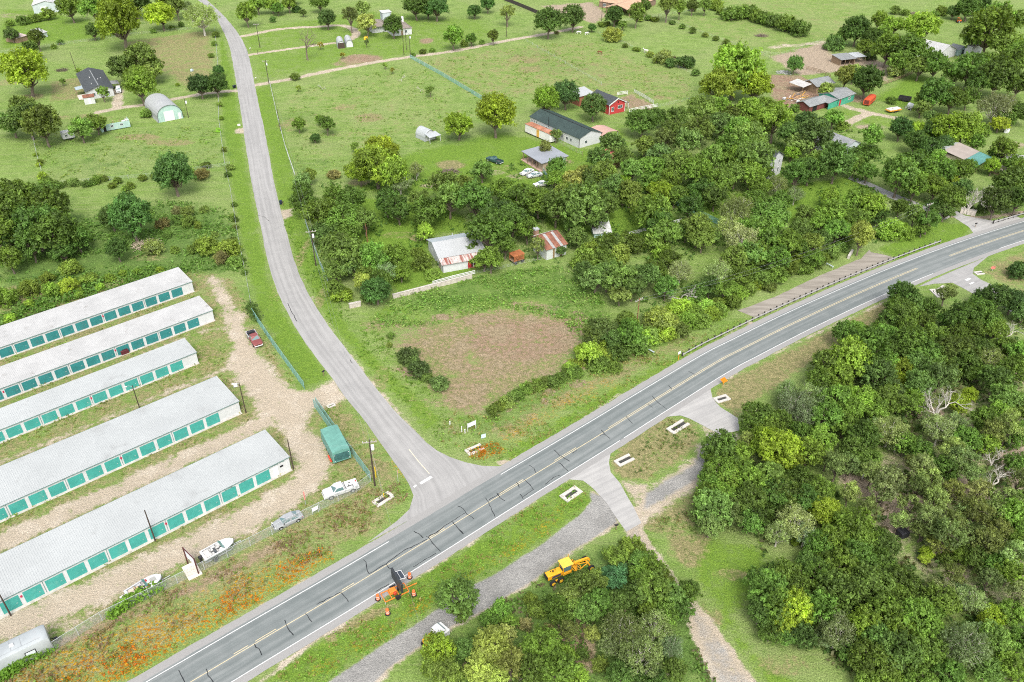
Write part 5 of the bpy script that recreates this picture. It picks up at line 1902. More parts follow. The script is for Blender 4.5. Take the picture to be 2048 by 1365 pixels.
def porch_house():
    a, th, L = frame_at((1048, 321), (1084.5, 344))
    t = thing('porch_house', 'small house with a flat grey roof and an open timber porch', 'house', (a.x, a.y, 0), th)
    w = MB()
    w.box((L * .5, 5.6, 1.35), (L, 6.0, 2.7))
    w.box((L - 1.3, 1.4, 1.35), (2.6, 2.4, 2.7))
    obj('wall', w, mat('tan boards', (.34, .27, .19), .85, .15, 1), t)
    w = MB()
    w.box((L + .02, 6.2, 1.35), (.05, 4, 2.6))
    obj('side_panel', w, mat('pale blue siding', (.42, .50, .54), .7), t)
    r = MB()
    r.slab((-.7, -.6, 2.85), (L + .5, -.6, 2.85), (L + .5, 9.0, 3.35), (-.7, 9.0, 3.35), .16)
    obj('roof', r, mat('blue grey roofing', (.24, .255, .28), .6, .08, .3), t)
    f = MB()
    f.box((L / 2 - .5, 1.0, .12), (L + .6, 3.4, .24))
    obj('porch_floor', f, mat('pinkish deck', (.40, .28, .22), .85, .15, 1), t)
    posts(t, [(.1 + L * k / 4, -.35) for k in range(4)], 2.75, .09)
    window(t, L * .25, 2.6, 1.5, 1.0, 1.0)
    door(t, L * .5, 2.6, .9, 2.1, M_DARK)


porch_house()
# white farmhouse


def farmhouse():
    a, th, L = frame_at((886, 546.5), (975, 530.5))
    D = (G(858, 500) - G(886, 546.5)).length
    t = thing('farmhouse', 'white farmhouse with stepped metal roof, rusty porch strip and red door', 'house', (a.x, a.y, 0), th)
    h0, h1, hr = 2.3, 2.9, 4.3
    ys = 2.2
    w = MB()
    w.box((L * .28, .08, h0 / 2), (L * .56, .16, h0))
    pr = [(0, 0), (D, 0), (D, h1), (D * .62, hr), (ys, h1), (0, h0)]
    for x in (.0, L - .16):
        w.loft([[(x + .16, y, z) for y, z in pr], [(x, y, z) for y, z in pr]])
    w.box((L / 2, D - .08, h1 / 2), (L - .32, .16, h1))
    w.box((L * .78, ys, h1 / 2), (L * .44 - .32, .14, h1))
    obj('wall', w, M_WALLW, t)
    r = MB()
    r.ribbed((-.35, ys - .2, h1 - .02), (L + .35, ys - .2, h1 - .02), (L + .35, D * .62, hr + .08), (-.35, D * .62, hr + .08), .7, .03, .08)
    obj('roof', r, mat('white standing seam roof', (.35, .36, .36), .5, .04, .3), t)
    r = MB()
    r.ribbed((L + .35, D + .35, h1 - .1), (-.35, D + .35, h1 - .1), (-.35, D * .62, hr + .082), (L + .35, D * .62, hr + .082), .7, .03, .08)
    obj('roof', r, mat('grey rear roofing', (.36, .40, .42), .55, .08, .3), t, label='dull blue grey rear slope')
    r = MB()
    r.ribbed((-.3, -.45, h0 - .02), (L + .3, -.45, h0 - .02), (L + .3, ys + .1, h1 - .12), (-.3, ys + .1, h1 - .12), .35, .03, .06)
    obj('porch_roof', r, mat('half rusted tin', (.48, .44, .41), .75, .2, .6, dirt=(.24, .08, .06), dirt_amt=.75, streak=True), t)
    door(t, L * .6, .1, .8, 2.1, mat('red door', (.40, .03, .04), .6))
    f = MB()
    f.box((L * .78, 1.0, .1), (L * .44, 2.2, .2))
    obj('porch_floor', f, mat('red brown clutter boards', (.25, .12, .07), .9, .3, 2), t)
    posts(t, [(L * q, .05) for q in (.68, .8, .9, .99)], h0 - .1, .06, M_WHITE2)
    window(t, 0, D * .35, 1.6, .9, 1.1, 'x', -1)
    window(t, 0, D * .7, 1.6, .9, 1.1, 'x', -1)
    door(t, 0, D * .18, .9, 2.0, M_WOOD, 'x', -1)
    v = MB()
    v.cyl((L * .5, D * .8, hr), .12, .7, 8)
    obj('roof_vent', v, M_STEEL, t)


farmhouse()


def striped_shed():
    a, th, L = frame_at((1093, 521), (1132, 509))
    D = (G(1061, 503) - G(1093, 521)).length
    t = thing('shed', 'white block shed with a rust and white striped tin roof', 'shed', (a.x, a.y, 0), th)
    w = MB()
    h0, h1 = 3.0, 4.6
    pr = [(0, 0), (D, 0), (D, h1 - .6), (D * .72, h1), (0, h0)]
    for x in (0, L - .16):
        w.loft([[(x + .16, y, z) for y, z in pr], [(x, y, z) for y, z in pr]])
    w.box((L / 2, .08, h0 / 2), (L - .32, .16, h0))
    w.box((L / 2, D - .08, (h1 - .6) / 2), (L - .32, .16, h1 - .6))
    obj('wall', w, mat('peeling white wall', (.48, .50, .48), .85, .08, .8, dirt=(.34, .46, .44), dirt_amt=.4), t)
    s = -.35
    for i, (f0, f1) in enumerate(((0, .3), (.3, .42), (.42, .66), (.66, .78), (.78, 1.0))):
        r = MB()
        x0, x1 = -.3 + (L + .6) * f0, -.3 + (L + .6) * f1
        r.ribbed((x0, s, h0 - .1), (x1 - .01, s, h0 - .1), (x1 - .01, D * .72, h1 + .08), (x0, D * .72, h1 + .08), .22, .025, .05)
        obj('roof', r, M_RUST if i % 2 == 0 else mat('dull white strip', (.30, .30, .29), .7, .15, .6, dirt=(.2, .16, .13), dirt_amt=.4), t, label='rusty red roofing strip' if i % 2 == 0 else 'bare white roofing strip')
    r = MB()
    r.ribbed((L + .3, D + .3, h1 - .8), (-.3, D + .3, h1 - .8), (-.3, D * .72, h1 + .082), (L + .3, D * .72, h1 + .082), .22, .025, .05)
    obj('roof', r, M_RUST, t)
    for q in (.36, .74):
        d = MB()
        d.box((L * q, -.03, 1.5), (.5, .05, 2.9))
        obj('wall_strip', d, mat('brown strip', (.20, .14, .07), .9), t)
    c = MB()
    c.box((L * .2, D + .5, 2.6), (1.0, 1.0, 5.2))
    co = obj('chimney', c, mat('brown brick', (.25, .16, .11), .9, .25, 4), t)
    c = MB()
    c.box((L * .2, D + .5, 5.4), (1.2, 1.2, .35))
    obj('cap', c, M_STEEL, co)


striped_shed()


def rust_wagon():
    a, th, L = frame_at((1028, 531), (1049, 524))
    t = thing('farm_wagon', 'orange rusty slatted farm wagon by the striped shed', 'wagon', (a.x, a.y, 0), th)
    b = MB()
    b.box((L / 2, 1.1, .75), (L, 2.0, .12))
    obj('bed', b, M_WOOD, t)
    for y in (.1, 2.1):
        s = MB()
        for z in (1.0, 1.35, 1.7, 2.05):
            s.box((L / 2, y, z), (L, .06, .22))
        for x in (.1, L / 2, L - .1):
            s.box((x, y + (.05 if y > 1 else -.05), 1.45), (.09, .05, 1.5))
        obj('side_rail', s, M_RUSTO, t)
    r = MB()
    r.slab((-.1, 0, 2.25), (L + .1, 0, 2.25), (L + .1, 2.2, 2.4), (-.1, 2.2, 2.4), .05)
    obj('cover', r, M_RUSTO, t)
    for x in (.6, L - .6):
        for y in (.0, 2.2):
            w = MB()
            w.cyl((x, y, .35), .35, .18, 12, 'Y')
            obj('wheel', w, M_BLACK, t)


rust_wagon()


def roof_only(name, label, cat, A, B, D, h0, h1, wall, roof, open_front=False, ribs=.4, wins=(), sag=0.0):
    """mono-pitch shed: front eave height h0, back height h1"""
    a, th, L = frame_at(A, B)
    t = thing(name, label, cat, (a.x, a.y, 0), th)
    w = MB()
    pr = [(0, 0), (D, 0), (D, h1), (0, h0)]
    for x in (0, L - .12):
        w.loft([[(x + .12, y, z) for y, z in pr], [(x, y, z) for y, z in pr]])
    w.box((L / 2, D - .06, h1 / 2), (L - .24, .12, h1))
    if not open_front:
        w.box((L / 2, .06, h0 / 2), (L - .24, .12, h0))
    obj('wall', w, wall, t)
    r = MB()
    s = (h1 - h0) / D
    r.ribbed((-.3, -.4, h0 - s * .4 + .03), (L + .3, -.4, h0 - s * .4 + .03), (L + .3, D + .3, h1 + s * .3 + .03), (-.3, D + .3, h1 + s * .3 + .03), ribs, .03, .06)
    obj('roof', r, roof, t)
    if open_front:
        posts(t, [(L * q, .1) for q in (.02, .33, .66, .98)], h0 - .05, .07)
    for u in wins:
        window(t, u * L, 0, h0 * .55, .9, .9)
    return t, L


roof_only('tarp_shed', 'long shed under a white tarpaulin among dark oaks', 'shed', (1188, 476), (1221, 474), 3.5, 1.4, 2.6, M_GREENW, mat('dirty white tarpaulin', (.46, .47, .45), .7, .2, 1.2, dirt=(.12, .11, .09), dirt_amt=.5))
# two storey house in the trees
t, L, D = house('house', 'two storey white house with a dark grey roof deep in the trees', 'house', (1534, 361.7), (1560, 346.2), 11, 5.6, 7.8, 'y', M_WALLW, M_DARKR,
                [('f', .3, 1.8, .8, 1.3), ('f', .72, 1.8, .8, 1.3), ('f', .3, 4.3, .8, 1.2), ('f', .72, 4.3, .8, 1.2), ('l', .3, 4.3, .9, 1.2), ('l', .3, 1.8, .9, 1.2)], [], .35)
m_ = MB()
m_.cyl((-.4, 9, 3.2), 2.2, 6.4, 14)
obj('turret', m_, M_WALLW, t)
m_ = MB()
m_.tube([(-.4, 9, 6.4), (-.4, 9, 8.2)], [2.5, .05], 14)
obj('turret_roof', m_, M_DARKR, t)
# grey metal barn
t, L, D = house('metal_barn', 'grey metal barn with a faceted ribbed roof among trees', 'barn', (1682, 321), (1720.7, 309), 13, 3.4, 5.4, 'y', mat('grey blue metal wall', (.44, .49, .50), .6, .08, .4), M_ROOFG,
                [], [('f', .3, 3.0, 2.9, M_GREYW)], .3, .5)
# brown and teal roof


def teal_house():
    a, th, L = frame_at((1947.8, 345.4), (1974.8, 330.2))
    t = thing('house', 'house with a flat brown grey roof and a teal front slope', 'house', (a.x, a.y, 0), th)
    D = 15
    w = MB()
    w.box((L / 2, D / 2 + 2, 1.5), (L, D - 4, 3.0))
    obj('wall', w, mat('tan wall', (.42, .36, .28), .85), t)
    r = MB()
    r.slab((-.6, 3.5, 3.1), (L + .5, 3.5, 3.1), (L + .5, 10, 4.1), (-.6, 10, 4.1), .12)
    obj('roof', r, mat('brown grey roofing', (.29, .25, .22), .8, .1, .4), t)
    r = MB()
    r.slab((L + .5, D + .5, 3.1), (-4, D + .5, 3.1), (-4, 10.0, 4.08), (L + .5, 10.0, 4.08), .12)
    obj('roof', r, mat('grey rear roofing dull', (.34, .35, .35), .7, .1, .4), t)
    r = MB()
    r.ribbed((-.6, -.6, 2.4), (L + .5, -.6, 2.4), (L + .5, 3.6, 3.05), (-.6, 3.6, 3.05), .4, .03, .06)
    obj('porch_roof', r, mat('teal roofing', (.085, .22, .20), .6, .1, .4), t)
    posts(t, [(.1, -.3), (L / 2, -.3), (L - .1, -.3)], 2.4)


teal_house()
roof_only('open_shed', 'open timber shed with a long white roof near the right edge', 'shed', (2006, 342), (2041, 348), 6, 2.6, 3.4, M_WOOD, M_ROOFO, True)
roof_only('lean_shed', 'small leaning shed with a pale plank roof below the white roof', 'shed', (2008, 356), (2019, 353), 5, 1.6, 2.6, M_WOOD, mat('pale pinkish planks', (.55, .45, .40), .8))
t, L, D = house('cottage', 'cottage with a pale grey roof showing above dark trees', 'house', (1874, 123), (1908.7, 112.6), 14, 3.0, 5.6, 'y', M_WALLW, M_ROOFO, [('f', .4, 1.5, 1, 1)], [], .4, .5)
house('garden_shed', 'tiny grey gabled shed right of the pale cottage roof', 'shed', (1915, 112), (1932, 108), 5, 2.4, 3.6, 'y', M_GREENW, M_ROOFG, [], [('f', .5, .9, 1.9, M_DARK)], .2)
camper((1939, 116), (1961, 110), 'tall white camper parked right of the tiny grey shed', 3.0, 4.4, None, 'trailer')
# barns of the cattle yard
t, L, D = house('barn', 'open tin roofed barn beside the dark manure yard', 'barn', (1630.9, 188), (1664.7, 180), 7, 2.8, 4.2, 'x', M_WOOD, M_ROOFG, [], [('f', .3, 3.2, 2.5, M_DARK)], .5, .4)
m_ = MB()
m_.slab((-5, 2, 2.6), (-.5, 2, 3.2), (-.5, 9, 3.4), (-5, 9, 2.8), .07)
obj('lean_to_roof', m_, mat('white tin sheet', (.42, .41, .39), .6, .15, .6), t)
posts(t, [(-4.8, 2.2), (-4.8, 8.8)], 2.7)
t, L, D = house('barn', 'green walled barn with a tin roof and a red door', 'barn', (1674.5, 213.6), (1706.4, 202.4), 8, 2.8, 3.9, 'x', M_BARNG, M_ROOFG, [('f', .7, 1.6, 1.4, .9)], [('f', .12, 1.0, 2.2, mat('red door', (.40, .03, .04), .6))], .4, .4)
m_ = MB()
m_.slab((-6, 0, 2.3), (-.4, 0, 2.7), (-.4, 6, 2.9), (-6, 6, 2.5), .07)
obj('lean_to_roof', m_, M_ROOFG, t)
m_ = MB()
m_.box((-3, .2, 1.1), (5.4, .12, 2.1))
obj('lean_to_wall', m_, M_BARNG, t)
t, L, D = house('open_shed', 'low open shed with a grey tin roof at the yard entrance', 'shed', (1617, 226), (1653, 215), 5.5, 2.3, 3.4, 'x', mat('maroon boards', (.16, .05, .045), .8), M_ROOFG, [], [('f', .3, 2.4, 1.9, M_DARK)], .45, .4)
t, L = roof_only('pole_stable', 'pole stable with two grey roofs on the sandy paddock', 'stable', (1680, 132), (1708, 129), 6, 2.4, 3.0, M_WOOD, M_ROOFG, True)
m_ = MB()
m_.slab((L + .6, .6, 2.5), (L + 6, .6, 2.5), (L + 6, 6, 3.0), (L + .6, 6, 3.0), .07)
obj('side_roof', m_, M_STEEL, t)
posts(t, [(L + 5.8, .8), (L + 5.8, 5.8)], 2.5)
# far ranch house: mottled dark brown walls under a tan roof
t, L, D = house('house', 'wide ranch house with a tan roof at the top edge', 'house', (1198, 15), (1270, 26), 22, 3.0, 6.0, 'x', mat('dark brown wall', (.22, .15, .11), .85), M_TANR,
                [('f', .15, 1.5, 1.6, 1.3), ('f', .62, 1.5, 1.6, 1.3)], [('f', .35, 2.4, 2.2, M_DARK)], hip=True)
m_ = MB()
gable_roof(m_, 14, 14, 2.8, 4.8, 'y', .8, .15)
m_.v = [(x + L - 12, y - 9, z) for x, y, z in m_.v]
obj('porch_roof', m_, M_TANR, t)
posts(t, [(L - 11.5, -8.5), (L - 5, -8.5), (L + 1.5, -8.5)], 2.8, .2)
# long shed at the top left corner
t, L, D = house('long_shed', 'long pale roofed shed at the top left corner', 'shed', (69, 28), (122, 24), 32, 4.0, 5.6, 'y', M_GREYW, M_ROOFO, [], [('f', .4, 3.0, 3.0, M_WHITE2)], .3, .6)
roof_only('shed', 'white roofed shed peeping out between the top left trees', 'shed', (216, 20), (236, 18), 8, 2.8, 3.6, M_GREYW, M_ROOFO)
roof_only('shed', 'low weathered shed in the far left corner hedge', 'shed', (36, 87), (57, 81), 7, 2.2, 2.9, M_WOOD, mat('weathered pink roof', (.40, .33, .30), .8))
roof_only('shed', 'small white panel roofed shed beside the low weathered shed', 'shed', (80, 78), (96, 74), 5, 2.2, 3.2, M_GREYW, M_ROOFO)
roof_only('shed', 'small red brown roofed shed hidden below the dusty carport', 'shed', (1228, 338), (1244, 332), 6, 2.6, 3.6, M_WOOD, mat('red brown roofing', (.34, .11, .09), .8))
# ================================================================== VEHICLES
def paint(name, c, rough=.35):
    return mat(name, c, rough, .06, 1.2, spec=.5)


M_CGLASS = glass_mat('tinted car glass', (.10, .17, .17), .08)
M_LAMP = mat('lamp lens', (.72, .72, .68), .2, .05, 3, spec=.6)
M_TAIL = mat('red lens', (.40, .02, .02), .3, .1, 3)
M_RIM = mat('wheel rim', (.40, .41, .42), .4, .1, 4, metal=.4)
M_CHROME = mat('chrome bumper', (.62, .63, .64), .25, .08, 3, metal=.5)


def wheel(par, x, y, r, wd, rim=M_RIM, out=1):
    w = MB()
    prof = [(-wd / 2, r * .55), (-wd / 2, r * .88), (-wd * .35, r), (wd * .35, r), (wd / 2, r * .88), (wd / 2, r * .55)]
    n = 18
    rings = [[(x + q * math.cos(2 * math.pi * k / n), y + d, r + q * math.sin(2 * math.pi * k / n)) for k in range(n)] for d, q in prof]
    w.loft(rings)
    o = obj('wheel', w, M_BLACK, par, smooth=True)
    m = MB()
    m.cyl((x, y + out * wd * .45, r), r * .58, wd * .2, 14, 'Y')
    obj('rim', m, rim, o)
    return o


def section(x, hw, zl, zt, cr=.12):
    """body cross-section: tucked sill, bulging side, crowned top"""
    return [(x, -hw * .90, zl), (x, -hw, zl + (zt - zl) * .35), (x, -hw * .985, zt - cr), (x, -hw + cr * 1.2, zt - cr * .25), (x, -hw * .4, zt), (x, hw * .4, zt),
            (x, hw - cr * 1.2, zt - cr * .25), (x, hw * .985, zt - cr), (x, hw, zl + (zt - zl) * .35), (x, hw * .90, zl)]


def greenhouse(t, x0, x1, x2, x3, hw, zb, zt, m, pil=True):
    """cabin: windscreen x0->x1, roof x1->x2, rear glass x2->x3"""
    k = hw * .80
    c = MB()
    c.loft([[(x0, -hw, zb), (x1, -k, zt - .05), (x1, -k * .8, zt), (x1, k * .8, zt), (x1, k, zt - .05), (x0, hw, zb)],
            [(x3, -hw, zb), (x2, -k, zt - .05), (x2, -k * .8, zt), (x2, k * .8, zt), (x2, k, zt - .05), (x3, hw, zb)]])
    obj('cabin', c, m, t, smooth=False)

    def pane(nm, a, b, cc, d):
        a, b, cc, d = [Vector(q) for q in (a, b, cc, d)]
        nn = (b - a).cross(d - a).normalized()
        ct = (a + b + cc + d) / 4
        q = [ct + (p - ct) * .86 + nn * .012 for p in (a, b, cc, d)]
        g = MB()
        g.slab(*q, .02)
        obj(nm, g, M_CGLASS, t)

    pane('windshield', (x0, -hw, zb), (x1, -k, zt - .05), (x1, k, zt - .05), (x0, hw, zb))
    pane('rear_window', (x3, hw, zb), (x2, k, zt - .05), (x2, -k, zt - .05), (x3, -hw, zb))
    xm = (x1 + x2) / 2 if x1 - x2 > 1.1 else None
    for s in (-1, 1):
        def side(xa, xb, xc, xd):
            p = [(xa, s * hw, zb), (xb, s * k, zt - .06), (xc, s * k, zt - .06), (xd, s * hw, zb)]
            pane('side_window', *(p if s > 0 else p[::-1]))
        if xm:
            side(x0, x1, xm + .04, xm + .1)
            side(xm - .06, xm - .04, x2, x3)
        else:
            side(x0, x1, x2, x3)


def vehicle(kind, label, p, th, m, cat, name, trim=None, group=None, extra=None):
    """th: heading of the nose"""
    t = thing(name, label, cat, (p.x, p.y, .02), th, group)
    b = MB()
    if kind == 'sedan':
        L2, hw = 2.32, .90
        secs = [(L2, .55, .42, .58), (L2 - .08, .74, .30, .66), (L2 - .35, .86, .24, .74), (1.2, hw, .22, .90), (.9, hw, .22, .93), (-.2, hw, .22, .94), (-1.3, hw, .22, .97), (-1.9, hw * .97, .26, .98), (-L2 + .1, .80, .34, .95), (-L2, .70, .45, .88)]
        b.loft([section(*s) for s in secs])
        obj('body', b, m, t, smooth=True)
        greenhouse(t, 1.0, .25, -.95, -1.75, .82, .92, 1.42, m)
        wx, wr = (1.42, -1.38), .32
    elif kind == 'suv':
        L2, hw = 2.4, .96
        secs = [(L2, .62, .5, .75), (L2 - .1, .84, .36, .92), (L2 - .4, .92, .3, 1.0), (1.2, hw, .28, 1.08), (0, hw, .28, 1.08), (-1.6, hw, .28, 1.1), (-L2 + .1, .92, .34, 1.1), (-L2, .86, .45, 1.05)]
        b.loft([section(*s) for s in secs])
        obj('body', b, m, t, smooth=True)
        greenhouse(t, 1.15, .55, -1.9, -2.3, .88, 1.06, 1.75, m)
        wx, wr = (1.45, -1.45), .37
    else:
        L2, hw = 2.85, .99
        secs = [(L2, .72, .5, .85), (L2 - .1, .9, .42, 1.02), (L2 - .4, .97, .36, 1.08), (1.35, hw, .34, 1.14), (-.55, hw, .34, 1.14)]
        b.loft([section(*s) for s in secs])
        obj('body', b, m, t, smooth=True)
        greenhouse(t, 1.35, .75, -.35, -.52, .88, 1.12, 1.78, m)
        bd = MB()
        bd.box((-1.72, 0, .62), (2.30, 1.80, .10))
        bd.bbox((-1.72, -.92, .80), (2.30, .12, .62), .03)
        bd.bbox((-1.72, .92, .80), (2.30, .12, .62), .03)
        bd.bbox((-2.84, 0, .80), (.09, 1.96, .60), .03)
        bd.box((-.60, 0, .85), (.06, 1.72, .55))
        obj('bed', bd, trim if trim and kind == 'pickup' and extra == 'two' else m, t)
        ln = MB()
        ln.box((-1.72, 0, .68), (2.2, 1.70, .015))
        obj('bed_liner', ln, mat('bed liner', (.05, .05, .055), .8) if extra != 'white' else mat('white bed floor', (.62, .62, .6), .7), t)
        if extra == 'white':
            k = MB()
            k.box((-.75, 0, 1.2), (.07, 1.7, .07))
            k.box((-1.6, 0, .78), (.9, .08, .1))
            k.box((-2.0, .25, .78), (.08, .6, .1))
            k.box((-1.4, -.25, .78), (.08, .45, .1))
            obj('hitch_rack', k, M_BLK, t)
        if extra == 'two':
            k = MB()
            k.bbox((-2.35, 0, .98), (.62, 1.5, .5), .04)
            obj('toolbox', k, mat('black toolbox', (.03, .03, .035), .5), t)
            k = MB()
            k.bbox((-1.0, .1, .86), (.5, .9, .35), .05)
            obj('cargo', k, mat('white cargo', (.6, .6, .58), .7), t)
        wx, wr = (1.85, -1.75), .39
    for x in wx:
        for s in (-1, 1):
            a = MB()
            n = 12
            r1 = wr * 1.22
            pr = [(x + r1 * math.cos(math.pi * k / n), s * (hw * .985 + .012), max(wr * .7, wr + r1 * math.sin(math.pi * k / n) * .92)) for k in range(n + 1)]
            a.loft([[(q[0], q[1] - s * .03, q[2]) for q in pr], pr] if s < 0 else [pr, [(q[0], q[1] - s * .03, q[2]) for q in pr]], closed=True)
            obj('wheel_arch', a, M_BLK, t)
            wheel(t, x, s * (hw - .10), wr, .24, M_RIM, s)
    bm_ = trim or (M_CHROME if kind == 'pickup' else m)
    zb = .5 if kind != 'sedan' else .42
    for sx in (1, -1):
        q = MB()
        q.bbox((sx * (L2 + .02), 0, zb), (.16, hw * 1.7, .22), .05)
        obj('bumper', q, bm_, t)
        for s in (-1, 1):
            q = MB()
            q.bbox((sx * (L2 - .12), s * hw * .74, zb + .26), (.16, .30, .15), .04)
            obj('headlight' if sx > 0 else 'tail_light', q, M_LAMP if sx > 0 else M_TAIL, t)
    q = MB()
    q.bbox((L2 - .03, 0, zb + .22), (.10, hw * .85, .2), .03)
    obj('grille', q, M_BLK, t)
    for s in (-1, 1):
        q = MB()
        q.bbox((.85, s * (hw + .10), 1.05), (.12, .2, .14), .03)
        obj('side_mirror', q, M_BLK, t)
    return t


def heading(px, py, qx, qy):
    return ang(G(px, py), G(qx, qy))


M_MAROON = paint('weathered maroon paint', (.20, .052, .05), .45)
M_VWHITE = paint('white car paint', (.58, .58, .575))
M_SILVER = paint('silver grey paint', (.30, .31, .32), .3)
vehicle('pickup', 'maroon pickup with silver lower trim parked by the green fence', G(510, 683), heading(500, 662, 523, 698), M_MAROON, 'pickup', 'pickup_truck', M_CHROME, None, 'two')
vehicle('pickup', 'white pickup with a black rack parked along the wire fence', G(682, 985), heading(712, 975, 652, 995), M_VWHITE, 'pickup', 'pickup_truck', M_VWHITE, None, 'white')
vehicle('sedan', 'silver grey sedan parked against the highway fence', G(576, 1046), heading(602, 1034, 550, 1058), M_SILVER, 'car', 'sedan')
vehicle('suv', 'white car on the concrete pad by the charcoal roofed house', G(238, 184), heading(238, 170, 238.6, 192), M_VWHITE, 'car', 'parked_car')
vehicle('pickup', 'dark green pickup alone on the lawn beside the porch house', G(989, 325), heading(1004, 329, 974, 319), paint('dark green paint', (.03, .07, .07)), 'pickup', 'pickup_truck')
vehicle('sedan', 'white sedan nearest the timber porch', G(1054, 348), heading(1066, 343, 1042, 352), M_VWHITE, 'car', 'sedan')
vehicle('sedan', 'pale silver sedan second in the row below the porch', G(1069, 354), heading(1082, 352, 1056, 357), paint('pale silver paint', (.45, .47, .48), .3), 'car', 'sedan')
vehicle('sedan', 'white sedan half hidden by the trees below the porch house', G(1083, 372), heading(1096, 371, 1070, 374), M_VWHITE, 'car', 'sedan')
vehicle('suv', 'dark car under the dusty brown carport', G(1222, 286), heading(1214, 292, 1229, 281), paint('black car paint', (.03, .03, .035)), 'car', 'parked_car')


# ---- boats on trailers ---------------------------------------------------------------------------
def boat(label, A, B, hull_m, variant):
    """A stern, B bow on the ground under the boat"""
    a, b = G(*A), G(*B)
    th = ang(a, b)
    L = (b - a).length
    t = thing('motorboat', label, 'boat', (a.x, a.y, 0), th)
    hw = 1.12

    def wid(u):
        return hw * (1.0 if u < .5 else math.sqrt(max(0, 1 - ((u - .5) / .5) ** 2.2)))

    h = MB()
    rings = []
    n = 14
    for i in range(n + 1):
        u = i / n
        w = max(.03, wid(u))
        zk = .55 + .35 * max(0, u - .7) / .3
        zs = 1.32 + .22 * u
        x = L * u
        rings.append([(x, -w, zs), (x, -w * .94, zs - .28), (x, -w * .72, zk + .26), (x, 0, zk), (x, w * .72, zk + .26), (x, w * .94, zs - .28), (x, w, zs), (x, w * .80, zs + .03), (x, 0, zs + .02), (x, -w * .80, zs + .03)])
    # open cockpit between .1 and .62 of the length
    k = len(rings[0])
    vs = [v for r in rings for v in r]
    fs = []
    c0, c1 = (1, 9) if variant == 0 else (1, 8)
    for i in range(n):
        for j in range(k):
            if c0 <= i < c1 and j in (7, 8):
                continue
            fs.append((i * k + j, i * k + (j + 1) % k, (i + 1) * k + (j + 1) % k, (i + 1) * k + j))
    fs = [tuple(reversed(f)) for f in fs]
    fs.append(tuple(range(k)))
    h.add(vs, fs)
    obj('hull', h, hull_m, t, smooth=True)
    s = MB()
    for sgn in (-1, 1):
        s.tube([(L * u, sgn * (max(.03, wid(u)) * .975 + .012), 1.12 + .2 * u) for u in [q / 10 for q in range(10)]], .035, 5)
    obj('hull_stripe', s, mat('dark hull stripe', (.03, .06, .06), .4), t)
    f = MB()
    f.box((L * (c0 + c1) / 2 / n, 0, .92), (L * (c1 - c0) / n, hw * 1.5, .04))
    obj('cockpit_floor', f, mat('boat carpet', (.09, .10, .11) if variant == 0 else (.20, .18, .16), .9, .3, 5), t)
    for x, y in ((.50, .42), (.50, -.42), (.32, .42), (.30, -.42)):
        q = MB()
        q.bbox((L * x, y, 1.15), (.5, .5, .32), .08)
        q.bbox((L * x - .26, y, 1.42), (.14, .5, .5), .06)
        obj('seat', q, mat('white vinyl', (.48, .47, .45), .6, .1, 3) if variant == 0 or x > .4 else mat('tan vinyl', (.50, .36, .22), .6, .1, 3), t)
    q = MB()
    q.bbox((L * .16, 0, 1.2), (.8, hw * 1.3, .36), .06)
    obj('engine_cover', q, mat('white vinyl', (.48, .47, .45), .6, .1, 3) if variant == 0 else mat('cream cushion', (.50, .43, .34), .7), t)
    for sgn in (-1, 1):
        q = MB()
        q.bbox((L * .58, sgn * .55, 1.3), (.5, .5, .5), .06)
        obj('console', q, hull_m if variant == 0 else mat('boat red console', (.35, .04, .04), .6), t)
        g = MB()
        xx = L * (c1 + .3) / n
        g.slab((xx, sgn * .06, 1.48), (xx, sgn * hw * .78, 1.48), (xx - .45, sgn * hw * .74, 1.92), (xx - .45, sgn * .06, 1.92), .02)
        obj('windshield', g, glass_mat('green boat glass', (.10, .22, .20)), t)
    if variant:
        q = MB()
        q.box((L * .76, 0, 1.53), (L * .17, .9, .012))
        obj('bow_cockpit', q, mat('grey bow carpet', (.30, .30, .28), .9), t)
        q = MB()
        q.bbox((-.38, 0, .92), (.8, 1.7, .07), .02)
        obj('swim_platform', q, mat('pale swim deck', (.58, .58, .56), .7), t)
    e = MB()
    e.bbox((-.30, 0, 1.28), (.55, .46, .62), .14)
    e.bbox((-.30, 0, .72), (.22, .18, .75), .05)
    e.cyl((-.32, 0, .36), .14, .26, 8, 'X')
    obj('outboard_motor', e, mat('black engine', (.025, .025, .028), .45), t)
    # trailer
    f = MB()
    for sgn in (-1, 1):
        f.box((L * .42, sgn * .75, .48), (L * .85, .10, .12))
        f.tube([(L * .84, sgn * .75, .48), (L * 1.02, 0, .48)], .05, 6)
    f.tube([(L * .98, 0, .48), (L * 1.02 + 1.0, 0, .46)], .06, 6)
    f.tube([(L * .95, 0, .5), (L * 1.03, 0, 1.35)], .05, 6)
    for x in (.1, .35, .7):
        f.box((L * x, 0, .48), (.1, 1.5, .10))
    tr = obj('trailer', f, mat('trailer frame', (.33, .35, .36), .5), t)
    for sgn in (-1, 1):
        w = MB()
        w.cyl((L * .3, sgn * 1.02, .33), .33, .22, 14, 'Y')
        obj('wheel', w, M_BLACK, tr)
        w = MB()
        w.bbox((L * .3, sgn * 1.02, .72), (.95, .26, .05), .02)
        obj('fender', w, M_BLK, tr)
    j = MB()
    j.cyl((L * 1.02 + .8, 0, .23), .05, .46, 8)
    obj('jack', j, M_STEEL, tr)


boat('white speedboat on a trailer beside the tall sign', (408, 1125), (470, 1092), mat('white gelcoat', (.60, .60, .595), .25, .04, 1), 0)
boat('white bowrider boat with a red console behind the vines', (258, 1204), (327, 1164), mat('grey white gelcoat', (.50, .51, .53), .3, .05, 1), 1)


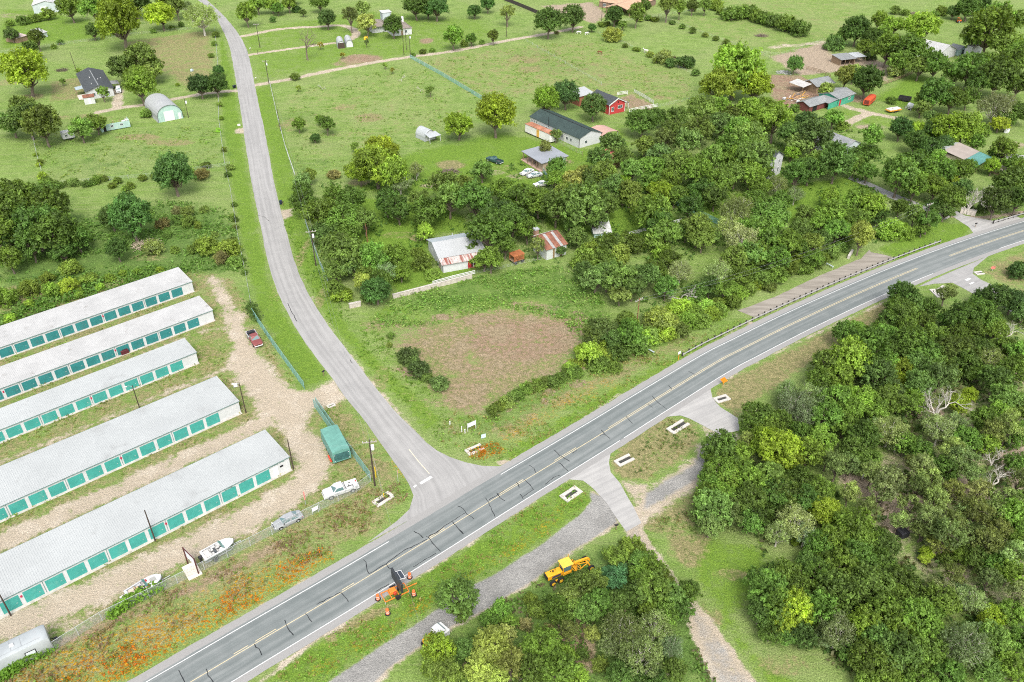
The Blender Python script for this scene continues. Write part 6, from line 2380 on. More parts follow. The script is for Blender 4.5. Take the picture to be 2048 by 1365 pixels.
# ---- yellow motor grader ----------------------------------------------------------------------------
def grader():
    a, b = G(1092, 1167), G(1178, 1131)
    th = ang(a, b)
    t = thing('motor_grader', 'yellow motor grader parked at the edge of the grey gravel lane', 'grader', (a.x, a.y, 0), th)
    Y = mat('grader yellow', (.70, .335, .018), .5, .10, 1.0, dirt=(.38, .18, .03), dirt_amt=.35)
    s = (b - a).length / 8.0
    S = lambda v: tuple(q * s for q in v)
    m = MB()
    m.bbox(S((1.35, 0, 1.55)), S((2.7, 1.15, .95)), .08)
    m.bbox(S((1.6, 0, 1.0)), S((2.9, .8, .35)), .05)
    obj('engine_hood', m, Y, t)
    g = MB()
    g.bbox(S((.0, 0, 1.5)), S((.12, 1.05, .85)), .03)
    obj('radiator_grille', g, M_BLK, t)
    p = MB()
    p.cyl(S((1.7, .2, 2.35)), .06, .75, 8)
    p.cyl(S((1.2, .0, 2.2)), .10, .35, 8)
    p.cyl(S((.9, .2, 2.1)), .07, .2, 8)
    obj('exhaust_stack', p, M_BLK, t)
    v = MB()
    v.bbox(S((1.55, -.60, 1.5)), S((1.6, .06, .5)), .02)
    v.bbox(S((1.55, .60, 1.5)), S((1.6, .06, .5)), .02)
    obj('side_vent', v, mat('dark hose bundle', (.05, .045, .06), .7), t)
    c = MB()
    for x in (2.75, 4.25):
        for y in (-.68, .68):
            c.box(S((x, y, 2.2)), S((.09, .09, 1.7)))
    c.bbox(S((3.5, 0, 1.2)), S((1.6, 1.4, .5)), .05)
    cab = obj('cab_frame', c, Y, t)
    w = MB()
    w.box(S((3.5, -.66, 2.35)), S((1.35, .03, 1.1)))
    w.box(S((3.5, .66, 2.35)), S((1.35, .03, 1.1)))
    w.box(S((2.78, 0, 2.35)), S((.03, 1.2, 1.1)))
    w.box(S((4.22, 0, 2.35)), S((.03, 1.2, 1.1)))
    obj('cab_glass', w, M_CGLASS, cab)
    r = MB()
    r.bbox(S((3.5, 0, 3.08)), S((1.95, 1.75, .12)), .04)
    obj('cab_roof', r, mat('faded cab yellow', (.74, .42, .06), .6, .12, 1.2), t)
    q = MB()
    q.bbox(S((3.0, 0, 1.55)), S((.55, .55, .25)), .05)
    q.bbox(S((2.8, 0, 1.9)), S((.14, .55, .6)), .05)
    obj('seat', q, M_BLK, t)
    f = MB()
    f.loft([[S((4.1, y, z)) for y, z in ((-.2, 1.35), (.2, 1.35), (.2, 1.75), (-.2, 1.75))], [S((5.4, y, z)) for y, z in ((-.16, 1.95), (.16, 1.95), (.16, 2.25), (-.16, 2.25))],
            [S((7.6, y, z)) for y, z in ((-.16, 1.75), (.16, 1.75), (.16, 2.1), (-.16, 2.1))], [S((8.0, y, z)) for y, z in ((-.2, 1.0), (.2, 1.0), (.2, 1.7), (-.2, 1.7))]])
    obj('main_frame', f, Y, t)
    f = MB()
    f.tube([S((7.9, 0, .85)), S((6.0, .55, .8)), S((5.2, .75, .85))], .08 * s, 6)
    f.tube([S((7.9, 0, .85)), S((6.0, -.55, .8)), S((5.2, -.75, .85))], .08 * s, 6)
    n = 18
    f.tube([S((5.55 + .72 * math.cos(2 * math.pi * k / n), .72 * math.sin(2 * math.pi * k / n), .82)) for k in range(n + 1)], .07 * s, 6, 0, False)
    f.box(S((5.3, 0, .9)), S((.5, 1.9, .12)))
    obj('drawbar_circle', f, Y, t)
    bl = MB()
    Mx = Matrix.Translation(Vector(S((5.55, 0, .42)))) @ Matrix.Rotation(R(-32), 4, 'Z')
    for i in range(6):
        q0, q1 = i / 6, (i + 1) / 6
        x = lambda q: .16 * math.sin(q * 2.4) * s
        z = lambda q: (-.38 + .76 * q) * s
        vs = [(x(q0), -1.75 * s, z(q0)), (x(q0), 1.75 * s, z(q0)), (x(q1), 1.75 * s, z(q1)), (x(q1), -1.75 * s, z(q1))]
        bl.slab(*[Mx @ Vector(v_) for v_ in vs], .04)
    obj('blade', bl, mat('worn blade steel', (.30, .17, .06), .6, .3, 2), t)
    cy = MB()
    for sy in (-1, 1):
        cy.tube([S((5.0, sy * .45, 2.55)), S((5.35, sy * .85, .95))], .06 * s, 6)
        cy.tube([S((4.6, sy * .2, 2.0)), S((5.0, sy * .45, 2.55))], .07 * s, 6)
        cy.tube([S((5.1, sy * .2, 2.1)), S((5.6, sy * .9, 1.6)), S((6.0, sy * .5, .9))], .05 * s, 6)
        cy.tube([S((7.0, sy * .15, 1.9)), S((7.4, sy * .6, 1.4)), S((7.8, sy * .8, .9))], .05 * s, 6)
    cy.tube([S((4.9, .5, 2.0)), S((4.8, 1.3, 2.3)), S((4.75, 1.35, 2.9))], .05 * s, 6)
    obj('hydraulic_arm', cy, mat('arm orange', (.62, .26, .02), .5, .15, 2), t)
    ax = MB()
    ax.box(S((7.75, 0, .7)), S((.2, 1.9, .22)))
    obj('front_axle', ax, Y, t)
    YR = mat('wheel yellow', (.68, .40, .03), .6)
    for sy in (-1, 1):
        wheel(t, 7.75 * s, sy * 1.05 * s, .58 * s, .36 * s, YR, sy)
        for x in (.75, 2.15):
            wheel(t, x * s, sy * .95 * s, .58 * s, .38 * s, YR, sy)
        q = MB()
        q.bbox(S((1.45, sy * .72, .62)), S((2.0, .2, .34)), .04)
        obj('tandem_case', q, Y, t)


grader()


# ---- message board trailer and drums ------------------------------------------------------------------
def board():
    c = G(790, 1190)
    th = heading(770, 1200, 822, 1176)
    t = thing('message_board_trailer', 'orange trailer carrying a tall black message board and solar panel', 'road sign trailer', (c.x, c.y, 0), th)
    O = mat('safety orange frame', (.66, .20, .03), .5, .1, 2)
    f = MB()
    for y in (-.85, .85):
        f.box((0, y, .5), (3.6, .1, .12))
    for x in (-1.8, -.75, .35, 1.8):
        f.box((x, 0, .5), (.1, 1.6, .12))
    f.box((2.3, -.1, .5), (2.2, .1, .1))
    obj('frame', f, O, t)
    k = MB()
    k.bbox((-.25, .15, .86), (.95, .8, .6), .05)
    bx = obj('battery_box', k, O, t)
    k = MB()
    k.bbox((-.1, -.4, .8), (.4, .3, .5), .04)
    obj('winch', k, mat('winch red', (.5, .06, .03), .5), bx)
    m = MB()
    m.box((.55, 0, 1.6), (.22, .22, 2.2))
    obj('mast', m, M_BLK, t)
    s = MB()
    s.bbox((.55, 0, 2.75), (.32, 3.4, 1.9), .05)
    sb = obj('sign_panel', s, mat('black sign housing', (.032, .036, .04), .5, .15, 2), t)
    q = MB()
    for i in range(3):
        q.bbox((.75, 0, 2.15 + .6 * i), (.06, 3.2, .04), .01)
    obj('louver', q, M_BLK, sb)
    p = MB()
    Mx = Matrix.Translation((1.35, .75, 2.6)) @ Matrix.Rotation(R(12), 4, 'Y')
    p.bbox((0, 0, 0), (.85, 1.5, .05), .01, M=Mx)
    po = obj('solar_panel', p, mat('solar cells', (.045, .055, .07), .3, .15, 6), t)
    p = MB()
    for d, c_ in (((.95, .07, .08), (0, .78, .02)), ((.95, .07, .08), (0, -.78, .02)), ((.07, 1.6, .08), (.45, 0, .02)), ((.07, 1.6, .08), (-.45, 0, .02)), ((.05, 1.5, .09), (-.2, 0, .02))):
        p.box(c_, d, M=Mx)
    p.tube([(.6, .75, 2.5), (1.3, .75, 2.56)], .05, 5)
    obj('panel_frame', p, M_WHITE2, po)
    for y in (-1.0, 1.0):
        w = MB()
        w.cyl((.1, y, .36), .36, .22, 14, 'Y')
        obj('wheel', w, M_BLACK, t)
        w = MB()
        w.bbox((.1, y, .78), (.95, .26, .05), .02)
        obj('fender', w, M_BLK, t)
    for x in (-1.8, 1.8):
        for y in (-.85, .85):
            j = MB()
            j.cyl((x, y, .25), .05, .5, 6)
            obj('jack', j, M_STEEL, t)


board()


def drum(label, x, y):
    p = G(x, y)
    t = thing('traffic_drum', label, 'traffic drum', (p.x, p.y, 0), 0, 'orange drums round the message board')
    prof = [(0, .30, 0), (.06, .30, 0), (.062, .28, 0), (.22, .275, 0), (.225, .27, 1), (.37, .265, 1), (.375, .26, 0), (.52, .255, 0), (.525, .25, 1), (.67, .245, 1), (.675, .24, 0), (.92, .225, 0), (1.0, .19, 0)]
    b, w = MB(), MB()
    n = 16
    ring = lambda z, r: [(r * math.cos(2 * math.pi * k / n), r * math.sin(2 * math.pi * k / n), z + .04) for k in range(n)]
    b.loft([ring(z, r) for z, r, _ in prof])
    obj('body', b, mat('drum orange', (.68, .155, .045), .55, .1, 3), t, smooth=True)
    for z0, z1, r0, r1 in ((.225, .37, .27, .265), (.525, .67, .25, .245)):
        w = MB()
        w.loft([ring(z0, r0 + .006), ring(z1, r1 + .006)], caps=False)
        obj('reflective_band', w, mat('pale band', (.70, .52, .47), .5), t)
    s = MB()
    s.loft([ring(-.04, .42), ring(.05, .42), ring(.07, .3)])
    obj('rubber_base', s, M_BLACK, t)
    h = MB()
    h.box((0, 0, 1.09), (.22, .05, .1))
    obj('handle', h, mat('drum orange', (.68, .155, .045)), t)


drum('orange drum on the white line behind the message board', 819.5, 1156)
drum('orange drum in the grass right of the message board', 828, 1191)
drum('orange drum at the road edge left of the message board', 756, 1199)
drum('orange drum lowest in the grass, below the trailer', 775.5, 1228)


# ---- covered trailer, attenuator, other machines --------------------------------------------------------
def cargo_trailer():
    a, th, L = frame_at((662, 930), (640, 884))
    a2, b2 = G(668, 932), G(644, 884)
    th = ang(a2, b2)
    L = (b2 - a2).length
    t = thing('covered_trailer', 'box trailer under a teal green tarpaulin beside the fence', 'trailer', (a2.x, a2.y, 0), th)
    D = 3.1
    TG = mat('teal tarpaulin', (.115, .27, .225), .6, .12, .9, dirt=(.08, .20, .17), dirt_amt=.4, bump=.05)
    b = MB()
    rr = random.Random(9)
    rings = []
    n = 12
    for i in range(n + 1):
        x = L * i / n
        j = lambda: rr.uniform(-.035, .035)
        rings.append([(x, -D + j(), .55 + j()), (x, -D + j(), 1.5), (x, -D + .05 + j(), 2.75 + j()), (x, -D / 2, 2.95 + j()), (x, -.05 + j(), 2.75 + j()), (x, j(), 1.5), (x, j(), .55 + j())])
    b.loft([list(reversed(r)) for r in rings])
    obj('tarpaulin', b, TG, t)
    e = MB()
    e.box((-.03, -D / 2, 1.55), (.04, D - .5, 1.5))
    obj('end_flap', e, mat('dark teal flap', (.035, .10, .095), .7, .3, 2), t)
    for y in (-.35, -D + .35):
        for z in (.9, 2.1):
            q = MB()
            q.bbox((-.06, y, z), (.03, .14, .1), .01)
            obj('tie', q, M_WHITE2, t)
    f = MB()
    f.box((L / 2, -D / 2, .5), (L - .2, D - .3, .14))
    obj('chassis', f, M_BLK, t)
    for x in (L * .5, L * .5 + .9):
        for y in (-.15, -D + .15):
            w = MB()
            w.cyl((x, y, .36), .36, .22, 12, 'Y')
            obj('wheel', w, M_BLACK, t)
    q = MB()
    q.bbox((1.0, .2, .5), (.7, .25, .3), .05)
    q.bbox((2.0, .2, .5), (.7, .25, .3), .05)
    obj('marker_board', q, mat('red marker', (.62, .07, .04), .6), t)
    q = MB()
    q.tube([(L, -D * .3, .5), (L + 1.3, -D / 2, .5)], .05, 6)
    q.tube([(L, -D * .7, .5), (L + 1.3, -D / 2, .5)], .05, 6)
    obj('tongue', q, M_BLK, t)


cargo_trailer()


def skid_machine():
    a, th, L = frame_at((848, 1304), (874, 1282))
    t = thing('work_truck', 'white and yellow work truck half hidden under the bottom trees', 'truck', (a.x, a.y, 0), th)
    b = MB()
    b.bbox((1.3, 0, 1.0), (1.6, 1.7, .8), .08)
    obj('yellow_body', b, mat('machine yellow', (.70, .36, .02), .5, .12, 1.5), t)
    b = MB()
    b.bbox((3.0, 0, 1.25), (1.9, 1.9, 1.2), .15)
    b.bbox((2.7, 0, 2.1), (1.1, 1.7, .5), .15)
    obj('cab', b, M_VWHITE, t)
    g = MB()
    g.box((3.28, 0, 2.1), (.04, 1.5, .38))
    obj('windshield', g, M_CGLASS, t)
    k = MB()
    k.bbox((1.0, .2, 1.75), (.5, .5, .4), .08)
    k.bbox((.5, -.5, 1.7), (.3, .3, .3), .06)
    obj('amber_light', k, mat('machine orange', (.6, .15, .02), .5), t)
    for x in (.7, 3.1):
        for s in (-1, 1):
            wheel(t, x, s * .85, .42, .28, M_RIM, s)


skid_machine()


def simple_trailer(name, label, cat, A, B, W, build):
    a, th, L = frame_at(A, B)
    t = thing(name, label, cat, (a.x, a.y, 0), th)
    build(t, L, W)
    for x in (L * .45, L * .62):
        for y in (.1, W - .1):
            w = MB()
            w.cyl((x, y, .34), .34, .2, 12, 'Y')
            obj('wheel', w, M_BLACK, t)
    q = MB()
    q.tube([(L, W / 2, .5), (L + 1.2, W / 2, .45)], .07, 6)
    obj('tongue', q, M_BLK, t)


def red_box(t, L, W):
    b = MB()
    prof = [(0, .5), (0, 2.0), (.15, 2.4), (W / 2, 2.55), (W - .15, 2.4), (W, 2.0), (W, .5)]
    b.loft([[(x, y, z * (1 if 0 < i < 3 else .96)) for y, z in reversed(prof)] for i, x in enumerate((0, .2, L - .3, L))])
    obj('body', b, mat('livestock red', (.52, .085, .035), .55, .12, 1), t)
    s = MB()
    s.box((L / 2, -.02, 1.55), (L * .8, .03, .2))
    s.box((-.02, W / 2, 1.4), (.04, W * .7, 1.4))
    obj('vent_slot', s, mat('dark red slots', (.15, .03, .02), .8), t)


def flat_yellow(t, L, W):
    b = MB()
    b.bbox((L / 2, W / 2, .75), (L, W, .3), .03)
    obj('bed', b, mat('yellow bed frame', (.58, .26, .03), .6), t)
    b = MB()
    b.bbox((L / 2, W / 2, 1.1), (L * .9, W * .85, .4), .06)
    obj('load', b, mat('white crates', (.6, .57, .52), .7, .2, 1.2), t)
    b = MB()
    b.bbox((L * .4, W / 2, 1.36), (.5, .4, .12), .04)
    obj('tarp_patch', b, M_BLK, t)


def black_low(t, L, W):
    b = MB()
    b.bbox((L / 2, W / 2, .7), (L, W, .2), .03)
    for y in (.05, W - .05):
        b.box((L / 2, y, 1.15), (L, .08, .9))
    b.box((.05, W / 2, 1.15), (.08, W - .2, .9))
    b.box((L - .05, W / 2, 1.15), (.08, W - .2, .9))
    obj('body', b, mat('black trailer steel', (.03, .028, .03), .6, .2, 1), t)


def grey_tank(t, L, W):
    b = MB()
    b.loft([[(x, W / 2 + r * math.cos(2 * math.pi * k / 14), 1.35 + r * math.sin(2 * math.pi * k / 14)) for k in range(14)] for x, r in ((0, .6), (.15, .85), (L - .15, .85), (L, .6))])
    obj('tank', b, mat('grey white tank', (.52, .54, .54), .5, .1, .8), t, smooth=True)
    b = MB()
    for x in (.1, L / 2, L - .1):
        b.box((x, -.4, .6), (.08, .08, 1.2))
    b.box((L / 2, -.4, 1.1), (L, .06, .08))
    b.box((L / 2, -.4, .6), (L, .06, .08))
    obj('rail', b, M_WHITE2, t)


simple_trailer('stock_trailer', 'bright red livestock trailer on the grass by the farm drive', 'trailer', (1738, 214), (1750, 203), 2.3, red_box)
simple_trailer('flatbed_trailer', 'yellow flatbed trailer loaded with white crates', 'trailer', (1779, 228), (1803, 224), 2.4, flat_yellow)
simple_trailer('dump_trailer', 'black dump trailer above the grey white tank trailer', 'trailer', (1795, 202), (1819, 206), 2.4, black_low)
simple_trailer('tank_trailer', 'grey white tank trailer with a pipe rail', 'trailer', (1811, 218), (1823, 222), 2.0, grey_tank)


def scrap_heap():
    rr = random.Random(12)
    boards = [((.55, .30, .04), 'yellow plank'), ((.40, .24, .12), 'wood plank'), ((.60, .57, .52), 'white plank'), ((.30, .20, .12), 'brown plank')]
    c = G(1597, 198)
    t = thing('lumber_pile', 'heap of yellow planks and scrap timber on the dark yard', 'lumber pile', (c.x, c.y, 0), R(35))
    for k in range(34):
        col, nm = boards[rr.choice((0, 0, 1, 1, 2, 3))]
        b = MB()
        x, y, z = rr.uniform(-4.5, 4.5), rr.uniform(-2.2, 2.2), rr.uniform(.05, 1.1)
        ln = rr.uniform(2, 4.5)
        d = Vector((rr.uniform(.6, 1), rr.uniform(-.5, .5), rr.uniform(-.15, .25))).normalized() * ln / 2
        p = Vector((x, y, z + abs(d.z)))
        b.tube([p - d, p + d], rr.uniform(.06, .14), 4)
        obj('plank', b, mat(nm, col, .85, .2, 2), t)
    for x, y, col in ((-5, 2.5, (.45, .46, .47)), (-4, -3, (.6, .6, .58)), (3.5, 3, (.3, .3, .3))):
        b = MB()
        b.bbox((x, y, .4), (1.2, .8, .8), .1)
        obj('scrap_box', b, mat('scrap %d' % int(col[0] * 100), col, .7), t)


scrap_heap()


def brush(label, x, y, n, r, m, cat='brush pile', name='brush_pile'):
    c = G(x, y)
    t = thing(name, label, cat, (c.x, c.y, 0), 0)
    rr = random.Random(int(x))
    b = MB()
    for k in range(n):
        a = rr.uniform(0, 6.28)
        q = r * math.sqrt(rr.random())
        p = Vector((q * math.cos(a), q * math.sin(a) * .8, rr.uniform(.1, .9 * (1 - q / r) + .25)))
        d = Vector((rr.gauss(0, 1), rr.gauss(0, 1), rr.gauss(0, .3))).normalized() * rr.uniform(.6, 1.5)
        b.tube([p - d, p + Vector((rr.gauss(0, .1), rr.gauss(0, .1), .05)), p + d], .05, 4)
    obj('branches', b, m, t)


M_BRUSH = mat('dry brush', (.16, .125, .10), .95, .3, 3)
brush('dark brush pile alone in the northern pasture', 1523, 73, 90, 2.6, M_BRUSH)
brush('grey brush pile beyond the hedge in the far field', 1826, 29, 110, 3.4, M_BRUSH)
brush('grey heap of cut branches beside the broad olive tree', 900, 346, 90, 2.6, M_BRUSH)
brush('pale pile of dry canes in the scrub field', 292, 492, 130, 3.4, mat('pale dry canes', (.40, .33, .25), .9, .2, 3))
brush('rubble and junk heap beside the dark manure yard', 1567, 147, 70, 3.0, mat('junk grey', (.40, .40, .40), .8, .4, 3))
brush('low mound of dark soil in the mown field by the pole', 124, 142, 60, 2.2, mat('dark soil clods', (.10, .085, .06), .95, .3, 3), 'mound', 'soil_mound')


def tractor():
    c = G(1917, 46)
    t = thing('tractor', 'tiny orange tractor on the far lawn at upper right', 'tractor', (c.x, c.y, 0), R(20))
    b = MB()
    b.bbox((.7, 0, .95), (1.5, .7, .7), .08)
    b.bbox((-.5, 0, .8), (.9, .8, .4), .08)
    obj('body', b, mat('tractor orange', (.62, .14, .03), .5), t)
    b = MB()
    for y in (-.4, .4):
        b.box((-.75, y, 1.6), (.07, .07, 1.4))
    b.bbox((-.5, 0, 2.3), (1.1, 1.1, .08), .02)
    obj('canopy', b, mat('tractor orange', (.62, .14, .03)), t)
    for s in (-1, 1):
        wheel(t, -.6, s * .7, .6, .35, M_RIM, s)
        wheel(t, 1.1, s * .6, .36, .22, M_RIM, s)


tractor()


# ================================================================== ANIMALS
def quadruped(name, label, cat, x, y, th, s, col, pose='graze', blotch=None):
    """one continuous skinned body: back, deep chest, neck, head, jointed legs and a tail"""
    c = G(x, y)
    t = thing(name, label, cat, (c.x, c.y, 0), th)
    V, E, Rd = [], [], []

    def v(p, r, link=None):
        V.append(Vector(p) * s)
        Rd.append(r * s)
        if link is not None:
            E.append((link, len(V) - 1))
        return len(V) - 1

    lie = pose == 'lie'
    dz = -.62 if lie else 0
    root = v((0, 0, 1.12 + dz), .27)
    ch = v((.42, 0, 1.10 + dz), .30, root)
    sh = v((.72, 0, 1.16 + dz), .26, ch)
    hip = v((-.48, 0, 1.16 + dz), .29, root)
    rump = v((-.76, 0, 1.12 + dz), .20, hip)
    if pose == 'graze':
        nk = [((.98, 0, 1.05), .17), ((1.22, 0, .72), .13), ((1.36, 0, .45), .12), ((1.50, 0, .16), .075)]
    else:
        nk = [((.95, 0, 1.36 + dz), .18), ((1.14, 0, 1.64 + dz), .14), ((1.30, 0, 1.70 + dz), .12), ((1.58, 0, 1.50 + dz), .075)]
    k = sh
    for p, r in nk:
        k = v(p, r, k)
    for sy in (-1, 1):
        e = v((nk[-2][0][0] - .08, sy * .09, nk[-2][0][2] + .16), .03, len(V) - 1 if False else sh + 0 if False else k - 1)
        if lie:
            a = v((.60, sy * .28, .30), .10, ch)
            a = v((.95, sy * .30, .10), .06, a)
            v((.62, sy * .34, .06), .05, a)
            a = v((-.40, sy * .34, .26), .14, hip)
            a = v((.02, sy * .40, .10), .08, a)
            v((-.40, sy * .44, .06), .05, a)
        else:
            a = v((.62, sy * .17, .82), .11, ch)
            a = v((.64, sy * .17, .46), .065, a)
            a = v((.62, sy * .17, .10), .045, a)
            v((.68, sy * .17, .03), .055, a)
            a = v((-.50, sy * .18, .86), .15, hip)
            a = v((-.42, sy * .18, .64), .10, a)
            a = v((-.70, sy * .18, .42), .06, a)
            a = v((-.66, sy * .18, .10), .045, a)
            v((-.60, sy * .18, .03), .055, a)
    a = v((-.92, 0, .95 + dz), .05, rump)
    v((-.96, 0, max(.15, .55 + dz)), .06, a)
    me = bpy.data.meshes.new('body')
    me.from_pydata([tuple(q) for q in V], E, [])
    o = bpy.data.objects.new('body', me)
    COL.objects.link(o)
    sk = o.modifiers.new('skin', 'SKIN')
    if not me.skin_vertices:
        bpy.context.view_layer.objects.active = o
    lay = me.skin_vertices[0].data if me.skin_vertices else None
    if lay:
        for i, q in enumerate(lay):
            q.radius = (Rd[i], Rd[i])
        lay[0].use_root = True
    sub = o.modifiers.new('sub', 'SUBSURF')
    sub.levels = sub.render_levels = 1
    dg = bpy.context.evaluated_depsgraph_get()
    m2 = bpy.data.meshes.new_from_object(o.evaluated_get(dg))
    COL.objects.unlink(o)
    bpy.data.objects.remove(o)
    m2.materials.clear()
    m2.materials.append(mat(label[:20], col, .8, .12, 1.5, dirt=blotch, dirt_amt=.5))
    m2.polygons.foreach_set('use_smooth', [True] * len(m2.polygons))
    obj('body', m2, None, t)


quadruped('horse', 'white horse grazing, left of the pair by the lane', 'horse', 1158, 69, R(165), 1.05, (.66, .64, .60))
quadruped('horse', 'white horse grazing, right of the pair by the lane', 'horse', 1173, 71, R(30), 1.05, (.66, .64, .60))
quadruped('horse', 'brown horse grazing alone in the wide pasture', 'horse', 1200, 109, R(150), 1.05, (.17, .065, .03))
quadruped('horse', 'pale horse behind the fence line shrubs', 'horse', 1292, 106, R(160), 1.05, (.55, .52, .48), 'stand')
quadruped('cow', 'dark brown cow beyond the fence line shrubs', 'cow', 1347, 120, R(20), .95, (.06, .035, .028), 'graze')

# ================================================================== STREET FURNITURE


def utility_pole(label, x, y, h, arm=True, transformer=False, lean=(0, 0), r=.15, lamp=False, m=None, arm_th=0.0):
    p = G(x, y)
    t = thing('utility_pole', label, 'utility pole', (p.x, p.y, 0), arm_th)
    b = MB()
    b.tube([(0, 0, -.1), (lean[0] * .5, lean[1] * .5, h * .5), (lean[0], lean[1], h)], [r, r * .85, r * .65], 9)
    obj('pole', b, m or mat('creosoted pole', (.055, .04, .03), .9, .3, 2), t)
    if arm:
        a = MB()
        a.box((lean[0], lean[1], h - .5), (2.3, .11, .13))
        ao = obj('crossarm', a, mat('grey crossarm', (.30, .27, .24), .9), t)
        for q in (-1.05, -.4, .4, 1.05):
            i = MB()
            i.cyl((lean[0] + q, lean[1], h - .32), .05, .22, 8)
            obj('insulator', i, M_WHITE2, ao)
    if transformer:
        c = MB()
        c.cyl((lean[0] * .8 + .38, lean[1], h - 1.6), .26, .85, 12)
        obj('transformer', c, mat('pale transformer', (.62, .63, .65), .5), t)
    if lamp:
        c = MB()
        c.tube([(0, 0, h - .3), (-.5, -.2, h), (-.9, -.35, h + .05)], .03, 5)
        lo = obj('lamp_arm', c, M_STEEL, t)
        c = MB()
        c.bbox((-1.0, -.4, h), (.4, .25, .16), .05)
        obj('lamp_head', c, M_WHITE2, lo)
    return Vector((p.x, p.y, h - .3))


WP = {}
WP['a'] = utility_pole('transformer pole at the fence corner by the highway', 750, 972, 9.9, True, True, arm_th=R(10))
WP['b'] = utility_pole('roadside pole with a white transformer above the curve', 632, 532, 9.5, True, True, arm_th=R(15))
WP['c'] = utility_pole('roadside pole at the mouth of the farm lane', 538, 168, 9.0, True, True, arm_th=R(10))
WP['d'] = utility_pole('roadside pole between the two loop drive entrances', 520, 96, 10.2, True, False, arm_th=R(5))
WP['e'] = utility_pole('slim pole beside the pasture fence', 561, 262, 7.5, False, False, r=.10)
utility_pole('light pole at the end of the wide storage row', 492, 826, 6.9, False, False, lamp=True, r=.11)
utility_pole('pole at the end of the front storage row', 587, 939, 6.5, False, False, r=.12)
utility_pole('yard light pole between the third and fourth storage rows', 279, 816, 5.2, False, False, lamp=True, r=.10)
utility_pole('pole standing before the front storage row doors', 311, 1083, 6.6, False, False, r=.12)
utility_pole('pole at the left end of the front storage row', 22, 1232, 4.6, False, False, r=.12)
utility_pole('leaning pole in the northwest mown field', 155, 148, 8.5, False, False, lean=(-.5, 0), r=.12)
utility_pole('short pole beside the arched metal hut', 377, 236, 7.0, False, True, r=.11)
utility_pole('left pole of three at the lane corner', 808, 111, 9.0, False, False, r=.12)
utility_pole('right pole of three with a transformer at the lane corner', 821, 114, 9.5, False, True, r=.12)
utility_pole('back pole of three at the lane corner', 813, 100, 9.0, False, False, r=.11)
utility_pole('pole standing right of the thin lawn tree', 1013, 74, 9.5, False, False, r=.12)
utility_pole('pole in the dusty yard of the tan roofed ranch house', 1203, 42, 9.5, False, False, r=.12)
utility_pole('short brown pole inside the farmhouse lawn', 735, 484, 5.0, False, False, r=.12, m=mat('red brown pole', (.20, .09, .05), .9))
WP['f'] = utility_pole('pole rising from the hedge beside the bare lot', 1273, 655, 7.2, True, False, r=.12, m=mat('red brown pole', (.20, .09, .05)), arm_th=R(40))
WP['g'] = utility_pole('pole at the wide front lawn near the stone wall', 1840, 474, 9.4, True, False, arm_th=R(30))
utility_pole('short post by the loop drive entrance', 516, 110, 2.2, False, False, r=.10)


def wire(label, a, b, sag, dx=0.0):
    e = (b - a).normalized()
    n = Vector((-e.y, e.x, 0)) * dx
    pts = [a.lerp(b, k / 24) + n - Vector((0, 0, sag * 4 * (k / 24) * (1 - k / 24))) for k in range(25)]
    m = MB()
    m.tube(pts, .009, 4)
    o = obj('power_line', m, mat('bare conductor', (.30, .31, .32), .5))
    tag(o, label, 'power line')


wire('upper power line from the corner pole to the curve pole', WP['a'], WP['b'], 1.6, .5)
wire('lower power line from the corner pole to the curve pole', WP['a'] - Vector((0, 0, 1.2)), WP['b'] - Vector((0, 0, 1.2)), 1.8, -.3)
wire('left power line between curve pole and lane pole', WP['b'], WP['c'], 2.2, .5)
wire('right power line between curve pole and lane pole', WP['b'], WP['c'], 2.4, -.5)
wire('power line between lane pole and loop drive pole', WP['c'], WP['d'], 1.0)
wire('power line crossing the highway from the corner pole', WP['a'], G(838, 1246) + Vector((0, 0, .3)), 2.0)
wire('guy wire staked in the grass below the corner pole', WP['a'] - Vector((0, 0, .6)), G(768, 992), .02)
wire('power line running along the hedge to the east', WP['f'], WP['g'], 2.5, .5)
wire('second power line along the eastern hedge', WP['f'], WP['g'], 2.8, -.5)
wire('power line from the corner pole to the storage yard', WP['a'] - Vector((0, 0, .4)), G(587, 939) + Vector((0, 0, 6.2)), .8)


def fence(name, label, pts, h, step, post_m, kind='wire', rail_m=None, panel=None, cat='fence', pr=.05):
    P = [G(*q) if not isinstance(q, Vector) else q for q in pts]
    c = P[0]
    t = thing(name, label, cat, (c.x, c.y, 0))
    Q = [p - c for p in P]
    ps = densify(Q, step)
    pm = MB()
    pm.cyl((0, 0, h / 2), pr, h + .1, 6)
    me = mesh_of('post', pm, post_m)
    for p in ps[:100]:
        obj('post', me, None, t, (p.x, p.y, 0))
    r = MB()
    if kind == 'wire':
        for z in (.35, .65, .95, 1.2):
            if z < h:
                r.tube([(p.x, p.y, z) for p in ps], .012, 3)
        obj('wire', r, rail_m or M_STEEL, t)
    elif kind == 'rail':
        for z in (h * .38, h * .66, h * .95):
            for a, b in zip(ps[:-1], ps[1:]):
                d = (b - a)
                r.box(((a.x + b.x) / 2, (a.y + b.y) / 2, z), (d.length, .05, .16), math.atan2(d.y, d.x))
        obj('rail', r, rail_m or post_m, t)
    elif kind == 'link':
        r.tube([(p.x, p.y, h) for p in ps], .03, 5)
        obj('top_rail', r, rail_m or M_STEEL, t)
        f = MB()
        for a, b in zip(ps[:-1], ps[1:]):
            f.add([(a.x, a.y, .05), (b.x, b.y, .05), (b.x, b.y, h), (a.x, a.y, h)], [(0, 1, 2, 3)])
        obj('chain_link', f, panel, t)
    elif kind == 'board':
        for a, b in zip(ps[:-1], ps[1:]):
            d = (b - a)
            r.box(((a.x + b.x) / 2, (a.y + b.y) / 2, h * .52), (d.length, .05, h * .92), math.atan2(d.y, d.x))
        obj('boards', r, rail_m or post_m, t)
    return t


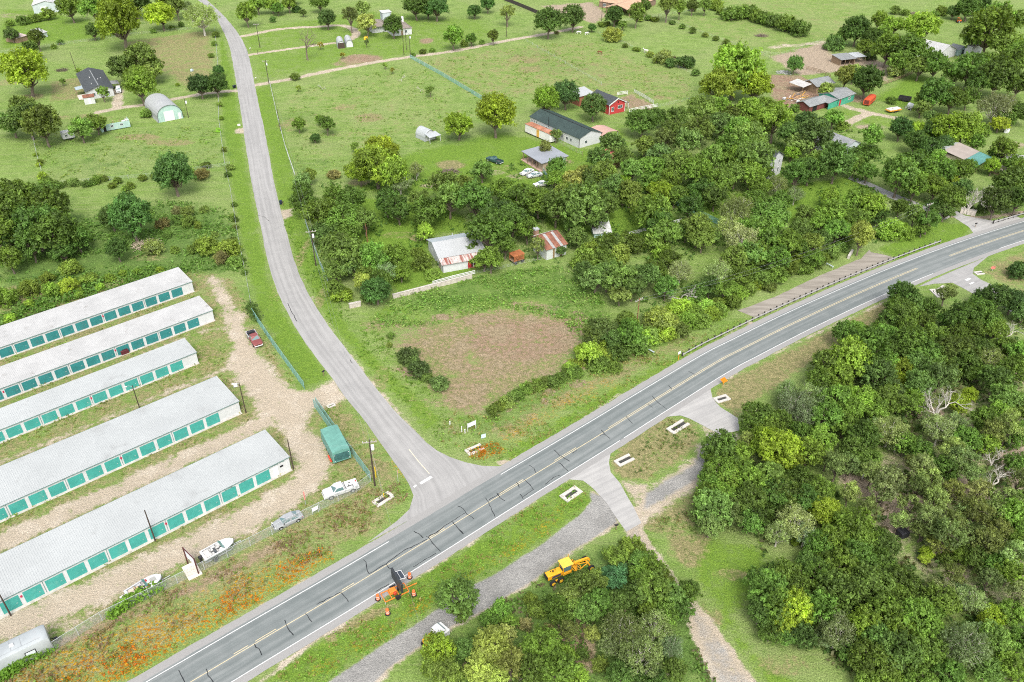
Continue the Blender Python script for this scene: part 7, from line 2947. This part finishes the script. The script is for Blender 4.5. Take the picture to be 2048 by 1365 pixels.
def link_mat(name, c, cover):
    """woven wire: crossing diagonal strands with open gaps between them"""
    t = NT(name)
    tc = t.n('ShaderNodeTexCoord').outputs['Object']
    s = t.n('ShaderNodeSeparateXYZ', {0: tc}).outputs
    u = t.math('MULTIPLY', t.math('ADD', s[0], s[1]), 1.2)
    f = []
    for sg in (1, -1):
        q = t.math('FRACT', t.math('MULTIPLY', t.math('ADD', u, t.math('MULTIPLY', s[2], sg)), 11.0))
        f.append(t.math('LESS_THAN', q, cover))
    a = t.math('MAXIMUM', f[0], f[1])
    tr = t.n('ShaderNodeBsdfTransparent').outputs[0]
    return t.done(t.n('ShaderNodeMixShader', {0: a, 1: tr, 2: t.bsdf(c, .6, .3)}).outputs[0])


M_LINK = link_mat('galvanised mesh', (.40, .43, .42), .13)
M_LINKG = link_mat('slatted mesh', (.20, .40, .36), .42)
M_POSTG = mat('green fence post', (.18, .34, .31), .6)
M_GATEB = mat('blue grey slats', (.24, .36, .37), .6, .2, 1.5)
fence('slatted_fence', 'green slatted chain link fence beside the maroon pickup', [(506, 632), (545, 690), (575, 732), (609, 779)], 1.9, 2.4, M_POSTG, 'link', M_POSTG, M_LINKG)
fence('slatted_fence', 'blue green slatted fence behind the covered trailer', [(633, 812), (660, 850), (700, 905), (742, 962)], 2.0, 2.4, M_POSTG, 'link', M_POSTG, M_LINKG)
g_ = fence('slatted_fence', 'rolling gate doubled against the fence at the yard entrance', [(629, 815), (648, 843), (668, 872)], 2.0, 2.4, M_POSTG, 'link', M_POSTG, M_LINKG, 'gate')
fence('chain_link_fence', 'long chain link fence in front of the storage yard', [(742, 964), (714, 985), (640, 1022), (545, 1070), (410, 1140), (300, 1196), (205, 1242), (110, 1302), (-60, 1388)], 1.8, 3.0, M_STEEL, 'link', M_STEEL, M_LINK)
fence('wire_fence', 'wire fence with brush along the left road verge', [(430, 60), (436, 130), (438, 240), (450, 330), (461, 380), (477, 478), (492, 552), (506, 630)], 1.3, 5.0, M_STEEL, 'wire')
fence('pipe_fence', 'white pipe fence along the right side of the road', [(540, 168), (556, 240), (572, 300), (591, 356)], 1.4, 3.5, M_STEEL, 'rail', mat('pale pipe rail', (.55, .56, .57), .5))
fence('chain_link_fence', 'chain link fence beside the farmhouse grove along the road', [(606, 432), (622, 480), (640, 531), (656, 566)], 1.7, 3.0, M_STEEL, 'link', M_STEEL, M_LINKG)
fence('chain_link_fence', 'blue grey chain link fence crossing the pasture from the lane', [(820, 117), (880, 150), (930, 180), (970, 204)], 1.6, 4.0, M_STEEL, 'link', M_STEEL, M_LINKG)
fence('wire_fence', 'wire fence from the horse pasture down to the barn paddock', [(1185, 63), (1240, 85), (1330, 128), (1387, 150)], 1.3, 4.0, M_WOOD, 'wire')
fence('wire_fence', 'overgrown wire fence across the far fields', [(1317, 34), (1400, 66), (1500, 102), (1540, 118)], 1.4, 4.0, M_WOOD, 'wire')
fence('wire_fence', 'wire fence on the near side of the tan ranch yard', [(1203, 53), (1260, 42), (1317, 33), (1400, 22), (1470, 20)], 1.4, 4.0, M_WOOD, 'wire')
fence('wire_fence', 'wire fence on the right edge of the sandy paddock', [(1480, 104), (1560, 112), (1648, 82)], 1.3, 4.0, M_WOOD, 'wire')
fence('wire_fence', 'wire fence at the left of the collapsed mobile home', [(66, 272), (74, 310), (84, 345), (95, 372)], 1.3, 4.0, M_STEEL, 'wire')
fence('wire_fence', 'wire fence crossing north of the scrub field', [(95, 372), (220, 362), (330, 352), (460, 332)], 1.3, 5.0, M_STEEL, 'wire')
fence('wire_fence', 'faint wire fence crossing the east pasture', [(1044, 79), (1120, 122), (1203, 170)], 1.2, 5.0, M_STEEL, 'wire')
fence('wire_fence', 'wire fence north of the charcoal roofed house', [(0, 108), (120, 92), (260, 72), (420, 56)], 1.3, 5.0, M_WOOD, 'wire')
fence('rail_fence', 'white three rail fence on the far side of the paddock', [(1268, 187), (1290, 199), (1307, 210)], 1.5, 2.6, M_WHITE2, 'rail')
fence('rail_fence', 'white rail fence on the near side of the paddock', [(1258, 227), (1285, 221), (1315, 216)], 1.5, 2.6, M_WHITE2, 'rail')
fence('rail_fence', 'short white rail fence behind the red barn', [(1234, 193), (1255, 190)], 1.5, 2.6, M_WHITE2, 'rail')
fence('board_fence', 'dark wooden board fence at the top edge', [(1000, -2), (1035, 12), (1078, 30)], 1.9, 2.6, mat('dark fence boards', (.06, .05, .045), .9), 'board')
fence('rail_fence', 'brown corral rails beside the open tin barn', [(1612, 140), (1640, 148), (1660, 157)], 1.6, 2.4, M_WOOD, 'rail')
fence('rail_fence', 'grey corral rails along the bright back lawn', [(1765, 172), (1800, 160), (1828, 148)], 1.5, 2.6, M_WOOD, 'rail')
fence('pipe_fence', 'white pipe fence on the farmhouse garden wall', [(866, 572), (905, 561), (950, 550)], 1.2, 4.0, M_WHITE2, 'rail', M_WHITE2)
fence('wire_fence', 'wire fence from the farmhouse to the striped shed', [(950, 550), (1000, 540), (1050, 528), (1090, 520)], 1.2, 4.0, M_WOOD, 'wire')
fence('chain_link_fence', 'green chain link fence through the hidden lawn', [(1345, 408), (1390, 428), (1440, 452)], 1.6, 3.0, M_POSTG, 'link', M_POSTG, M_LINKG)
fence('chain_link_fence', 'chain link fence beside the cars below the porch', [(1086, 346), (1095, 360), (1100, 374)], 1.6, 2.6, M_STEEL, 'link', M_STEEL, M_LINKG)
fence('pipe_fence', 'white pipe fence beyond the tarpaulin shed', [(1252, 475), (1278, 468), (1300, 462), (1362, 446)], 1.2, 4.0, M_WHITE2, 'rail', M_WHITE2)
fence('wire_fence', 'rusty wire fence between porch house and steel building', [(1115, 286), (1140, 300), (1165, 312)], 1.4, 3.0, M_WOOD, 'wire')
fence('wire_fence', 'wire fence with brush from the paddock to the grove', [(1315, 216), (1360, 206), (1395, 198)], 1.3, 4.0, M_WOOD, 'wire')


def low_wall(label, A, B, h, t_, m, name='garden_wall', cat='wall', cap=True):
    a, th, L = frame_at(A, B)
    o = thing(name, label, cat, (a.x, a.y, 0), th)
    b = MB()
    n = max(1, int(L / 3))
    for i in range(n):
        b.box((L * (i + .5) / n, 0, h / 2), (L / n - .02, t_, h))
    b.box((L / 2, 0, h * .45), (L, t_ * .9, h * .9))
    obj('masonry', b, m, o)
    if cap:
        b = MB()
        b.box((L / 2, 0, h + .04), (L + .1, t_ + .12, .08))
        obj('coping', b, M_CONC, o)


low_wall('long masonry garden wall below the white farmhouse', (786, 598), (944, 557), 1.1, .3, M_BLOCK)
low_wall('short detached piece of masonry wall by dark bushes', (699, 617), (722, 612), 1.1, .5, M_BLOCK)
low_wall('low stone gate wall beside the east drive', (1920, 426), (1950, 432), 1.4, .8, mat('pale gate stone', (.55, .50, .44), .9, .2, 1.5, dirt=(.3, .26, .22), dirt_amt=.5))
low_wall('curved stone edge under the light green roadside tree', (1696, 518), (1704, 505), .8, .5, M_CONC, 'culvert_wall', 'wall', False)


# guard rails
def guard_rail(label, P, step, name='guardrail'):
    c = P[0]
    t = thing(name, label, 'guardrail', (c.x, c.y, 0))
    Q = [p - c for p in P]
    ps = densify(resample(Q, int(sum((b - a).length for a, b in zip(Q[:-1], Q[1:])) / step) + 1), 99)
    pm = MB()
    pm.box((0, 0, .45), (.26, .24, .95))
    me = mesh_of('post', pm, mat('tarred guard post', (.045, .04, .035), .9, .3, 3))
    n = len(ps)
    for i, p in enumerate(ps[:100]):
        d = (ps[min(i + 1, n - 1)] - ps[max(i - 1, 0)]).normalized()
        e = Vector((-d.y, d.x, 0)) * .2
        obj('post', me, None, t, (p.x + e.x, p.y + e.y, 0)).rotation_euler = (0, 0, math.atan2(d.y, d.x))
    prof = [(0, .44), (.06, .48), (.06, .53), (0, .57), (0, .61), (.06, .65), (.06, .70), (0, .74), (-.02, .74), (-.02, .44)]
    r = MB()
    rings = []
    for i, p in enumerate(ps):
        d = (ps[min(i + 1, n - 1)] - ps[max(i - 1, 0)]).normalized()
        e = Vector((d.y, -d.x, 0))
        rings.append([(p.x + e.x * q, p.y + e.y * q, z) for q, z in prof])
    r.loft(rings)
    obj('rail', r, mat('weathered rail steel', (.30, .295, .285), .5, .12, 1.5), t)
    k = MB()
    k.cyl((Q[0].x, Q[0].y, .58), .16, .34, 10)
    obj('end_terminal', k, mat('weathered rail steel', (.44, .44, .43)), t)


i0, i1 = on_hwy((1412, 738)), on_hwy((1922, 504))
guard_rail('long guardrail with dark posts above the concrete apron', offset_line(hwy, 5.6)[i0:i1 + 1], 1.95)
i0, i1 = on_hwy((2030, 466)), on_hwy((2200, 418))
guard_rail('short guardrail at the right edge past the east drive', offset_line(hwy, 6.2)[i0:i1 + 1], 1.95)


# signs
def sign(label, x, y, h, wd, ht, th, face_m, back_m, posts_n=1, shape='rect', text=None, post_m=None, cat='sign', name='road_sign', tilt=0):
    p = G(x, y)
    t = thing(name, label, cat, (p.x, p.y, 0), th)
    for k in range(posts_n):
        b = MB()
        xx = 0 if posts_n == 1 else (-wd / 2 + wd * k / (posts_n - 1))
        b.box((xx, .05, h / 2), (.08, .06, h))
        obj('post', b, post_m or M_STEEL, t)
    zc = h - ht / 2 + (.1 if posts_n == 1 else 0)
    f = MB()
    if shape == 'rect':
        pr = [(-wd / 2, -ht / 2), (wd / 2, -ht / 2), (wd / 2, ht / 2), (-wd / 2, ht / 2)]
    elif shape == 'diamond':
        pr = [(0, -ht / 2), (wd / 2, 0), (0, ht / 2), (-wd / 2, 0)]
    else:
        pr = [(wd / 2 * math.cos(R(22.5 + 45 * k)) / .924, ht / 2 * math.sin(R(22.5 + 45 * k)) / .924) for k in range(8)]
    f.loft([[(u, .0, zc + v) for u, v in pr], [(u, -.02, zc + v) for u, v in pr]])
    so = obj('sign_face', f, face_m, t)
    f = MB()
    f.loft([[(u * .99, .018, zc + v * .99) for u, v in pr], [(u * .99, .003, zc + v * .99) for u, v in pr]])
    obj('sign_back', f, back_m, t)
    if text:
        for k, (s, size) in enumerate(text):
            lettering(so, s, 0, -.03, zc + ht * .22 - k * size * 1.2 - size * .3, size, M_BLK)
    return t


M_SIGNW = mat('white sign face', (.74, .74, .75), .5, .05, 2)
M_SIGNB = mat('grey sign back', (.36, .42, .44), .5, .08, 2)
M_SIGNO = mat('sign orange', (.74, .24, .02), .5, .08, 2)
sign('white and grey hoarding on a leg at the lot corner', 944, 861, 1.9, 1.7, .9, R(35), mat('white grey hoarding', (.62, .61, .68), .5, .1, .8), M_SIGNB, 2, post_m=M_WHITE2)
sign('small pale blue yard sign by the highway verge', 967, 878, .95, .85, .85, R(25), mat('pale blue sign', (.50, .68, .68), .5, .12, 3), mat('green sign frame', (.10, .28, .22), .6))
sign('blue grey back of a stop sign at the side road corner', 797, 964, 2.5, .8, .8, R(100), mat('stop sign red', (.55, .04, .03), .5), M_SIGNB, 1, 'octagon')
sign('pair of small white panels on an orange stand by the highway', 1357, 720, 1.9, .8, .6, R(40), M_SIGNW, M_SIGNW, 1, 'rect', None, M_SIGNO)
sign('orange diamond work sign beside the second driveway', 1446, 771, 1.9, 1.5, 1.5, R(-20), M_SIGNO, M_SIGNO, 1, 'diamond', None, M_SIGNO)
sign('red and white small sign on the far corner verge', 1984, 543, 1.2, .9, .7, R(-10), mat('red white sign', (.60, .18, .15), .5, .4, 4), M_SIGNB)
sign('small white notice hung on the chain link fence', 632, 1028, 1.5, 1.0, .75, R(40), M_SIGNW, M_SIGNB, 2)
sign('red and white feather banner pole in the storage yard', 612, 1010, 2.8, .22, 1.8, R(60), mat('red white banner', (.70, .25, .22), .6, .45, 4), mat('red white banner back', (.70, .25, .22), .6, .45, 4), 1)
sign('pale plastic sandwich sign beside the last light pole', 472, 776, 1.0, .7, .8, R(30), M_SIGNW, M_SIGNW, 2)


def billboard():
    a, b = G(398, 1150), G(376, 1128)
    th = ang(a, b)
    L = (b - a).length
    t = thing('billboard', 'tall two post sign board standing across the chain link fence', 'sign', (a.x, a.y, 0), th)
    for x in (0, L):
        p = MB()
        p.box((x, 0, 1.75), (.16, .16, 3.5))
        obj('post', p, mat('maroon post', (.09, .035, .03), .8), t)
    f = MB()
    f.box((L / 2, -.11, 2.4), (L - .1, .05, 1.9))
    obj('sign_face', f, mat('white sign with blue band', (.66, .67, .72), .5, .12, .8), t)
    f = MB()
    f.box((L / 2, -.145, 2.2), (L - .3, .02, .5))
    obj('sign_band', f, mat('blue grey band', (.22, .30, .36), .5), t)
    f = MB()
    f.box((L / 2, 0, 3.42), (L + .1, .14, .12))
    obj('top_beam', f, mat('maroon post', (.09, .035, .03)), t)


billboard()


def slab_steps():
    a, b = G(388, 1158), G(373, 1132)
    t = thing('concrete_slab', 'row of pale concrete slabs at the foot of the tall sign', 'slab', (a.x, a.y, 0), ang(a, b))
    L = (b - a).length
    for k in range(4):
        m = MB()
        m.bbox((L * (k + .5) / 4, -.3, .12), (L / 4 - .05, 2.0, .24), .03)
        obj('slab', m, mat('cream concrete', (.60, .54, .45), .9, .1, 1.2), t)


slab_steps()


def culvert(label, A, B, w, open_end=False):
    """concrete safety end: two curbs and a headwall round a sloping slot"""
    a, th, L = frame_at(A, B)
    t = thing('culvert_end', label, 'culvert', (a.x, a.y, 0), th, 'concrete culvert ends in the verges')
    c = MB()
    k = w * .30
    c.bbox((L / 2, k / 2, .10), (L, k, .22), .02)
    c.bbox((L / 2, w - k / 2, .10), (L, k, .22), .02)
    c.bbox((k / 2 - .003, w / 2, .10), (k, w - 2 * k + .02, .218), .02)
    if not open_end:
        c.bbox((L - k / 2 + .003, w / 2, .10), (k, w - 2 * k + .02, .218), .02)
    obj('concrete_frame', c, mat('white culvert concrete', (.46, .435, .395), .9, .08, 2, dirt=(.36, .32, .27), dirt_amt=.25), t)
    s = MB()
    s.box((L / 2, w / 2, .03), (L - k, w - 2 * k - .02, .03))
    obj('slot', s, mat('dark culvert slot', (.05, .05, .045), .9), t)


culvert('culvert end in the grass below the corner pole', (756, 1016), (790, 994), 1.7)
culvert('culvert end at the tip of the long verge island', (1135, 1006), (1166, 985), 1.9)
culvert('culvert end at the left end of the dry island', (1240, 935), (1270, 920), 1.7, True)
culvert('culvert end at the right end of the dry island', (1348, 870), (1380, 850), 1.9, True)
culvert('culvert end on the dry verge past the second driveway', (1436, 808), (1462, 800), 1.7)
culvert('broken culvert end among orange flowers', (939, 913), (970, 899), 1.7, True)
culvert('slanted culvert end at the side street corner', (1858, 580), (1874, 596), 1.6)
culvert('culvert end beside the red and white sign', (1954, 551), (1970, 549), 1.4, True)
culvert('small culvert end near the yard entrance', (657, 818), (672, 812), .9)
culvert('culvert end half hidden behind the thin corner tree', (1880, 592), (1900, 578), 1.8)


def marker(label, x, y, h, r=.09, m=None, name='marker_post', cat='marker post'):
    p = G(x, y)
    t = thing(name, label, cat, (p.x, p.y, 0))
    b = MB()
    b.cyl((0, 0, h / 2), r, h, 8)
    obj('post', b, m or M_WHITE2, t)
    b = MB()
    b.cyl((0, 0, h + .03), r * 1.2, .08, 8)
    obj('cap', b, m or M_WHITE2, t)


marker('white marker post farthest left in the lot corner', 900, 850, .7)
marker('tall white marker post beside the hoarding', 923.5, 864, 1.1)
marker('short white marker post nearest the hoarding', 930, 867, .8)
marker('white marker tube on the guardrail line', 1868, 490, 1.0, .06)
marker('yellow guy marker on the corner pole', 752, 955, 2.2, .08, mat('yellow guard', (.70, .45, .03), .6))
marker('yellow marker stub by the culvert', 768, 995, .8, .08, mat('yellow guard', (.70, .45, .03), .6))
marker('white stub in the clearing of the eastern wood', 1724, 958, 1.0, .12, mat('grey stub', (.5, .5, .48), .8))


def mailbox(label, x, y, th, m=None, n=1):
    p = G(x, y)
    t = thing('mailbox', label, 'mailbox', (p.x, p.y, 0), th)
    b = MB()
    b.box((0, 0, .5), (.1, .1, 1.0))
    obj('post', b, M_WOOD, t)
    b = MB()
    k = 8
    b.loft([[(x_, .14 * math.cos(math.pi * j / k), 1.12 + .14 * math.sin(math.pi * j / k)) for j in range(k + 1)] + [(x_, -.14, 1.0), (x_, .14, 1.0)] for x_ in (-.3, .3)])
    obj('box', b, m or M_BLK, t)
    b = MB()
    b.box((.1, .16, 1.22), (.03, .02, .2))
    obj('flag', b, M_TAIL, t)


mailbox('black mailbox on the verge by the storage entrance', 648, 752, R(60))
mailbox('black mailbox at the grove drive', 566, 412, R(60))
mailbox('black mailbox at the east drive', 1950, 455, R(30))
mailbox('black mailbox at the gravel loop corner', 1232, 1060, R(20))
mailbox('white mailbox at the lower loop drive entrance', 501, 102, R(60), M_WHITE2)
mailbox('white mailbox at the farm lane entrance', 512, 162, R(60), M_WHITE2)
mailbox('dark mailbox at the top bend of the road', 431, 12, R(60))


def bin_(label, x, y, m, th=0.0):
    p = G(x, y)
    t = thing('trash_bin', label, 'trash bin', (p.x, p.y, 0), th)
    b = MB()
    b.loft([[(q * s, r_ * s * 1.1, z) for q, r_ in ((-1, -1), (1, -1), (1, 1), (-1, 1))] for z, s in ((.05, .24), (1.0, .31))])
    obj('body', b, m, t)
    b = MB()
    b.bbox((.03, 0, 1.05), (.70, .72, .09), .03)
    obj('lid', b, m, t)
    for y_ in (-.25, .25):
        b = MB()
        b.cyl((-.26, y_, .12), .12, .06, 10, 'Y')
        obj('wheel', b, M_BLACK, t)


M_BIN = mat('dark bin plastic', (.02, .03, .035), .5)
bin_('dark wheelie bin nearest the road at the farm drive', 471, 176, M_BIN)
bin_('dark wheelie bin left of its twin at the farm drive', 467.5, 177, M_BIN)
bin_('dark blue bin at the grove drive entrance', 562, 409, mat('navy bin plastic', (.012, .02, .05), .5))


def arbor():
    a, th, L = frame_at((775, 436), (791, 432))
    t = thing('garden_arbor', 'white garden arbor under the farmhouse trees', 'arbor', (a.x, a.y, 0), th)
    posts(t, [(0, 0), (L, 0), (0, 1.0), (L, 1.0)], 2.3, .07, M_WHITE2)
    m = MB()
    for x in [L * k / 6 for k in range(7)]:
        m.box((x, .5, 2.36), (.06, 1.5, .1))
    for y in (0, 1.0):
        m.box((L / 2, y, 2.25), (L + .5, .08, .14))
    obj('slats', m, M_WHITE2, t)


arbor()


def post_on_ground(label, A, B):
    a, th, L = frame_at(A, B)
    t = thing('fallen_post', label, 'post', (a.x, a.y, 0), th)
    m = MB()
    m.bbox((L / 2, 0, .5), (L, .3, .12), .03)
    obj('beam', m, M_SIGNB, t)
    posts(t, [(.2, 0), (L - .2, 0)], .5, .06, M_STEEL)


post_on_ground('grey beam barrier at the foot of the roadside hedge', (1290, 699), (1308, 709))
post_on_ground('grey beam barrier beside the concrete apron', (1652, 530), (1666, 538))


def clutter(label, x, y, name, cat, dims, col):
    p = G(x, y)
    t = thing(name, label, cat, (p.x, p.y, 0), R((x * 7) % 90))
    b = MB()
    b.bbox((0, 0, dims[2] / 2), dims, .08)
    obj('body', b, mat(name + ' surface %d' % x, col, .7, .15, 2), t)
    b = MB()
    b.bbox((dims[0] * .1, 0, dims[2] + .06), (dims[0] * .6, dims[1] * .8, .12), .04)
    obj('lid', b, mat(name + ' lid %d' % x, scal(col, .6), .7, .15, 2), t)


clutter('teal plastic tub at the wood edge by the highway', 1697, 658, 'plastic_tub', 'tub', (1.2, .8, .7), (.03, .30, .22))
clutter('black water tank in the sandy clearing', 1803, 1072, 'water_tank', 'tank', (1.5, 1.3, 1.2), (.02, .02, .025))
clutter('yellow generator box on the ranch lawn', 732, 79, 'generator_box', 'generator', (2.2, 1.4, 1.1), (.62, .40, .03))
clutter('blue white cooler box in the mown northwest field', 384, 143, 'cooler_box', 'box', (1.2, .8, .8), (.45, .52, .55))
clutter('white feed bin beside the mown farm track', 2013, 265, 'feed_bin', 'bin', (2.4, 1.2, 1.0), (.68, .68, .68))
clutter('white cooker box by the open red farm shed', 1633, 216, 'cooker_box', 'box', (1.8, 1.2, 1.2), (.60, .56, .50))
clutter('white stone block by the roadside culvert pipe', 478, 252, 'stone_block', 'block', (1.0, .6, .5), (.62, .60, .56))
clutter('maroon motorcycle cart in front of a dark teal storage door', 250, 707, 'utility_cart', 'cart', (1.5, 1.0, .9), (.09, .02, .025))


# vines over the highway fence
def vine(label, pts, n, hgt, spread, size, col, seed):
    r = np.random.default_rng(seed)
    P = resample(GL(pts), 60)
    idx = r.integers(0, 60, n)
    base = np.array([(p.x, p.y, 0) for p in P])[idx]
    env = np.sin(np.linspace(0, np.pi, 60)) ** .5
    z = r.uniform(.05, 1, n) * hgt * (.5 + .5 * env[idx])
    X = base + r.normal(size=(n, 3)) * np.array([spread, spread, 0])
    X[:, 2] = z
    N = r.normal(size=(n, 3)) * .6 + np.array([0, -.3, .8])
    v = r.uniform(.6, 1.35, n)
    me = leaves_mesh('vine', X, N, size * r.uniform(.6, 1.4, n), np.stack([v, v, v], 1), r)
    o = bpy.data.objects.new('vine', me)
    COL.objects.link(o)
    o.color = (*col, 1)
    tag(o, label, 'vine')


vine('bright vine on the fence in front of the bowrider boat', [(222, 1236), (258, 1214), (300, 1190), (322, 1178)], 1500, 1.9, .35, .3, (.16, .30, .035), 1)
vine('bright vine on the fence before the silver travel trailer', [(0, 1360), (40, 1336), (80, 1312), (106, 1300)], 1700, 1.8, .4, .3, (.15, .29, .035), 2)
vine('creeper on the green fence end near the pickup', [(500, 612), (508, 632), (514, 645)], 400, 1.9, .6, .35, (.08, .14, .03), 3)


# ================================================================== GROUND COVER
def scatter(name, polys, dens, size, hgt, cols, key=None, thr=.3, seed=1, flat=.6):
    r = np.random.default_rng(seed)
    PX = []
    for pts in polys:
        P = [(p.x, p.y) for p in GL(pts)]
        xs, ys = [p[0] for p in P], [p[1] for p in P]
        A = (max(xs) - min(xs)) * (max(ys) - min(ys))
        n = int(A * dens)
        x, y = r.uniform(min(xs), max(xs), n), r.uniform(min(ys), max(ys), n)
        # plants gather in patches
        pt = r.normal(size=n) * .9
        for _ in range(5):
            a_, f_, h_ = r.uniform(0, 6.28), r.uniform(.25, .9), r.uniform(0, 6.28)
            pt += .55 * np.sin((x * math.cos(a_) + y * math.sin(a_)) * f_ + h_)
        k = (F.sd(P, x, y) > 0) & (pt > thr)
        PX.append(np.stack([x[k], y[k]], 1))
    X = np.concatenate(PX)
    bad = np.zeros(len(X), bool)
    for q, lim in ((key or []), ) if False else ((key or ())):
        bad |= weight(q, X[:, 0], X[:, 1]) > lim
    hd = F.ld([(p.x, p.y) for p in hwy[::4]], X[:, 0], X[:, 1])
    bad |= hd < 5.3
    X = X[~bad]
    n = len(X)
    per = 5
    I = np.repeat(np.arange(n), per)
    sc = r.uniform(.5, 1.5, n)[I]
    P3 = np.zeros((n * per, 3))
    P3[:, :2] = X[I] + r.normal(size=(n * per, 2)) * (size * .7 * sc)[:, None]
    P3[:, 2] = r.uniform(.1, 1, n * per) * hgt * sc
    N = r.normal(size=(n * per, 3)) * flat + np.array([0, 0, .7])
    ci = r.integers(0, len(cols), n)[I]
    tone = np.array(cols)[ci] * r.uniform(.65, 1.35, (n * per, 1))
    me = leaves_mesh(name, P3, N, size * sc * r.uniform(.6, 1.3, n * per), tone, r)
    o = bpy.data.objects.new(name, me)
    COL.objects.link(o)
    o.color = (1, 1, 1, 1)
    tag(o, kind='stuff')


NOSTONE = (('gravel', .35), ('gray', .3))
scatter('weeds', [[(780, 600), (1000, 545), (1120, 532), (1190, 570), (1230, 650), (1180, 700), (1120, 640), (1000, 615), (870, 650), (730, 660)]], 5, .26, .45, [(.19, .34, .06), (.14, .27, .05), (.24, .35, .09)], NOSTONE, .0, 1)
scatter('weeds', [[(0, 400), (190, 430), (330, 400), (460, 420), (500, 545), (395, 545), (300, 560), (150, 612), (-40, 680)]], 2.6, .34, .5, [(.14, .27, .05), (.19, .31, .075), (.11, .21, .04)], NOSTONE, .3, 2)
scatter('weeds', [[(150, 600), (395, 540), (300, 535), (100, 590), (-60, 660), (-60, 700)]], 5, .4, .8, [(.11, .22, .04), (.15, .27, .05)], NOSTONE, -.3, 3)
scatter('grass', [[(890, 830), (960, 830), (1180, 740), (1480, 640), (1500, 650), (1380, 720), (1030, 925), (940, 925), (880, 890)]], 4, .2, .3, [(.17, .31, .045), (.24, .31, .08), (.29, .26, .09)], NOSTONE, .3, 4)
scatter('grass', [[(1180, 980), (1130, 965), (1000, 1055), (690, 1245), (480, 1380), (680, 1375), (860, 1220), (1080, 1085), (1165, 1025)]], 5, .18, .3, [(.15, .31, .04), (.20, .33, .055), (.27, .24, .08)], NOSTONE, .2, 5)
scatter('grass', [[(720, 985), (800, 965), (815, 1000), (780, 1040), (600, 1135), (300, 1290), (0, 1440), (-80, 1400), (110, 1310), (300, 1205), (545, 1080)]], 6, .2, .35, [(.21, .22, .065), (.17, .27, .05), (.28, .21, .10), (.24, .17, .10)], NOSTONE, .2, 6)
scatter('wildflowers', [[(650, 1095), (670, 1118), (480, 1225), (330, 1310), (200, 1390), (60, 1440), (120, 1360), (300, 1262), (440, 1195), (560, 1130)]], 7, .16, .4, [(.50, .19, .014), (.44, .27, .02), (.54, .15, .010), (.21, .29, .04)], NOSTONE, .1, 7)
scatter('wildflowers', [[(935, 905), (990, 880), (1010, 905), (975, 922), (940, 918)]], 9, .17, .35, [(.46, .15, .008), (.40, .21, .015)], NOSTONE, 0, 8)
scatter('grass', [[(560, 420), (600, 540), (660, 650), (740, 740), (870, 880), (910, 850), (800, 700), (720, 640), (660, 570), (620, 440)]], 2.2, .2, .25, [(.12, .24, .025), (.16, .27, .04)], NOSTONE, .3, 9)
scatter('grass', [[(380, 540), (470, 560), (600, 780), (680, 810), (760, 960), (690, 985), (560, 1040), (200, 1220), (-60, 1300), (-60, 700)]], 1.6, .2, .2, [(.19, .29, .055), (.27, .27, .09), (.16, .27, .045)], (('gravel', .2), ('gray', .2)), .5, 10)
scatter('weeds', [[(1040, 1180), (1180, 1110), (1260, 1085), (1380, 1210), (1440, 1380), (880, 1420), (870, 1300)]], 4, .3, .5, [(.10, .20, .035), (.14, .24, .05), (.16, .14, .08)], NOSTONE, .1, 11)
scatter('weeds', [[(1290, 1040), (1400, 985), (1390, 1080), (1340, 1100)], [(1225, 930), (1340, 840), (1400, 870), (1300, 960)]], 3.5, .2, .25, [(.13, .20, .04), (.20, .19, .07), (.08, .15, .03)], NOSTONE, .4, 12)
scatter('grass', [[(560, 190), (800, 130), (1000, 100), (1180, 80), (1390, 160), (1380, 200), (1180, 180), (970, 210), (880, 300), (650, 350), (600, 350)]], .4, .32, .25, [(.20, .33, .07), (.26, .34, .10), (.16, .29, .05)], NOSTONE, .3, 13)
scatter('grass', [[(60, 280), (430, 250), (450, 340), (330, 345), (100, 365)]], .6, .32, .28, [(.19, .32, .06), (.25, .33, .09)], NOSTONE, .3, 14)
scatter('undergrowth', [[(1500, 850), (1900, 640), (2080, 640), (2080, 1400), (1700, 1365), (1560, 1240), (1520, 1100), (1400, 980)]], 1.6, .45, .7, [(.07, .13, .03), (.10, .17, .04), (.15, .15, .07)], (('gravel', .35), ('gray', .3), ('sand', .85)), .4, 15)
scatter('undergrowth', [[(590, 370), (900, 350), (1240, 300), (1380, 240), (1700, 260), (1900, 380), (1880, 440), (1600, 540), (1450, 600), (1250, 640), (1180, 540), (1000, 520), (640, 560)]], .7, .45, .6, [(.08, .16, .03), (.12, .22, .04)], NOSTONE, .7, 16)
